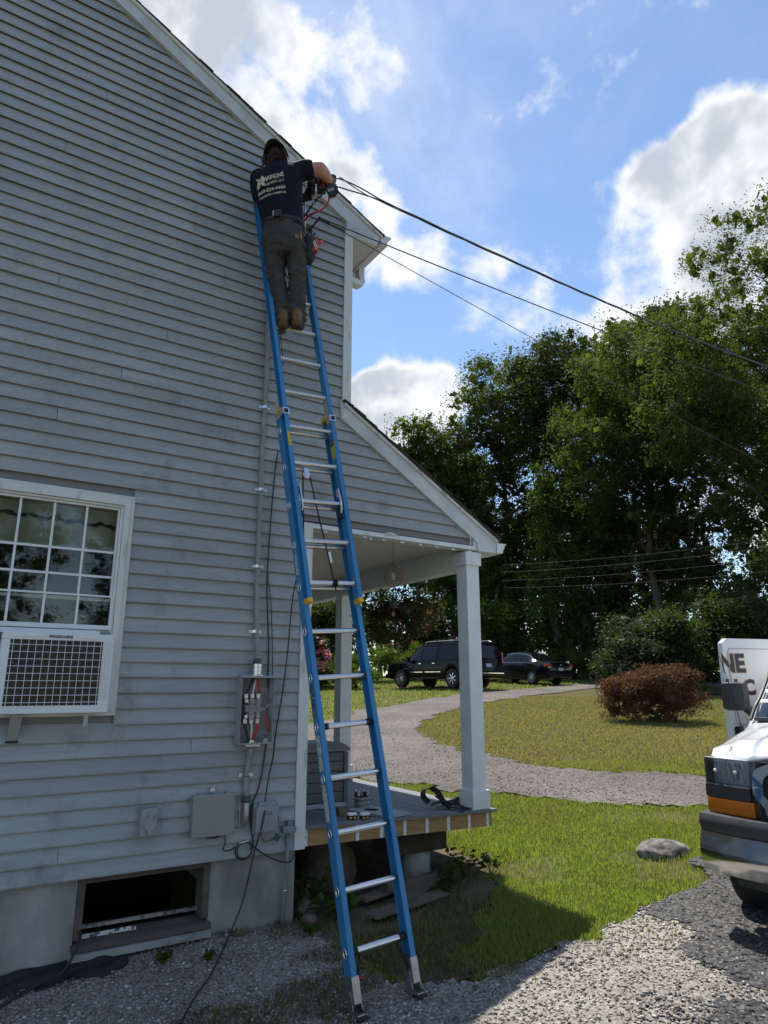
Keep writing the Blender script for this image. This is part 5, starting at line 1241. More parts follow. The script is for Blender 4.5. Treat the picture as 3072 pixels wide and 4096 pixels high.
for (x, y, r, lab) in ((.520, .050, 12, 'left of two small white-topped black connector boxes on the deck edge'), (.612, .008, 4, 'right of two small white-topped black connector boxes on the deck edge')):
    c = thing('connector_box', lab, 'connector', (x, y, dz(x)), (0, 0, rad(-r)), 'small connector boxes on the deck')
    MB().bbox(-.036, .036, -.022, .022, .0, .030, .004).build('base', BLACK, c)
    MB().bbox(-.037, .037, -.023, .023, .0305, .050, .006).build('top', mat('white_cap', (.75, .76, .77), rough=.35), c)
    for sx_ in (-.018, .016):
        mb = MB(); mb.lathe([(.009, 0), (.008, .004)], 10, Matrix.Translation((sx_, -.022, .015)) @ Matrix.Rotation(rad(90), 4, 'X')); mb.build('brass_port', mat('brass', (.6, .42, .12), rough=.3, metal=1), c)
# work harness strap dropped by the column
hs = thing('strap_harness', 'black webbing strap harness dropped on the deck beside the porch column', 'harness', (1.5, .12, dz(1.5)), (0, 0, 0))
WEB = mat('black_webbing', (.013, .013, .014), rough=.7, bump=.3, bs=150)
def ribbon(pts, w, name, th=.004, wdir=(0, 0, 1)):
    P = [Vector(p) for p in pts]; path = []
    for i in range(len(P) - 1):
        a, b, c, d = P[max(i - 1, 0)], P[i], P[i + 1], P[min(i + 2, len(P) - 1)]
        for q in range(6):
            t = q / 6; path.append(.5 * ((2 * b) + (c - a) * t + (2 * a - 5 * b + 4 * c - d) * t * t + (3 * b - a - 3 * c + d) * t ** 3))
    path.append(P[-1]); rings = []
    for i, p in enumerate(path):
        t = (path[min(i + 1, len(path) - 1)] - path[max(i - 1, 0)]).normalized(); wv = Vector(wdir); wv = (wv - t * wv.dot(t)).normalized(); nn = t.cross(wv)
        rings.append([p + wv * w / 2 + nn * th / 2, p + wv * w / 2 - nn * th / 2, p - wv * w / 2 - nn * th / 2, p - wv * w / 2 + nn * th / 2])
    mb = MB(); mb.loft(rings); return mb.build(name, WEB, hs, smooth=False)
ribbon([(-.10, .10, .05), (-.13, .14, .10), (-.08, .20, .14), (.0, .20, .15), (.03, .14, .12), (.02, .04, .05), (.05, -.02, .02)], .05, 'loop', wdir=(.5, -.8, .3))
ribbon([(-.08, .10, .03), (.0, .05, .06), (.08, .02, .05), (.18, .0, .015), (.24, -.02, .012)], .04, 'strap', wdir=(.3, .9, .2))
ribbon([(-.05, .06, .02), (.02, -.03, .03), (.06, -.12, .02), (.06, -.18, .006)], .045, 'strap', wdir=(1, .2, 0))
ribbon([(.02, .16, .09), (.06, .06, .05), (.14, -.05, .02), (.18, -.12, .006)], .045, 'strap', wdir=(1, .3, 0))
mb = MB(); mb.tube([(.04, .06, .04), (.16, .06, .05)], .018, 10); mb.lathe([(.036, -.014), (.040, 0), (.036, .014)], 20, Matrix.Translation((.19, .06, .042)) @ Matrix.Rotation(rad(80), 4, 'X')); mb.build('roller', BLACK, hs)
mb = MB(); mb.lathe([(.006, -.0155), (.006, .0155)], 10, Matrix.Translation((.19, .06, .042)) @ Matrix.Rotation(rad(80), 4, 'X')); mb.build('roller_pin', STEEL, hs)
mb = MB(); mb.tube([(.18, -.03, .012), (.25, -.04, .012), (.25, -.075, .012), (.18, -.065, .012)], .004, 6, closed=True); mb.build('buckle', STEEL, hs)
# wind spinner with a bell
wsn = thing('wind_spinner', 'rusty ring wind spinner with a small bell hanging under the porch edge', 'wind spinner', (.9, .02, 2.40))
RUST = mat('rusty_copper', (.19, .085, .045), rough=.55, metal=.5, var=.35, vs=30)
for k, r in enumerate((.080, .060, .038)):
    mb = MB(); ry = Matrix.Rotation(rad(-34 + 9 * k), 4, 'Z'); pts = [Vector((.9, .02, 2.68)) + (ry @ Vector((r * math.cos(q), 0, r * 1.12 * math.sin(q)))) for q in [2 * math.pi * i / 40 for i in range(40)]]
    mb.tube(pts, .0042, 6, closed=True); mb.build('ring', RUST, wsn, smooth=True, world=True)
mb = MB(); mb.tube([Vector((.9 + .012 * math.cos(q), .02, 2.68 + .03 * math.sin(q))) for q in [2 * math.pi * i / 24 for i in range(24)]], .002, 5, closed=True); mb.build('eye_ring', STEEL, wsn, smooth=True, world=True)
mb = MB(); mb.ball((.9, .02, 2.68), .005, 10, 8); mb.build('glass_bead', mat('clear_bead', (.6, .6, .6), rough=.1), wsn, smooth=True, world=True)
zz = 2.765
while zz < 3.005:
    mb = MB(); al = (int(zz * 1000) // 24) % 2
    mb.tube([(.9 + (.006 if al else .0015) * math.cos(q), .02 + (.0015 if al else .006) * math.cos(q), zz + .016 * math.sin(q)) for q in [2 * math.pi * i / 12 for i in range(12)]], .0018, 4, closed=True); mb.build('chain_link', RUST, wsn, world=True); zz += .024
mb = MB(); mb.tube([(.9, .02, 2.60), (.9, .02, 2.455)], .0012, 4); mb.build('thread', RUST, wsn, world=True)
mb = MB(); mb.lathe([(.005, .075), (.020, .068), (.028, .045), (.033, .015), (.044, .0), (.041, -.002)], 20, Matrix.Translation((.9, .02, 2.40)), cap=False); mb.build('bell', mat('dark_bronze', (.05, .035, .035), rough=.5, metal=.6), wsn, smooth=True, world=True)
mb = MB(); mb.tube([(.9, .02, 2.40), (.9, .02, 2.37)], .003, 6); mb.bbox(.885, .915, .019, .021, 2.33, 2.37, .0005); mb.build('clapper', RUST, wsn, world=True)
# string of small lights along the porch edge
sl = thing('string_lights', 'white string light cord with small sockets tacked along the porch edge', 'string lights', (.9, .0, 3.0))
pts = []
for k in range(60):
    x = .10 + 1.74 * k / 59; pts.append((x, .0 + .015 * math.sin(k * 1.7), 3.0 - .006 * abs(math.sin(k * .42)) - .004))
mb = MB(); mb.tube(pts, .0022, 5); mb.build('cord', mat('grey_cord', (.35, .35, .33), rough=.6), sl, smooth=True, world=True)
for k in range(9):
    x = .2 + k * .195; mb = MB(); mb.bbox(x - .022, x + .022, -.008, .010, 2.986, 3.002, .004); mb.build('socket', WHITE, sl, world=True)
mb = MB(); mb.tube([(.58, -.03, 3.03), (.61, -.04, 3.02), (.625, -.04, 2.985)], .004, 6); mb.lathe([(.009, -.004), (.009, .004)], 12, Matrix.Translation((.626, -.04, 2.975)) @ Matrix.Rotation(rad(90), 4, 'X')); mb.build('hook', WHITE, sl, world=True)
mb = MB(); mb.tube([(.78, -.034, 3.045), (.84, -.036, 3.05), (.90, -.034, 3.04)], [.006, .013, .005], 8); mb.build('plug', WHITE, sl, smooth=True, world=True)
mb = MB(); mb.tube([(1.70, -.03, 3.19), (1.745, -.04, 3.14), (1.755, -.035, 3.06), (1.74, -.03, 3.045)], .005, 6); mb.tube([(1.70, -.03, 3.195), (1.715, -.035, 3.165)], .011, 8); mb.build('drop_cord', WHITE, sl, smooth=True, world=True)
# boulders and debris under the deck
def boulder(name, label, loc, r, seed, m, cat='boulder', sub_=4):
    bm = bmesh.new(); bmesh.ops.create_icosphere(bm, subdivisions=sub_, radius=1)
    for v in bm.verts:
        d = 1 + .22 * mnoise.noise(v.co * 1.1 + Vector((seed, 0, 0))) + .085 * mnoise.noise(v.co * 2.5 + Vector((0, seed, 0))) + .06 * mnoise.noise(v.co * 6) - .05 * max(0, .2 - abs(mnoise.noise(v.co * 1.9 + Vector((seed, 3, 1))))) * 4
        v.co = Vector((v.co.x * r[0], v.co.y * r[1], v.co.z * r[2])) * d
    me = bpy.data.meshes.new(name); bm.to_mesh(me); bm.free(); me.materials.append(m); me.polygons.foreach_set('use_smooth', [True] * len(me.polygons))
    o = bpy.data.objects.new(name, me); COL.objects.link(o); o.location = loc; return tag(o, label, cat)
ROCK = mat('lichen_granite', (.25, .235, .22), rough=.95, var=.5, vs=9, col2=(.075, .064, .060), contrast=(.42, .62), bump=.6, bs=18, detail=10)
ROCKD = mat('brown_fieldstone', (.15, .125, .095), rough=.9, var=.35, vs=5, bump=.5, bs=14)
boulder('boulder', 'low rounded grey boulder sunk in the lawn near the van', (3.34, -.70, gz(3.34, -.70) - .01), (.25, .20, .115), 6.3, ROCK)
boulder('boulder', 'large brown boulder in the dark under the porch deck', (.62, .62, gz(.62, .62) + .12), (.22, .2, .28), 8.2, ROCKD)
for k, (x, y, r) in enumerate([(.12, -.05, .06), (.16, .12, .09), (.05, -.28, .04)]):
    boulder('fieldstone', ['small fieldstone by the foundation corner', 'rounded fieldstone behind the ladder at the foundation corner', 'tiny fieldstone in the gravel by the foundation corner'][k], (x, y, gz(x, y) + r * .4), (r, r * .8, r * .7), k * 5.7, ROCKD, 'stone')
WOODB = mat('grey_old_board', (.13, .105, .08), rough=.9, var=.35, vs=6, bump=.3, stretch=(1, .2, 1))
for k, (x, y, L_, a, w_, h_) in enumerate([(1.05, .1, .95, 12, .10, .03), (1.15, -.04, .7, 25, .12, .025), (.85, -.25, .75, 8, .14, .02), (1.08, .0, .5, -8, .07, .06)]):
    b = thing('scrap_board', ['long weathered scrap board under the porch edge', 'short scrap board lying askew by the concrete pier', 'old board half buried in the soil behind the ladder', 'short scrap block on top of the boards by the pier'][k], 'board', (x, y, gz(x, y) + .03 + .02 * (k == 3)), (rad(2), rad(-2), rad(a)))
    MB().bbox(-L_ / 2, L_ / 2, -w_ / 2, w_ / 2, 0, h_, .004).build('plank', WOODB, b)
mb = MB(); mb.ball((0, 0, 0), (.02, .015, .008), 8, 6); o = mb.build('red_scrap', mat('red_wrapper', (.5, .02, .02), rough=.5), None, smooth=True); o.location = (-.02, -1.0, gz(-.02, -1.0) + .02); tag(o, 'tiny red scrap of wrapper on the gravel behind the ladder', 'litter')
# ---------------------------------------------------------------- vehicles
BLACKPAINT = mat('black_car_paint', (.0025, .0025, .003), rough=.2, coat=.10, spec=.14)
NAVYPAINT = mat('graphite_car_paint', (.006, .007, .011), rough=.18, coat=.30, spec=.22)
WHITEPAINT = mat('white_van_paint', (.74, .75, .75), rough=.3, coat=.8, spec=.5)
CARGLASS = mat('tinted_glass', (.005, .006, .007), rough=.03, spec=.28)
RUBBER = mat('tyre_rubber', (.016, .016, .017), rough=.8, bump=.2, bs=40)
ALLOY = mat('alloy_wheel', (.55, .56, .57), rough=.3, metal=.9)
TAILRED = mat('tail_light_red', (.45, .008, .012), rough=.15, coat=.8)
LENS = mat('clear_lens', (.62, .64, .66), rough=.08, spec=.9, coat=.6)
PLATE = mat('plate_blue_white', (.38, .50, .62), rough=.5, var=.3, vs=30, col2=(.62, .66, .70), contrast=(.4, .6))
DPLASTIC = mat('dark_grey_plastic', (.040, .041, .044), rough=.55, bump=.1, bs=120)

class Body:
    """car shell lofted through stations (x, bottom, half width, belt z, top z, top half width)"""
    def __init__(s, st, wheels, rw, axle, lower=.16):
        s.st = st; s.wheels = wheels; s.rw = rw; s.axle = axle; s.lower = lower
        xs = [a[0] for a in st]
        fine = set(np.round(np.linspace(xs[0], xs[-1], 70), 4).tolist()) | set(xs)
        for w in wheels:
            for k in range(17): fine.add(round(w + (rw + .001) * math.cos(math.pi * k / 16), 4))
        s.xs = sorted(x for x in fine if xs[0] <= x <= xs[-1])
    def par(s, x):
        a = s.st
        for i in range(len(a) - 1):
            if a[i][0] <= x <= a[i + 1][0]:
                t = (x - a[i][0]) / (a[i + 1][0] - a[i][0] + 1e-9); t2 = t * t * (3 - 2 * t) * .5 + t * .5
                return [a[i][k] * (1 - t2) + a[i + 1][k] * t2 for k in range(1, 6)]
        return list(a[-1][1:] if x > a[-1][0] else a[0][1:])
    def side(s, x, t):
        """t 0..1 from belt to roof edge"""
        zb, hw, zl, zt, tw = s.par(x); bulge = math.sin(t * math.pi) * .012
        return (hw * .985) * (1 - t) + tw * t + bulge, zl * (1 - t) + (zt - .045) * t
    def half(s, x):
        zb, hw, zl, zt, tw = s.par(x)
        za = zb
        for w in s.wheels:
            if abs(x - w) < s.rw: za = max(za, s.axle + math.sqrt(max(0, s.rw ** 2 - (x - w) ** 2)))
        lo = max(za, zb)
        m1 = max(lo + .02, zb + s.lower); m2 = max(lo + .04, zb + (zl - zb) * .62)
        pts = [(0, lo), (hw * .80, lo), (hw * .965, lo), (hw * .99, m1), (hw, m2), (hw * .985, zl)]
        for t in (.33, .66, 1.0): pts.append(s.side(x, t))
        y1, z1 = pts[-1]
        pts += [(tw * .93, zt - .012), (tw * .72, zt), (0, zt + .012)]
        return pts
    def shell(s, mb, mi=0):
        rings = []
        for x in s.xs:
            h = s.half(x); ring = [Vector((x, y, z)) for y, z in h] + [Vector((x, -y, z)) for y, z in reversed(h[1:-1])]
            rings.append(ring)
        mb.loft(rings, True, mi); return mb
    def patch(s, sgn, x0, x1, t0, t1, off=.006, nx=10, nt=4, sl0=0.0, sl1=0.0):
        """a pane lying on the side between belt and roof; sl slants its ends"""
        mb = MB(); V = []
        for i in range(nx + 1):
            for j in range(nt + 1):
                t = t0 + (t1 - t0) * j / nt; f = i / nx
                x = (x0 + sl0 * j / nt) * (1 - f) + (x1 + sl1 * j / nt) * f
                y, z = s.side(x, t); V.append((x, sgn * (y + off), z))
        mb.add(V, [(i * (nt + 1) + j, (i + 1) * (nt + 1) + j, (i + 1) * (nt + 1) + j + 1, i * (nt + 1) + j + 1) for i in range(nx) for j in range(nt)])
        return mb
def wheel(parent, loc, r, w, sgn, spokes, rimf=.66):
    wl = sub('wheel', parent, loc)
    M_ = Matrix.Rotation(rad(90 * sgn), 4, 'X')   # local z -> outward
    mb = MB(); mb.lathe([(r * rimf, -w / 2), (r * .93, -w / 2), (r, -w * .36), (r, w * .36), (r * .93, w / 2), (r * rimf, w / 2)], 40, M_, cap=False); mb.build('tyre', RUBBER, wl, auto=40)
    mb = MB(); rr = r * rimf
    mb.lathe([(rr, -w * .45), (rr * .96, -w * .3), (rr * .94, w * .36), (rr, w * .46)], 36, M_, cap=False); mb.lathe([(rr * .95, -.0), (.001, -.0)], 30, M_ @ Matrix.Translation((0, 0, -w * .1)), cap=False, mi=1); mb.lathe([(rr * .2, w * .2), (rr * .2, w * .38), (rr * .12, w * .42)], 16, M_)
    for k in range(spokes):
        A = M_ @ Matrix.Rotation(2 * math.pi * k / spokes, 4, 'Z')
        mb.add([A @ Vector(p) for p in [(rr * .12, -rr * .07, w * .40), (rr * .98, -rr * .11, w * .34), (rr * .98, rr * .11, w * .34), (rr * .12, rr * .07, w * .40), (rr * .12, -rr * .07, w * .2), (rr * .98, -rr * .11, w * .2), (rr * .98, rr * .11, w * .2), (rr * .12, rr * .07, w * .2)]],
               [(0, 1, 2, 3), (7, 6, 5, 4), (0, 4, 5, 1), (1, 5, 6, 2), (2, 6, 7, 3), (3, 7, 4, 0)])
    mb.build('rim', [ALLOY, BLACK], wl, auto=35)
    return wl
def headed(v, D, Rr):
    """yaw for a heading given in (right, forward) of the view"""
    w = Vector((hy * v[0] + hx * v[1], -hx * v[0] + hy * v[1])); return math.atan2(w.y, w.x)

# --- black full-size suv
def make_suv():
    D, Rr = 29.55, 2.93
    x, y = from_DR(D, Rr); hd = headed((-2.1, 2.55), D, Rr)
    # (x,y) is the rear left wheel; origin on the ground midway between the axles
    o = Vector((x, y, 0)) + Matrix.Rotation(hd, 3, 'Z') @ Vector((1.65, -.86, 0))
    slope = math.atan2(gz(o.x + math.cos(hd), o.y + math.sin(hd)) - gz(o.x, o.y), 1)
    t = thing('suv', 'black full-size suv with roof rack parked on the lawn', 'car', (o.x, o.y, gz(o.x, o.y)), (0, -slope, hd))
    st = [(-2.86, .50, .90, 1.02, 1.12, .62), (-2.80, .42, .97, 1.10, 1.55, .72), (-2.72, .40, .985, 1.14, 1.83, .73), (-2.55, .38, 1.0, 1.15, 1.90, .74), (-1.0, .36, 1.0, 1.15, 1.93, .75), (.25, .36, 1.0, 1.13, 1.91, .74), (.55, .36, 1.0, 1.12, 1.83, .74), (1.05, .36, 1.0, 1.12, 1.38, .80), (1.25, .36, 1.0, 1.11, 1.22, .86), (2.30, .38, .98, 1.06, 1.13, .84), (2.55, .42, .95, 1.00, 1.08, .80), (2.72, .50, .86, .90, .98, .70)]
    b = Body(st, (-1.65, 1.65), .46, .40)
    b.shell(MB()).build('body', BLACKPAINT, t, auto=32)
    for sg in (1, -1):
        for (x0, x1, a, c, t1) in ((.28, .98, 0, -.38, .84), (-.68, .20, 0, 0, .84), (-2.42, -.86, .08, 0, .84)):
            b.patch(sg, x0, x1, .10, t1, sl0=a, sl1=c).build('side_window', CARGLASS, t, smooth=True)
        # chrome strips and handles
        for (x0, x1) in ((-.72, -.02), (.12, .98), (-1.0, -.75)):
            yy = b.par((x0 + x1) / 2)[1]; MB().bbox(x0, x1, sg * (yy + .004) - .006, sg * (yy + .004) + .006, .66, .685, .003).build('chrome_strip', CHROME, t)
        for x0 in (.22, -.66): yy = b.par(x0)[1]; MB().bbox(x0, x0 + .16, sg * (yy + .012) - .012, sg * (yy + .012) + .012, 1.02, 1.05, .006).build('door_handle', CHROME, t)
        mb = MB(); yy = b.par(.9)[1]; mb.bbox(.86, 1.02, sg * (yy + .14) - .10, sg * (yy + .14) + .10, 1.12, 1.32, .03); mb.tube([(.95, sg * (yy - .05), 1.14), (.95, sg * (yy + .06), 1.18)], .02, 6); mb.build('wing_mirror', BLACKPAINT, t)
        mb = MB(); mb.tube([(.3, sg * .66, 1.95), (.1, sg * .66, 1.985), (-2.3, sg * .66, 1.985), (-2.45, sg * .66, 1.93)], .018, 8); mb.build('roof_rail', ALLOY, t)
        for xw in (-1.65, 1.65): wheel(t, (xw, sg * .86, .40), .40, .28, 1 if sg < 0 else -1, 7, .62)
        MB().bbox(-2.84, -2.70, sg * .90 - .035, sg * .90 + .035, 1.0, 1.5, .012).build('tail_light', TAILRED, t)
        MB().bbox(2.52, 2.68, sg * .74 - .16, sg * .74 + .16, .84, 1.02, .02).build('headlight', LENS, t)
        MB().bbox(-.9, .9, sg * .99 - .03, sg * .99 + .06, .40, .44, .01).build('running_board', DPLASTIC, t)
    for xc in (-.5, -1.6):
        MB().bbox(xc - .05, xc + .05, -.68, .68, 1.99, 2.015, .008).build('roof_bar', BLACK, t)
        MB().bbox(xc - .25, xc + .25, .35, .62, 2.016, 2.05, .015).build('rack_mount', BLACK, t)
    MB().box(-2.835, -2.78, -.66, .66, 1.20, 1.74, M=Matrix.Translation((-2.8, 0, 1.45)) @ Matrix.Rotation(rad(9), 4, 'Y') @ Matrix.Translation((2.8, 0, -1.45))).build('rear_window', CARGLASS, t)
    MB().bbox(-2.93, -2.74, -.92, .92, .48, .70, .03).build('rear_bumper', BLACKPAINT, t); MB().bbox(-2.94, -2.92, -.85, .85, .60, .63, .004).build('bumper_strip', CHROME, t)
    MB().bbox(-2.885, -2.86, -.16, .16, .86, 1.0, .004).build('licence_plate', PLATE, t)
    MB().bbox(2.64, 2.74, -.5, .5, .62, .98, .03).build('grille', CHROME, t); MB().bbox(2.56, 2.80, -.92, .92, .42, .62, .04).build('front_bumper', BLACKPAINT, t)
    MB().bbox(1.10, 1.42, .995, 1.006, .80, .83, .002).build('badge', CHROME, t)
    return t
make_suv()
# --- dark sedan
def make_sedan():
    D, Rr = 33.3, 7.05
    x, y = from_DR(D, Rr); hd = headed((-.56, .83), D, Rr)
    o = Vector((x, y, 0)) + Matrix.Rotation(hd, 3, 'Z') @ Vector((1.375, -.78, 0))
    slope = math.atan2(gz(o.x + math.cos(hd), o.y + math.sin(hd)) - gz(o.x, o.y), 1)
    t = thing('sedan', 'dark grey sedan with red tail lights parked beyond the suv', 'car', (o.x, o.y, gz(o.x, o.y)), (0, -slope, hd))
    st = [(-2.40, .50, .74, .80, .92, .60), (-2.34, .36, .82, .90, 1.02, .66), (-2.22, .28, .87, .96, 1.06, .70), (-1.75, .24, .905, .97, 1.085, .70), (-1.55, .22, .91, .97, 1.12, .66), (-.80, .20, .91, .96, 1.46, .56), (-.25, .20, .91, .95, 1.50, .56), (.35, .20, .91, .94, 1.47, .56), (1.05, .20, .91, .93, 1.08, .70), (1.15, .20, .91, .93, 1.02, .74), (1.95, .22, .89, .86, .93, .72), (2.2, .28, .84, .78, .84, .66), (2.34, .40, .72, .70, .74, .55)]
    b = Body(st, (-1.375, 1.375), .36, .33)
    b.shell(MB()).build('body', NAVYPAINT, t, auto=32)
    for sg in (1, -1):
        for (x0, x1, a, c, t0, t1) in ((.02, .92, 0, -.55, .10, .86), (-.78, -.05, 0, 0, .10, .86), (-1.30, -.84, .40, 0, .12, .80)):
            b.patch(sg, x0, x1, t0, t1, sl0=a, sl1=c).build('side_window', CARGLASS, t, smooth=True)
        V = []
        pts = [(x, *b.side(x, .92)) for x in np.linspace(-1.0, .5, 14)]; mb = MB(); mb.tube([(x, sg * (y + .012), z) for x, y, z in pts], .010, 6)
        pts = [(x, *b.side(x, .06)) for x in np.linspace(-1.35, 1.0, 14)]; mb.tube([(x, sg * (y + .010), z) for x, y, z in pts], .007, 6); mb.build('window_trim', CHROME, t)
        for x0 in (.1, -.85): yy = b.par(x0)[1]; MB().bbox(x0, x0 + .15, sg * (yy + .004) - .012, sg * (yy + .004) + .012, .80, .825, .006).build('door_handle', NAVYPAINT, t)
        MB().bbox(-2.40, -2.16, sg * .74 - .13, sg * .74 + .13, .82, .95, .03).build('tail_light', TAILRED, t)
        MB().bbox(-2.405, -2.20, sg * .72 - .10, sg * .72 + .10, .785, .825, .01).build('reverse_light', LENS, t)
        for xw in (-1.375, 1.375): wheel(t, (xw, sg * .78, .33), .33, .22, 1 if sg < 0 else -1, 9, .68)
        mb = MB(); yy = b.par(.8)[1]; mb.bbox(.74, .92, sg * (yy + .11) - .09, sg * (yy + .11) + .09, .95, 1.07, .03); mb.tube([(.85, sg * (yy - .05), .95), (.85, sg * (yy + .05), .98)], .018, 6); mb.build('wing_mirror', NAVYPAINT, t)
        mb = MB(); mb.tube([(-2.40, sg * .55, .29), (-2.1, sg * .55, .29)], .04, 12); mb.build('exhaust', CHROME, t)
    mb = MB(); V = []
    for i in range(9):
        f = i / 8; x = -.86 - .62 * f
        zb_, hw, zl, zt, tw = b.par(x); w_ = tw * .90 * (1 + .1 * f)
        for s_ in (-1, -.5, 0, .5, 1): V.append((x, s_ * w_, zt + .022 - .016 * abs(s_)))
    mb.add(V, [(i * 5 + k, i * 5 + k + 1, (i + 1) * 5 + k + 1, (i + 1) * 5 + k) for i in range(8) for k in range(4)]); mb.build('rear_window', CARGLASS, t, smooth=True)
    MB().bbox(-2.425, -2.36, -.17, .17, .66, .80, .004).build('licence_plate', PLATE, t)
    MB().bbox(-2.43, -2.20, -.82, .82, .34, .56, .05).build('rear_bumper', NAVYPAINT, t)
    mb = MB(); mb.ball((-2.41, 0, .92), (.012, .05, .025), 10, 8); mb.build('badge', CHROME, t)
    return t
make_sedan()
# --- white work van, seen from the front, its side door open
AZ = rad(-136)
vf = Vector((hx * math.cos(AZ) + hy * math.sin(AZ), hy * math.cos(AZ) - hx * math.sin(AZ)))
van = thing('van', 'white work van with chrome bumper and its lettered side door open', 'van', (3.035, -2.71, .20), (0, 0, math.atan2(vf.y, vf.x)))
vst = [(-4.78, .55, .92, 1.10, 1.95, .74), (-4.70, .45, .98, 1.12, 2.06, .78), (-4.4, .42, 1.0, 1.12, 2.10, .80), (-1.6, .40, 1.0, 1.14, 2.10, .80), (-1.25, .40, 1.0, 1.14, 2.05, .80), (-.55, .40, 1.0, 1.15, 1.42, .91), (-.40, .40, 1.0, 1.15, 1.275, .94), (-.2, .40, 1.0, 1.145, 1.245, .92), (.35, .42, .985, 1.10, 1.175, .86), (.50, .46, .955, 1.065, 1.13, .82), (.555, .55, .90, 1.05, 1.10, .74)]
vb = Body(vst, (0, -3.43), .44, .37)
vb.shell(MB()).build('body', WHITEPAINT, van, auto=30)
for sg in (1, -1):
    vb.patch(sg, -1.22, -.58, .06, .80, sl0=.0, sl1=-.48).build('door_window', CARGLASS, van, smooth=True)
    for xw in (0, -3.43): wheel(van, (xw, sg * .85, .37), .37, .25, 1 if sg < 0 else -1, 8, .6)
mb = MB(); V = []
for i in range(9):
    f = i / 8; x = -.43 - .80 * f; zb_, hw, zl, zt, tw = vb.par(x)
    for k in range(13): s_ = -1 + k / 6; V.append((x + .02 * (1 - s_ * s_) + .012, s_ * tw * (.97 - .05 * f), zt + .022 - .028 * s_ * s_))
mb.add(V, [(i * 13 + k, i * 13 + k + 1, (i + 1) * 13 + k + 1, (i + 1) * 13 + k) for i in range(8) for k in range(12)]); mb.build('windscreen', clear_glass('windscreen_glass', 2.2, (.55, .62, .66)), van, smooth=True)
mb = MB(); V = []
for i in range(7):
    f = i / 6; x = -.44 - .78 * f; zb_, hw, zl, zt, tw = vb.par(x)
    for k in range(13): s_ = -1 + k / 6; V.append((x, s_ * tw * (.95 - .05 * f), zt + .010 - .024 * s_ * s_))
mb.add(V, [(i * 13 + k, i * 13 + k + 1, (i + 1) * 13 + k + 1, (i + 1) * 13 + k) for i in range(6) for k in range(12)]); mb.build('cab_interior', mat('cab_grey', (.20, .22, .24), rough=.8), van, smooth=True)
MB().bbox(-.44, -.34, -.88, .88, 1.275, 1.30, .008).build('cowl', DPLASTIC, van)
mb = MB(); mb.tube([(-.40, -.55, 1.31), (-.55, -.35, 1.46), (-.66, -.05, 1.56)], .010, 6); mb.tube([(-.47, -.78, 1.39), (-.56, -.10, 1.47)], .008, 5); mb.build('wiper', BLACK, van)
# pillars' black seal
for sg in (1, -1):
    mb = MB(); pts = []
    for i in range(10):
        x = -.42 - .83 * i / 9; zb_, hw, zl, zt, tw = vb.par(x); pts.append((x + .012, sg * (tw * .985), zt - .012))
    mb.tube(pts, .014, 6); mb.build('pillar_seal', BLACK, van)
# hood: crown and shut lines
mb = MB(); V = []
for i in range(15):
    x = -.36 + .98 * i / 14; zb_, hw, zl, zt, tw = vb.par(x)
    for k in range(17):
        s_ = -1 + k / 8; w_ = hw * .86; y = s_ * w_
        ridge = .020 * (1 / (1 + math.exp((abs(s_) - .62) * 26)))
        V.append((x + .03 * (1 - s_ * s_) * (i / 14), y, zt + .018 + ridge - (.055 * abs(s_) ** 4) - (.03 if i == 14 else 0)))
mb.add(V, [(i * 17 + k, i * 17 + k + 1, (i + 1) * 17 + k + 1, (i + 1) * 17 + k) for i in range(14) for k in range(16)]); o = mb.build('hood', WHITEPAINT, van, smooth=True); sm = o.modifiers.new('t', 'SOLIDIFY'); sm.thickness = .02; sm.offset = -1
def xf(y, z): return .735 - .150 * abs(y / .97) ** 3.2 - .02 * max(0, z - .9) * 3
def band(name, y0, y1, z0, z1, off, m, parent=None, back=.08, ny=16, nz=6, bow=0.0, pts_only=False, dz0=0.0, dz1=0.0):
    """a piece of the front that follows the swept nose"""
    V = []
    for i in range(ny + 1):
        y = y0 + (y1 - y0) * i / ny
        for j in range(nz + 1):
            f = j / nz; zz = z0 + (z1 - z0) * f + dz0 * (1 - i / ny) * 1 + dz1 * (i / ny); V.append(Vector((xf(y, zz) + off + bow * math.sin(f * math.pi), y, zz)))
    W2 = [p - Vector((back, 0, 0)) for p in V]; n_ = len(V); q = lambda i, j: i * (nz + 1) + j
    F_ = [(q(i, j), q(i + 1, j), q(i + 1, j + 1), q(i, j + 1)) for i in range(ny) for j in range(nz)]
    F2 = [tuple(n_ + k for k in reversed(f)) for f in F_]
    S_ = []
    for i in range(ny): S_ += [(q(i, 0), n_ + q(i, 0), n_ + q(i + 1, 0), q(i + 1, 0)), (q(i, nz), q(i + 1, nz), n_ + q(i + 1, nz), n_ + q(i, nz))]
    for j in range(nz): S_ += [(q(0, j), q(0, j + 1), n_ + q(0, j + 1), n_ + q(0, j)), (q(ny, j), n_ + q(ny, j), n_ + q(ny, j + 1), q(ny, j + 1))]
    mb = MB(); mb.add(V + W2, F_ + F2 + S_); return mb.build(name, m, parent or van, auto=40)
REFLECTOR = mat('lamp_reflector', (.80, .81, .82), rough=.25, metal=.2, var=.6, vs=34, col2=(.10, .10, .105), stretch=(1, 3, .4), contrast=(.35, .6), bump=.6, bs=60)  # bright and dark streaks in the colour stand for reflections in the bowl
AMBER = mat('amber_lens', (.62, .17, .008), rough=.2, coat=.6, var=.2, vs=60, stretch=(1, 3, .3))
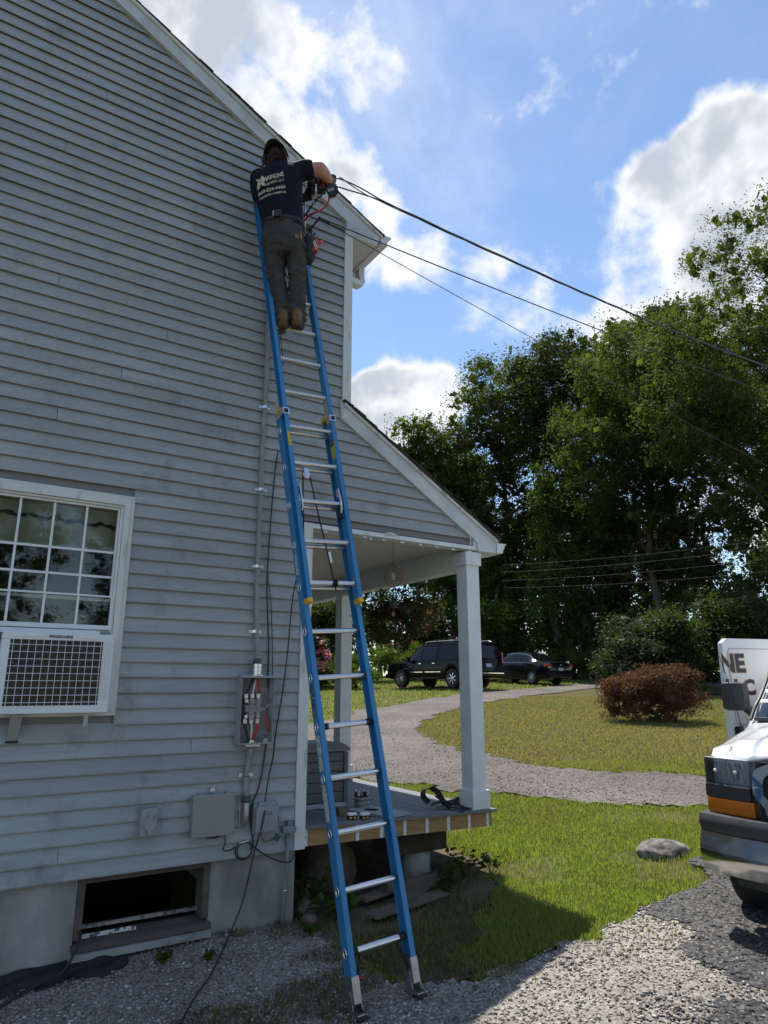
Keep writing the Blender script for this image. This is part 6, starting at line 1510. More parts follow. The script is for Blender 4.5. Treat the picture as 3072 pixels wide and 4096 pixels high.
for sg in (-1, 1):
    y0, y1 = (-.965, -.655) if sg < 0 else (.655, .965)
    hl = band('headlight', y0, y1, .895, 1.055, -.012, mat('lamp_housing', (.45, .46, .47), rough=.3, metal=.2), van, back=.05)
    for (a, c) in ((y0 + .022, y0 + .145), (y0 + .165, y1 - .02)):
        band('reflector', a, c, .915, 1.035, -.006, REFLECTOR, hl, back=.02, ny=8, bow=-.004)
        ym, zm = (a + c) / 2, .975
        mb = MB(); mb.ball((xf(ym, zm) + .002, ym, zm), .014, 10, 8); mb.build('bulb', LENS, hl, smooth=True)
    band('headlight_lens', y0, y1, .897, 1.053, .004, clear_glass('lamp_lens', .9, (.93, .95, .96)), hl, back=.004)
    band('lamp_trim', y0, y1, .880, .893, .004, CHROME, van)
    band('filler_panel', y0 - (.01 if sg < 0 else 0), y1, .80, .878, -.004, DPLASTIC, van)
    band('turn_signal', y0, y1 + (.02 if sg < 0 else 0), .705, .797, .002, AMBER, van, bow=.006)
    band('lower_panel', y0, y1, .665, .703, -.01, DPLASTIC, van)
# grille
gr = sub('grille', van)
ring = []
for k in range(48):
    q = 2 * math.pi * k / 48; c, s_ = math.cos(q), math.sin(q); y = .635 * math.copysign(abs(c) ** .28, c); zz = .855 + .205 * math.copysign(abs(s_) ** .45, s_); ring.append((y * (1 - .10 * (zz < .8)), zz))
mb = MB(); n = len(ring); V = []
for (y, zz) in ring:
    k_ = .80
    yi, zi = y * (1 - .075 / .635), .855 + (zz - .855) * (1 - .05 / .205)
    V += [Vector((xf(y, zz) - .02, y, zz)), Vector((xf(y, zz) + .030, y * .985, .855 + (zz - .855) * .97)), Vector((xf(yi, zi) + .030, yi, zi)), Vector((xf(yi, zi) - .03, yi, zi))]
mb.add(V, [(i * 4 + k, ((i + 1) % n) * 4 + k, ((i + 1) % n) * 4 + k + 1, i * 4 + k + 1) for i in range(n) for k in range(3)]); mb.build('chrome_surround', CHROME, gr, auto=40)
mb = MB()
for k in range(6): zz = .70 + k * .058; y_ = .54; V0 = [(-y_ + 2 * y_ * i / 12) for i in range(13)]; mb.loft([[Vector((xf(y, zz) - .01, y, zz - .006)), Vector((xf(y, zz) + .012, y, zz - .002)), Vector((xf(y, zz) + .006, y, zz + .016)), Vector((xf(y, zz) - .02, y, zz + .014))] for y in V0])
mb.build('grille_slats', DPLASTIC, gr)
band('grille_back', -.61, .61, .66, 1.05, -.035, BLACK, gr, back=.02)
# bumper
band('bumper_pad', -1.0, 1.0, .595, .700, .105, DPLASTIC, van, back=.20, bow=.02, ny=36)
band('bumper_chrome', -1.005, 1.005, .345, .592, .095, mat('dulled_chrome', (.70, .71, .72), rough=.17, metal=1.0, var=.1, vs=6), van, back=.16, bow=.05, ny=36, nz=10)
band('valance', -.85, .85, .25, .35, -.09, DPLASTIC, van, back=.10, ny=24)
# mirror on the passenger side, and its pair
for sg in (-1, 1):
    mb = MB(); mb.bbox(-.86, -.70, sg * 1.135 - .10, sg * 1.135 + .10, 1.335, 1.575, .045); mb.tube([(-.80, sg * .96, 1.27), (-.78, sg * 1.06, 1.36)], .04, 8); mb.build('wing_mirror', DPLASTIC, van, auto=40)
mb = MB(); mb.tube([(-.20, -.93, 1.19), (-.20, -.935, 1.235)], [.02, .012], 8); mb.tube([(-.20, -.935, 1.23), (-.20, -.975, 1.50), (-.20, -1.04, 1.78)], [.004, .003, .002], 5); mb.build('antenna', BLACK, van)
# the open side door
th = rad(150); hinge = Vector((-1.70, -1.01, .42))
door = sub('side_door', van, hinge, (0, 0, th))
# local: closed door runs along -x, outer face towards -y
DL = .64
def dprof(z):  # the door's lean
    return .0 if z < .75 else (z - .75) * .03
mb = MB(); outl = [(-DL, .02), (-.0, .02), (.0, 1.53), (-.03, 1.565), (-DL + .09, 1.565), (-DL + .03, 1.52), (-DL + .012, 1.2), (-DL, .75)]
grid_x = 10; V = []
mb.prism(outl, lambda a, b_, t: (a, t + dprof(b_), b_), (-.012, .045)); mb.build('door_panel', WHITEPAINT, door)
path = [(-DL + .07, .80), (-DL + .075, 1.42), (-DL + .10, 1.47), (-.04, 1.47), (-.04, .78), (-DL + .10, .78)]
mb = MB(); mb.tube([(a, -.013 + dprof(b_), b_) for a, b_ in path], .006, 6, closed=True); mb.build('pressed_line', mat('panel_shadow', (.45, .46, .47), rough=.5), door)
MB().bbox(-DL + .035, -DL + .105, -.022, -.008, .62, .76, .02).build('handle_recess', BLACK, door); MB().bbox(-DL + .05, -DL + .09, -.040, -.022, .66, .73, .006).build('door_handle', BLACK, door)
NAVYL = mat('navy_vinyl_letter', (.010, .016, .035), rough=.35); GOLDL = mat('gold_vinyl_outline', (.50, .27, .05), rough=.4)
def door_text(body, x0, zc, h, wscale):
    for m, bold, off, nm in ((GOLDL, .062, -.0135, 'letter_outline'), (NAVYL, .036, -.0150, 'lettering')):
        V, F_ = text_geom(body, 1.0, bold, 'LEFT', 2)
        out = [Vector((max(-DL + .001, x0 + p.x * h * wscale), off + dprof(zc + p.y * h), zc + p.y * h)) for p in V]
        mb = MB(); mb.add(out, F_); mb.build(nm, m, door)
door_text('NE', -DL - .035, 1.325, .23, 1.0)
door_text('LLC', -DL + .005, 1.105, .19, 1.05)
# ---------------------------------------------------------------- vegetation
def unit(v): return v / (np.linalg.norm(v, axis=-1, keepdims=True) + 1e-9)
def leaf_quads(P, Nn, size, aspect=.55, g=nrg, fold=.0, droop=None):
    """one rhombic leaf per point: V (n*4,3), F (n,4)"""
    n = len(P); a = unit(np.cross(Nn, g.normal(size=(n, 3)))); 
    if droop is not None: a = unit(a + droop)
    b = unit(np.cross(Nn, a)); s_ = np.asarray(size).reshape(-1, 1)
    L, W_ = a * s_ * .5, b * s_ * .5 * aspect
    V = np.stack([P - L, P + W_ - L * .1 + Nn * s_ * fold, P + L, P - W_ - L * .1 + Nn * s_ * fold], 1).reshape(-1, 3)
    return V, np.arange(n * 4).reshape(-1, 4)
def crown_points(g, lobes, n_clump, per, cr, shell=.55):
    """lobes: (cx,cy,cz,rx,ry,rz,weight) -> leaf points and rough outward normals"""
    w = np.array([l[6] for l in lobes]); idx = g.choice(len(lobes), n_clump, p=w / w.sum()); Lb = np.array(lobes)[idx]
    d = unit(g.normal(size=(n_clump, 3))); r = (shell + (1 - shell) * g.random((n_clump, 1)) ** .6)
    r = np.where(g.random((n_clump, 1)) < .22, g.random((n_clump, 1)) * .8, r)
    C = Lb[:, :3] + d * Lb[:, 3:6] * r
    crr = cr * (.55 + .9 * g.random((n_clump, 1, 1)))
    off = np.clip(g.normal(size=(n_clump, per, 3)), -1.5, 1.5) * crr * 1.12 * np.array([1, 1, .62])
    P = (C[:, None, :] + off).reshape(-1, 3)
    Nn = unit(g.normal(size=P.shape) * .8 + np.array([0, 0, .75]) + .35 * np.repeat(d, per, 0))
    return P, Nn, C
BARK = mat('grey_bark', (.085, .07, .058), rough=.95, var=.4, vs=5, bump=.6, bs=18, stretch=(1, 1, .25))
def trunk_mb(g, H, r0, C, n_limb=26, lean=(0, 0), top=.8):
    mb = MB(); k = 10; pts = [Vector((lean[0] * (i / k) ** 1.5 + .12 * math.sin(i * 1.3), lean[1] * (i / k) ** 1.5 + .12 * math.cos(i * 1.7), H * top * i / k)) for i in range(k + 1)]
    mb.tube(pts, [r0 * (1 - .82 * i / k) * (1.35 if i == 0 else 1) for i in range(k + 1)], 9)
    pick = g.choice(len(C), min(n_limb, len(C)), replace=False)
    for i in pick:
        e = Vector(C[i]); hz_ = max(.18 * H, min(H * top * .95, e.z - (abs(e.x) + abs(e.y)) * .55)); f = hz_ / (H * top); j = min(k - 1, int(f * k)); b0 = pts[j].lerp(pts[j + 1], f * k - j)
        m = b0.lerp(e, .5) + Vector((0, 0, .06 * (e - b0).length)); rr = r0 * (1 - .8 * f) * .42
        mb.tube([b0, m, e], [rr, rr * .55, rr * .12], 5)
    return mb
OAK = leaf_mat('oak_leaf', (.030, .044, .015), (.092, .118, .038), trans=.46)
LIGHTLEAF = leaf_mat('locust_leaf', (.029, .044, .015), (.092, .118, .037), trans=.50)
DARKLEAF = leaf_mat('dark_leaf', (.022, .034, .012), (.066, .088, .026), trans=.40)
IVY = leaf_mat('ivy_leaf', (.026, .052, .011), (.088, .135, .028), trans=.38)
GREYLEAF = leaf_mat('grey_green_leaf', (.026, .038, .021), (.075, .096, .055), trans=.28)
WEED = leaf_mat('goldenrod_leaf', (.050, .085, .018), (.14, .20, .045), trans=.4)
WOODS = 'trees at the edge of the woods'
def make_tree(name, label, cat, R_, D_, H, lobes, leaf, seed, n_clump, per, cr, size, r0=.28, limbs=26, shell=.55, group=None, rotz=0.0, aspect=.55, trunk_top=.8, fine=True, droop=None):
    k_ = 1.2 if group in (WOODS, 'ivy-covered trunks') else 1.0       # the wood stands well back from the cars
    g = np.random.default_rng(seed); x, y = from_DR(D_ * k_, R_ * k_); zz = gz(x, y)
    t = thing(name, label, cat, (x, y, zz), (0, 0, -HEAD + rotz), group); t.scale = (k_, k_, k_)
    P, Nn, C = crown_points(g, lobes, n_clump, per, cr, shell)
    keep = P[:, 2] > .05; P, Nn = P[keep], Nn[keep]
    V, F_ = leaf_quads(P, Nn, size * (.6 + .8 * g.random(len(P))), aspect, g, fold=.08, droop=droop)
    Pc = np.repeat(C, 5, 0) + g.normal(size=(len(C) * 5, 3)) * cr * .45; Pc[:, 2] = np.maximum(Pc[:, 2], .15)
    Vc, Fc = leaf_quads(Pc, unit(g.normal(size=Pc.shape)), np.full(len(Pc), cr * 1.15), .8, g)
    raw_mesh('crown', np.concatenate([V, Vc]), np.concatenate([F_, Fc + len(V)]), leaf, t)
    if r0: trunk_mb(g, H, r0, C, limbs, top=trunk_top).build('trunk', BARK, t, auto=50)
    return t
def place_copy(src, label, R_, D_, sc_=1.0, rz=0.0, group=None):
    k_ = 1.2 if group == WOODS else 1.0; sc_ *= k_
    c = copy_tree(src); x, y = from_DR(D_ * k_, R_ * k_); c.location = (x, y, gz(x, y)); c.rotation_euler = (0, 0, -HEAD + rz); c.scale = (sc_, sc_, sc_); c['label'] = label
    if group: c['group'] = group
    return c
# local axes of a tree: x to the right, y away, z up (as seen from the house)
oak = make_tree('oak_tree', 'tall rounded oak standing just right of the porch roof', 'tree', 7.3, 40, 20.5,
    [(0, 0, 16.5, 2.9, 2.9, 3.6, 3), (-2.2, 0, 12.5, 2.8, 2.6, 3.0, 2.5), (2.2, -.5, 13, 2.6, 2.6, 3.2, 2), (-1.2, 0, 8.5, 3.0, 2.6, 2.6, 1.6), (1.6, 0, 8.5, 2.6, 2.4, 2.8, 1.6), (0, 0, 5, 2.6, 2.6, 2.2, .9)], OAK, 21, 430, 170, .42, .145, .26, group=WOODS)
oak2 = make_tree('oak_tree', 'broad dark oak with a flat crown behind the ivy-covered trunks', 'tree', 10.6, 37, 20.5,
    [(0, 0, 17.3, 3.2, 2.6, 2.2, 3), (-1.6, 0, 15.5, 2.2, 2.2, 2.0, 1.5), (2.4, 0, 15.0, 2.6, 2.4, 2.6, 2), (0, 0, 12, 3.2, 2.6, 3.2, 2), (.5, 0, 7.5, 3.0, 2.6, 3.0, 1.5), (0, 0, 3.5, 3.2, 2.4, 2.6, 1.4)], DARKLEAF, 22, 400, 165, .42, .14, .26, group=WOODS)
loc = make_tree('locust_tree', 'large light green tree leaning over from the right edge', 'tree', 17.6, 27, 22.5,
    [(0, 0, 18.2, 3.6, 3, 3.4, 3), (-3.6, -1, 13.5, 3.0, 2.6, 2.6, 2.4), (-5.2, -1.5, 10.6, 2.2, 2.2, 2.2, 1.8), (.5, 0, 12, 4.0, 3.2, 3.6, 3), (-2.0, -1, 8.5, 3.2, 2.6, 2.4, 1.8), (2.5, 0, 7, 3.2, 3, 3.4, 2), (-1, 0, 4.5, 3.0, 2.6, 2.8, 1.8), (-2.5, .5, 2.5, 3.0, 2.2, 2.4, 1.4), (2, .5, 2.5, 3.0, 2.2, 2.4, 1.2)], LIGHTLEAF, 23, 660, 190, .36, .112, .30, limbs=34, group=WOODS, droop=np.array([0, 0, -.45]))
mid = make_tree('maple_tree', 'full green tree between the dark oak and the right-hand tree', 'tree', 12.4, 31, 18.0,
    [(0, 0, 14.6, 3.0, 2.6, 3.0, 3), (-2.0, -.6, 11.0, 2.6, 2.4, 2.6, 2), (2.0, 0, 11, 2.6, 2.4, 3.0, 2), (-1.6, -.8, 8.0, 2.2, 2.2, 1.8, 1.4), (1.2, 0, 6.6, 2.8, 2.4, 2.4, 1.4), (0, .5, 3.6, 3.0, 2.2, 2.6, 1.6)], LIGHTLEAF, 24, 430, 180, .38, .118, .24, group=WOODS, droop=np.array([0, 0, -.35]))
sm_ = make_tree('ash_tree', 'small upright tree rising behind the porch roof', 'tree', 2.05, 39, 16.0,
    [(0, 0, 13.2, 1.6, 1.6, 2.2, 2), (-.9, 0, 11.4, 1.5, 1.5, 2.0, 1.5), (1.0, 0, 10.6, 1.8, 1.6, 2.0, 1.5), (0, 0, 8, 2.4, 2, 2.2, 1.5), (0, 0, 5, 2.6, 2, 2.4, 1.2)], IVY, 25, 210, 130, .38, .145, .18, group=WOODS)
place_copy(sm_, 'leafy tree filling the gap beside the small upright tree', 4.2, 42, .88, 2.0, WOODS)
place_copy(oak, 'oak half hidden behind the tall rounded oak', 5.4, 47, .80, 1.4, WOODS)
place_copy(oak2, 'dark tree standing behind the right-hand tree', 16.5, 38, 1.12, 2.1, WOODS)
place_copy(oak, 'tall tree at the far right behind the van', 22.0, 35, 1.05, 3.3, WOODS)
place_copy(oak2, 'dark tree seen low through the porch on the left', -4.5, 44, .62, .6, WOODS)
place_copy(oak2, 'dark low tree seen between the porch columns', -.2, 43, .55, 2.7, WOODS)
place_copy(mid, 'green tree at the far right edge of the woods', 20.5, 31, .80, 1.2, WOODS)
# trees on the other side of the yard, behind the viewer (they show in the window glass)
for k, (R_, D_, s_) in enumerate(((5.0, -14, .62), (10.2, -14, .66), (15.5, -12.5, .60), (21, -9.5, .7))):
    place_copy((oak, mid, oak2, mid)[k], ['oak across the yard reflected in the window', 'tree across the yard reflected in the upper panes', 'dark tree across the yard behind the viewer', 'tree beyond the back corner of the yard'][k], R_, D_, s_, k * 1.3, 'trees across the yard')
# ivy-covered trunks
for k, (R_, D_, H, w_, lab) in enumerate(((8.0, 32.5, 10.8, .95, 'bright ivy-covered trunk standing left of the dark gap'), (9.6, 33, 11.5, 1.0, 'tall ivy-covered trunk in the middle of the woods edge'), (11.2, 33.5, 10.0, .9, 'dark vine-draped trunk right of the ivy trunks'), (6.2, 38, 8.0, 1.1, 'vine-draped trunk below the rounded oak'))):
    lb = [(0, 0, H * f, w_ * (1.15 - .5 * f) * (1 + .15 * math.sin(f * 9 + k)), w_, H * .13, 1) for f in (.1, .25, .4, .55, .7, .85)]
    make_tree('ivy_trunk', lab, 'tree', R_, D_, H * .95, lb, IVY if k != 2 else DARKLEAF, 40 + k, 130, 100, .26, .15, .22, limbs=4, shell=.7, group='ivy-covered trunks', trunk_top=1.05, droop=np.array([0, 0, -.8]))
# shrubs
def shrub(name, label, R_, D_, W_, H, leaf, seed, n=70, per=90, cr=.28, size=.11, depth=None, group='shrubs along the woods', shell=.5, droop=None, aspect=.55):
    d_ = depth or W_ * .7
    sr = random.Random(seed)
    lb = [(0, 0, H * .42, W_ * .45, d_ * .5, H * .42, 2)] + [(sr.uniform(-.42, .42) * W_, sr.uniform(-.3, .3) * d_, H * sr.uniform(.25, .85), W_ * sr.uniform(.13, .24), d_ * .25, H * sr.uniform(.13, .24), .8) for _ in range(9)]
    return make_tree(name, label, 'shrub', R_, D_, H * .7, lb, leaf, seed, n, per, cr, size, .06, 10, shell, group, aspect=aspect, droop=droop)
shrub('shrub', 'grey-green rounded shrub left of the red maple bush', 9.6, 26.5, 3.4, 3.2, GREYLEAF, 51, 170, 110, .26, .11)
shrub('shrub', 'dark shrub directly behind the red maple bush', 12.2, 27, 3.6, 3.8, DARKLEAF, 52, 170, 110, .28, .12)
shrub('shrub', 'tall dark shrub between the red bush and the van', 14.6, 27.5, 3.4, 4.4, GREYLEAF, 53, 170, 110, .28, .12)
shrub('shrub', 'viny green shrub right beside the near porch column', 5.9, 40, 2.9, 5.4, IVY, 54, 150, 100, .26, .13)
shrub('shrub', 'large leafy shrub behind the sedan', 7.8, 42, 3.9, 4.6, IVY, 55, 150, 100, .28, .13)
shrub('shrub', 'dark green shrub behind the suv', 1.3, 41, 4.4, 4.8, DARKLEAF, 56, 150, 100, .3, .14)
shrub('shrub', 'dark shrub far left behind the porch', -3.2, 36, 4.0, 4.4, DARKLEAF, 57, 150, 100, .3, .14)
shrub('shrub', 'shrub at the far right beyond the van', 18.5, 27, 4.0, 4.2, GREYLEAF, 58, 150, 100, .3, .13)
shrub('weed_clump', 'pale goldenrod clump left of the suv', -1.4, 33.5, 3.0, 1.7, WEED, 61, 130, 90, .16, .10, group='tall weeds at the lawn edge', droop=np.array([0, 0, .9]), aspect=.28)
shrub('weed_clump', 'goldenrod clump just behind the suv hood', .7, 38.5, 3.0, 2.1, WEED, 62, 110, 90, .16, .10, group='tall weeds at the lawn edge', droop=np.array([0, 0, .9]), aspect=.28)
shrub('weed_clump', 'light green weeds behind the sedan roof', 8.5, 40.5, 2.6, 2.3, WEED, 63, 110, 90, .16, .10, group='tall weeds at the lawn edge', droop=np.array([0, 0, .9]), aspect=.28)
shrub('weed_clump', 'yellow-green weeds right of the sedan', 10.8, 38, 1.9, 1.9, WEED, 64, 90, 90, .14, .10, group='tall weeds at the lawn edge', droop=np.array([0, 0, .9]), aspect=.28)
shrub('weed_clump', 'leafy weeds seen low between ladder and far column', -3.4, 33, 2.6, 1.6, IVY, 65, 110, 90, .16, .11, group='tall weeds at the lawn edge')
# the woods behind, one dark mass
g = np.random.default_rng(77)
lobes_w = [(R_, 60 + 3 * math.sin(R_ * .7), h_, 3.6, 2.6, 3.4, 1) for R_ in np.arange(-20, 52, 3.1) for h_ in ((2.0, 5.5) if R_ < 3.5 else (2.0, 5.5, 9.0, 11.5))]
P, Nn, Cc = crown_points(g, lobes_w, 1000, 80, .62, .5)
X, Y = from_DR(P[:, 1], P[:, 0]); P = np.stack([X, Y, P[:, 2] + 2.2], -1)
V, F_ = leaf_quads(P, Nn, .42 * (.6 + .8 * g.random(len(P))), .65, g)
tag(raw_mesh('woodland', V, F_, DARKLEAF), 'dark mass of woods filling the background behind the trees', 'woods', kind='stuff')
# red lace-leaf maple on the island
REDLEAF = leaf_mat('red_maple_leaf', (.060, .027, .020), (.185, .092, .062), trans=.30, vs=2.2)
bx, by = 12.45, 6.0
jm = thing('japanese_maple', 'low spreading dark red lace-leaf maple on the lawn island', 'shrub', (bx, by, gz(bx, by)), (0, 0, -HEAD))
g = np.random.default_rng(5)
lob = [(0, 0, .55, 1.15, 1.0, .62, 4), (-.55, -.1, .62, .6, .6, .55, 2), (.30, 0, .74, .75, .6, .46, 2.4), (.8, .0, .42, .50, .6, .40, 1.5), (-.85, 0, .38, .42, .5, .36, 1.3), (-.1, -.2, .95, .45, .4, .35, 1.3)] + [(math.cos(q_ * 2.4) * (.5 + .12 * (q_ % 5)), math.sin(q_ * 2.4) * .6 - .1, .55 + .62 * ((q_ * .37) % 1), .24, .22, .16, .7) for q_ in range(16)]
P, Nn, Cc = crown_points(g, lob, 420, 75, .10, .72); keep = P[:, 2] > .02; P, Nn = P[keep], Nn[keep]
V, F_ = leaf_quads(P, Nn, .075 * (.6 + .9 * g.random(len(P))), .30, g, droop=np.array([0, 0, -.9]))
raw_mesh('crown', V, F_, REDLEAF, jm); trunk_mb(g, 1.0, .07, Cc, 24).build('trunk', BARK, jm)
# hanging fuchsia baskets under the porch eave
FUL = leaf_mat('fuchsia_leaf', (.030, .032, .014), (.075, .075, .028), trans=.3, vs=6)
PINK = leaf_mat('fuchsia_flower', (.42, .10, .12), (.62, .26, .26), trans=.4, vs=9)
def basket(label, loc, s_, seed, nfl, drop):
    t = thing('hanging_basket', label, 'plant', loc, (0, 0, -HEAD), 'hanging flower baskets on the porch')
    g = np.random.default_rng(seed)
    MB().lathe([(.08 * s_, -.06), (.13 * s_, .0), (.15 * s_, .09)], 20).build('pot', mat('brown_pot', (.05, .035, .025), rough=.8), t, smooth=True)
    lob = [(0, 0, .10, .30 * s_, .28 * s_, .16 * s_, 3), (.18 * s_, 0, .0, .26 * s_, .22 * s_, .20 * s_, 2), (-.18 * s_, 0, -.04, .24 * s_, .22 * s_, .22 * s_, 2), (0, 0, -.12, .36 * s_, .28 * s_, .18 * s_, 2)]
    P, Nn, C_ = crown_points(g, lob, 130, 28, .045, .5); V, F_ = leaf_quads(P, Nn, .042 * (.6 + .8 * g.random(len(P))), .5, g); raw_mesh('foliage', V, F_, FUL, t)
    mb = MB()
    for c in C_[:60]: mb.tube([(0, 0, .08), (c[0] * .6, c[1] * .6, c[2] * .4 + .12), tuple(c)], [.004, .003, .0015], 4)
    mb.build('stems', mat('fuchsia_stem', (.09, .05, .03), rough=.8), t)
    fr = random.Random(seed)
    for k in range(nfl):
        c = C_[fr.randrange(len(C_))]; p = Vector(c) * fr.uniform(.85, 1.1) + Vector((0, -.03, -.05)); mb = MB()
        for q in range(5):
            a = 2 * math.pi * q / 5; d = Vector((math.cos(a), math.sin(a), 0)); r_ = .018 * fr.uniform(.8, 1.3)
            mb.add([p, p + d * r_ + Vector((0, 0, -.008)), p + d * r_ * 1.2 + Vector((0, 0, -.030)), p + Vector((0, 0, -.022))], [(0, 1, 2, 3)])
        mb.tube([p + Vector((0, 0, .025)), p], .004, 5); mb.tube([p - Vector((0, 0, .02)), p - Vector((0, 0, .05))], .0015, 4); mb.build('flower', PINK, t)
    mb = MB()
    for q in range(3): a = 2 * math.pi * q / 3; mb.tube([(.14 * s_ * math.cos(a), .14 * s_ * math.sin(a), .09), (0, 0, drop - .1), (0, 0, drop)], .002, 4)
    mb.build('hanger', BLACK_CABLE, t)
    return t
basket('large fuchsia hanging basket with pink blooms under the porch eave', (1.80, 1.28, 2.50), 1.25, 5, 34, .34)
PINK2 = leaf_mat('petunia_flower', (.45, .12, .25), (.75, .40, .55), trans=.4, vs=9)
b2x, b2y = from_DR(9.9, -.98)
t2 = thing('hanging_basket', 'small basket of bright pink flowers seen behind the ladder', 'plant', (b2x, b2y, 2.30), (0, 0, -HEAD), 'hanging flower baskets on the porch')
g = np.random.default_rng(15)
P, Nn, C_ = crown_points(g, [(0, 0, .05, .20, .18, .16, 2), (.06, 0, -.16, .14, .12, .16, 2)], 60, 18, .04, .5); V, F_ = leaf_quads(P, Nn, .045, .7, g); raw_mesh('foliage', V, F_, FUL, t2)
P, Nn, C_ = crown_points(g, [(.07, -.05, -.12, .14, .12, .20, 2)], 40, 8, .03, .6); V, F_ = leaf_quads(P, Nn, .05, .9, g); o = raw_mesh('blooms', V, F_, PINK2, t2); o['kind'] = 'stuff'
MB().lathe([(.08, -.05), (.12, .10)], 16).build('pot', mat('dark_pot', (.04, .03, .025), rough=.8), t2)
mb = MB(); mb.tube([(0, 0, .1), (0, 0, .75)], .002, 4); mb.build('hanger', BLACK_CABLE, t2)

# ---------------------------------------------------------------- grass, gravel stones and low weeds
def blades(name, X, Y, h, w, g, m, lean=.45, zoff=0.0):
    n = len(X); Z = ground_z(X, Y) - .015 + zoff
    a = g.random(n) * 2 * math.pi; l = h * lean * g.random(n)
    dx, dy = np.cos(a), np.sin(a); px, py = -dy, dx
    b0 = np.stack([X - px * w, Y - py * w, Z], -1); b1 = np.stack([X + px * w, Y + py * w, Z], -1)
    m0 = np.stack([X + dx * l * .35 - px * w * .75, Y + dy * l * .35 - py * w * .75, Z + h * .6], -1); m1 = np.stack([X + dx * l * .35 + px * w * .75, Y + dy * l * .35 + py * w * .75, Z + h * .6], -1)
    tp_ = np.stack([X + dx * l * 1.3, Y + dy * l * 1.3, Z + h * (1 - .25 * g.random(n))], -1)
    V = np.stack([b0, b1, m1, m0, tp_], 1).reshape(-1, 3); i = np.arange(n)[:, None] * 5
    F_ = np.concatenate([i + np.array([[0, 1, 2]]), i + np.array([[0, 2, 3]]), i + np.array([[3, 2, 4]])], 0)
    return raw_mesh(name, V, F_, m)
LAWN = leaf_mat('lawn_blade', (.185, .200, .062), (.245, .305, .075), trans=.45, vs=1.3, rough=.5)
DRY = leaf_mat('dry_lawn_blade', (.30, .235, .125), (.165, .175, .050), trans=.38, vs=.45, rough=.6)
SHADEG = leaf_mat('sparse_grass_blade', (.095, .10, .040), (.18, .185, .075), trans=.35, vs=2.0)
g = np.random.default_rng(31)
def lawn_ok(x, y):
    ok = ~yard_t(x, y) & ~drive_t(x, y) & ~mill_t(x, y)
    ok &= ~((x > -.4) & (x < 2.0) & (y > -.05) & (y < 5.1)) & ~((x < .1) & (y > 0))
    return ok
def cast(n, D0, D1, spread, test, power=1.0):
    D = D0 + (D1 - D0) * g.random(n) ** power; Rr = (g.random(n) * (spread[1] - spread[0]) + spread[0]) * (D + 1)
    x, y = from_DR(D, Rr); k = test(x, y); return x[k], y[k]
x, y = cast(270000, 4.2, 11.5, (-.06, .66), lawn_ok, 1.25)
near_shade = soil_t(x, y)
k = (~near_shade | (g.random(len(x)) < .12)) & ((vnoise(x, y, 2.1, 12) > .30) | (g.random(len(x)) < .35)); x, y = x[k], y[k]
hgt = (.022 + .030 * g.random(len(x))) * (.7 + .7 * vnoise(x, y, 1.6, 4))
tag(blades('lawn_grass', x, y, hgt, .0024 + .0014 * g.random(len(x)), g, LAWN), 'green lawn grass between the gravel yard and the driveway', 'grass', kind='stuff')
isl = lambda x, y: dri_t(x, y)
x, y = cast(112000, 9.0, 26, (-.02, .62), isl, 1.1)
tag(blades('island_grass', x, y, .035 + .03 * g.random(len(x)), .006 + .004 * g.random(len(x)), g, DRY, .8), 'dry patchy grass on the lawn island', 'grass', kind='stuff')
x, y = cast(66000, 17, 46, (-.45, .66), lambda a, b: lawn_ok(a, b) & ~dri_t(a, b))
tag(blades('far_grass', x, y, .05 + .05 * g.random(len(x)), .012 + .008 * g.random(len(x)), g, LAWN, .7), 'bright grass beyond the driveway where the cars stand', 'grass', kind='stuff')
# thin grass and weeds in the gravel yard and the shaded soil
def sparse(x, y):
    n1 = vnoise(x, y, 2.3, 8); edge = ragged([(p[0] - .0, p[1] + .5) for p in GRAVEL_YARD], .2, 4)(x, y)
    near = ~ragged([(-9, -9), (7, -9), (6, -4.2), (3.4, -2.0), (2.2, -1.95), (1.2, -1.95), (.5, -1.75), (0, -1.35), (-.2, -.6), (-.25, .0), (-9, .0)], .3, 4)(x, y)
    patch = (np.hypot((x + .62) / .55, (y + 1.0) / .22) < 1) | (np.hypot((x - .05) / .5, (y + 1.15) / .35) < 1)
    return ~mill_t(x, y) & (yard_t(x, y) & ((near & (n1 > .45)) | (patch & (n1 > .3)) | (g.random(len(x)) < .006)) & ((x < 1.15) | (g.random(len(x)) < .12))) | ~mill_t(x, y) & (soil_t(x, y) & (n1 > .5) & (y < .05))
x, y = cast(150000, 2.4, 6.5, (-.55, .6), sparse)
tag(blades('sparse_grass', x, y, .025 + .05 * g.random(len(x)), .0022 + .0014 * g.random(len(x)), g, SHADEG, .9), 'thin grass growing through the gravel round the ladder feet', 'grass', kind='stuff')
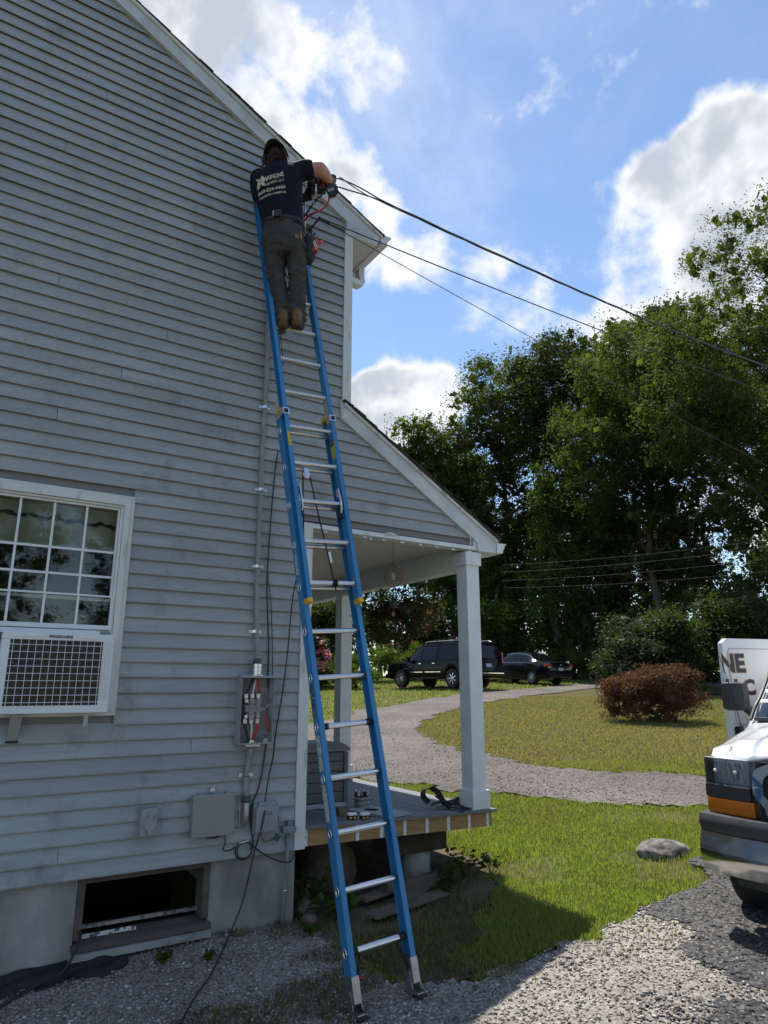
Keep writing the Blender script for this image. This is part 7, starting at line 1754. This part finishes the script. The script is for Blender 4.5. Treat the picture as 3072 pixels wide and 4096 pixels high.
# stones
def stones(name, X, Y, size, g, m, sink=.25):
    n = len(X); base = np.array([[1, 0, 0], [0, 1, 0], [-1, 0, 0], [0, -1, 0], [0, 0, .75], [0, 0, -.75]], float)
    V = base[None] * (.6 + .8 * g.random((n, 6, 1))) + g.normal(size=(n, 6, 3)) * .22
    a = g.random(n) * 2 * math.pi; c, s_ = np.cos(a), np.sin(a)
    Vx = V[..., 0] * c[:, None] - V[..., 1] * s_[:, None]; Vy = V[..., 0] * s_[:, None] + V[..., 1] * c[:, None]
    sz = size[:, None]; Z = ground_z(X, Y) + .006
    V = np.stack([Vx * sz + X[:, None], Vy * sz + Y[:, None], V[..., 2] * sz * .8 + Z[:, None] + (sz * (1 - sink * 2) * .35)], -1).reshape(-1, 3)
    tri = np.array([[0, 1, 4], [1, 2, 4], [2, 3, 4], [3, 0, 4], [1, 0, 5], [2, 1, 5], [3, 2, 5], [0, 3, 5]])
    F_ = (np.arange(n)[:, None, None] * 6 + tri[None]).reshape(-1, 3)
    return raw_mesh(name, V, F_, m)
def stone_mat(name, cols):
    m = bpy.data.materials.new(name); m.use_nodes = True; N, L = m.node_tree.nodes, m.node_tree.links; b = N['Principled BSDF']
    gg = N.new('ShaderNodeNewGeometry'); cr = N.new('ShaderNodeValToRGB'); cr.color_ramp.interpolation = 'CONSTANT'
    cr.color_ramp.elements[0].color = (*cols[0], 1); cr.color_ramp.elements.remove(cr.color_ramp.elements[1])
    for i, c in enumerate(cols[1:]): e = cr.color_ramp.elements.new((i + 1) / len(cols)); e.color = (*c, 1)
    L.new(gg.outputs['Random Per Island'], cr.inputs[0]); L.new(cr.outputs[0], b.inputs['Base Color']); b.inputs['Roughness'].default_value = .85; b.inputs['Specular IOR Level'].default_value = .25
    return m
DRIVESTONE = stone_mat('drive_stone', [(.145, .132, .120), (.09, .081, .073), (.20, .187, .175), (.12, .109, .098), (.17, .159, .148)])
PEBBLE = stone_mat('pea_stone', [(.35, .32, .275), (.205, .183, .155), (.46, .43, .385), (.28, .247, .208), (.13, .115, .098), (.38, .342, .285), (.56, .535, .49), (.25, .22, .19)])
DARKSTONE = stone_mat('millings_stone', [(.055, .053, .052), (.03, .03, .03), (.10, .098, .095), (.07, .068, .066), (.20, .195, .19), (.045, .044, .043)])
x, y = cast(54000, 2.2, 6.4, (-.62, .62), lambda a, b: yard_t(a, b) & (~mill_t(a, b) | (g.random(len(a)) < .10)), 1.3)
tag(stones('gravel_stones', x, y, .0055 + .0075 * g.random(len(x)) ** 2, g, PEBBLE), 'loose grey and tan gravel covering the yard', 'gravel', kind='stuff')
mill_w = ragged([(p[0] - .25, p[1] - .05) for p in MILLINGS], 1.1, 2.6)
x, y = cast(34000, 2.4, 8, (.05, .75), lambda a, b: mill_t(a, b) | (mill_w(a, b) & yard_t(a, b) & (g.random(len(a)) < .35)))
tag(stones('millings_gravel', x, y, .006 + .012 * g.random(len(x)) ** 2, g, DARKSTONE), 'dark crushed asphalt gravel under and before the van', 'gravel', kind='stuff')
x, y = cast(26000, 7.0, 20, (-.12, .66), drive_t, 1.4)
tag(stones('driveway_gravel', x, y, .006 + .009 * g.random(len(x)) ** 2, g, DRIVESTONE), 'coarse gravel scattered over the driveway', 'gravel', kind='stuff')
# broad-leaved weeds by the porch
def weed(label, x, y, h, n, seed, s_=.07):
    t = thing('weed_plant', label, 'plant', (x, y, gz(x, y)), (0, 0, 0), 'weeds growing about the porch')
    g_ = np.random.default_rng(seed); mb = MB(); Vv = []; Pp = []
    for k in range(n):
        a = g_.random() * 6.28; e = Vector((math.cos(a) * h * (.25 + .5 * g_.random()), math.sin(a) * h * (.25 + .5 * g_.random()), h * (.35 + .65 * g_.random())))
        mb.tube([(0, 0, -.02), tuple(e * .55 + Vector((0, 0, h * .1))), tuple(e)], [.003, .0025, .001], 4); Pp += [np.array(e) * f + np.array([0, 0, h * .1 * (1 - f)]) for f in (.6, .8, 1.0)]
    Pp = np.array(Pp); Nn = unit(g_.normal(size=Pp.shape) * .5 + np.array([0, 0, 1])); V, F_ = leaf_quads(Pp, Nn, s_ * (.6 + .8 * g_.random(len(Pp))), .6, g_, fold=.06)
    raw_mesh('leaves', V, F_, IVY, t); mb.build('stems', IVY, t)
for k, (x, y, h, n, lab) in enumerate(((.10, .05, .28, 16, 'leafy weed at the foundation corner beside the conduit'), (.24, .22, .30, 16, 'dark weed clump under the left end of the deck'), (.32, -.12, .20, 12, 'fern-like weed behind the ladder near the deck'), (1.42, -.02, .22, 16, 'broad-leaved weed in front of the concrete pier'), (1.62, .02, .22, 14, 'weed clump right of the concrete pier'), (1.28, -.16, .15, 12, 'low weed before the scrap boards'), (1.85, -.05, .16, 12, 'weed at the sunlit edge of the porch shade'), (.02, -.30, .10, 8, 'small weed at the foot of the corner conduit'), (.45, .02, .18, 12, 'shaded weed behind the ladder rails'))):
    weed(lab, x, y, h, n, 90 + k)
weed('small light weed on the gravel below the basement window', -.98, -.22, .09, 7, 120, .06); weed('tiny weed in the gravel right of the basement window', -.72, -.30, .06, 6, 121, .05)
# ---------------------------------------------------------------- overhead lines
def sagline(a, b, sag, n=40):
    a, b = Vector(a), Vector(b); return [a.lerp(b, i / n) - Vector((0, 0, sag * 4 * (i / n) * (1 - i / n))) for i in range(n + 1)]
def px_at(x, y, D):      # a point D metres out along a bearing
    d = ray_dir((x - 829.5) / 1475, (y - 1106) / 1475); h = math.hypot(d.x * hx + d.y * hy, 0); return Vector(CAM) + d * (D / (d.x * hx + d.y * hy))
a = p_world(.30, .14, 1.535); b = px_at(1815, 838, 16)
path = sagline(a, b, .22, 260); sd = thing('service_drop', 'thick twisted black service cable running from the connectors across the sky', 'cable', a)
axis = (b - a).normalized(); u_ = axis.cross(Vector((0, 0, 1))).normalized(); w_ = axis.cross(u_)
for k in range(3):
    pts = []
    for i, p in enumerate(path):
        q = i * .20 + k * 2.094; rr = .0082 if i > 8 else .0082 + (8 - i) * .005
        pts.append(p + u_ * math.cos(q) * rr + w_ * math.sin(q) * rr)
    mb = MB(); mb.tube(pts, .0066 if k else .005, 6); mb.build('conductor', BLACK_CABLE if k else mat('bare_messenger', (.12, .12, .12), rough=.5), sd, smooth=True, world=True)
mb = MB(); mb.tube(sagline((-.045, -.23, 5.80), px_at(1750, 880, 12), .06), .0060, 6); tag(mb.build('telephone_line', BLACK_CABLE, None, smooth=True), 'single black line from the wall below the eave into the right-hand trees', 'cable')
mb = MB(); mb.tube(sagline((-.045, -.23, 5.79), px_at(1760, 1060, 12), .04), .0038, 6); tag(mb.build('telephone_line', BLACK_CABLE, None, smooth=True), 'thinnest black line from the wall, falling away steepest to the right', 'cable')
mb = MB(); mb.box(-.07, -.015, -.03, -.015, 5.77, 5.83); mb.tube([(-.045, -.03, 5.80), (-.045, -.20, 5.80), (-.045, -.23, 5.81)], .009, 8); mb.tube([(-.045, -.23, 5.80), (.06, -.22, 5.785)], .010, 8); tag(mb.build('line_anchor', BLACK, None), 'small black anchor clamp holding the lines at the siding', 'clamp')
LINEG = mat('weathered_line', (.07, .07, .07), rough=.7)
for k, (y0, y1) in enumerate(((1213, 1160), (1228, 1178), (1246, 1204), (1262, 1232))):
    mb = MB(); mb.tube(sagline(px_at(1085, y0 + 8, 26), px_at(1760, y1 - 10, 22), .15, 20), .0042, 5)
    tag(mb.build('utility_line', LINEG, None, smooth=True), ['topmost of the thin lines crossing in front of the dark trees', 'second of the thin lines crossing in front of the dark trees', 'third of the thin lines crossing in front of the dark trees', 'lowest of the thin lines crossing in front of the dark trees'][k], 'cable', 'thin lines before the trees')
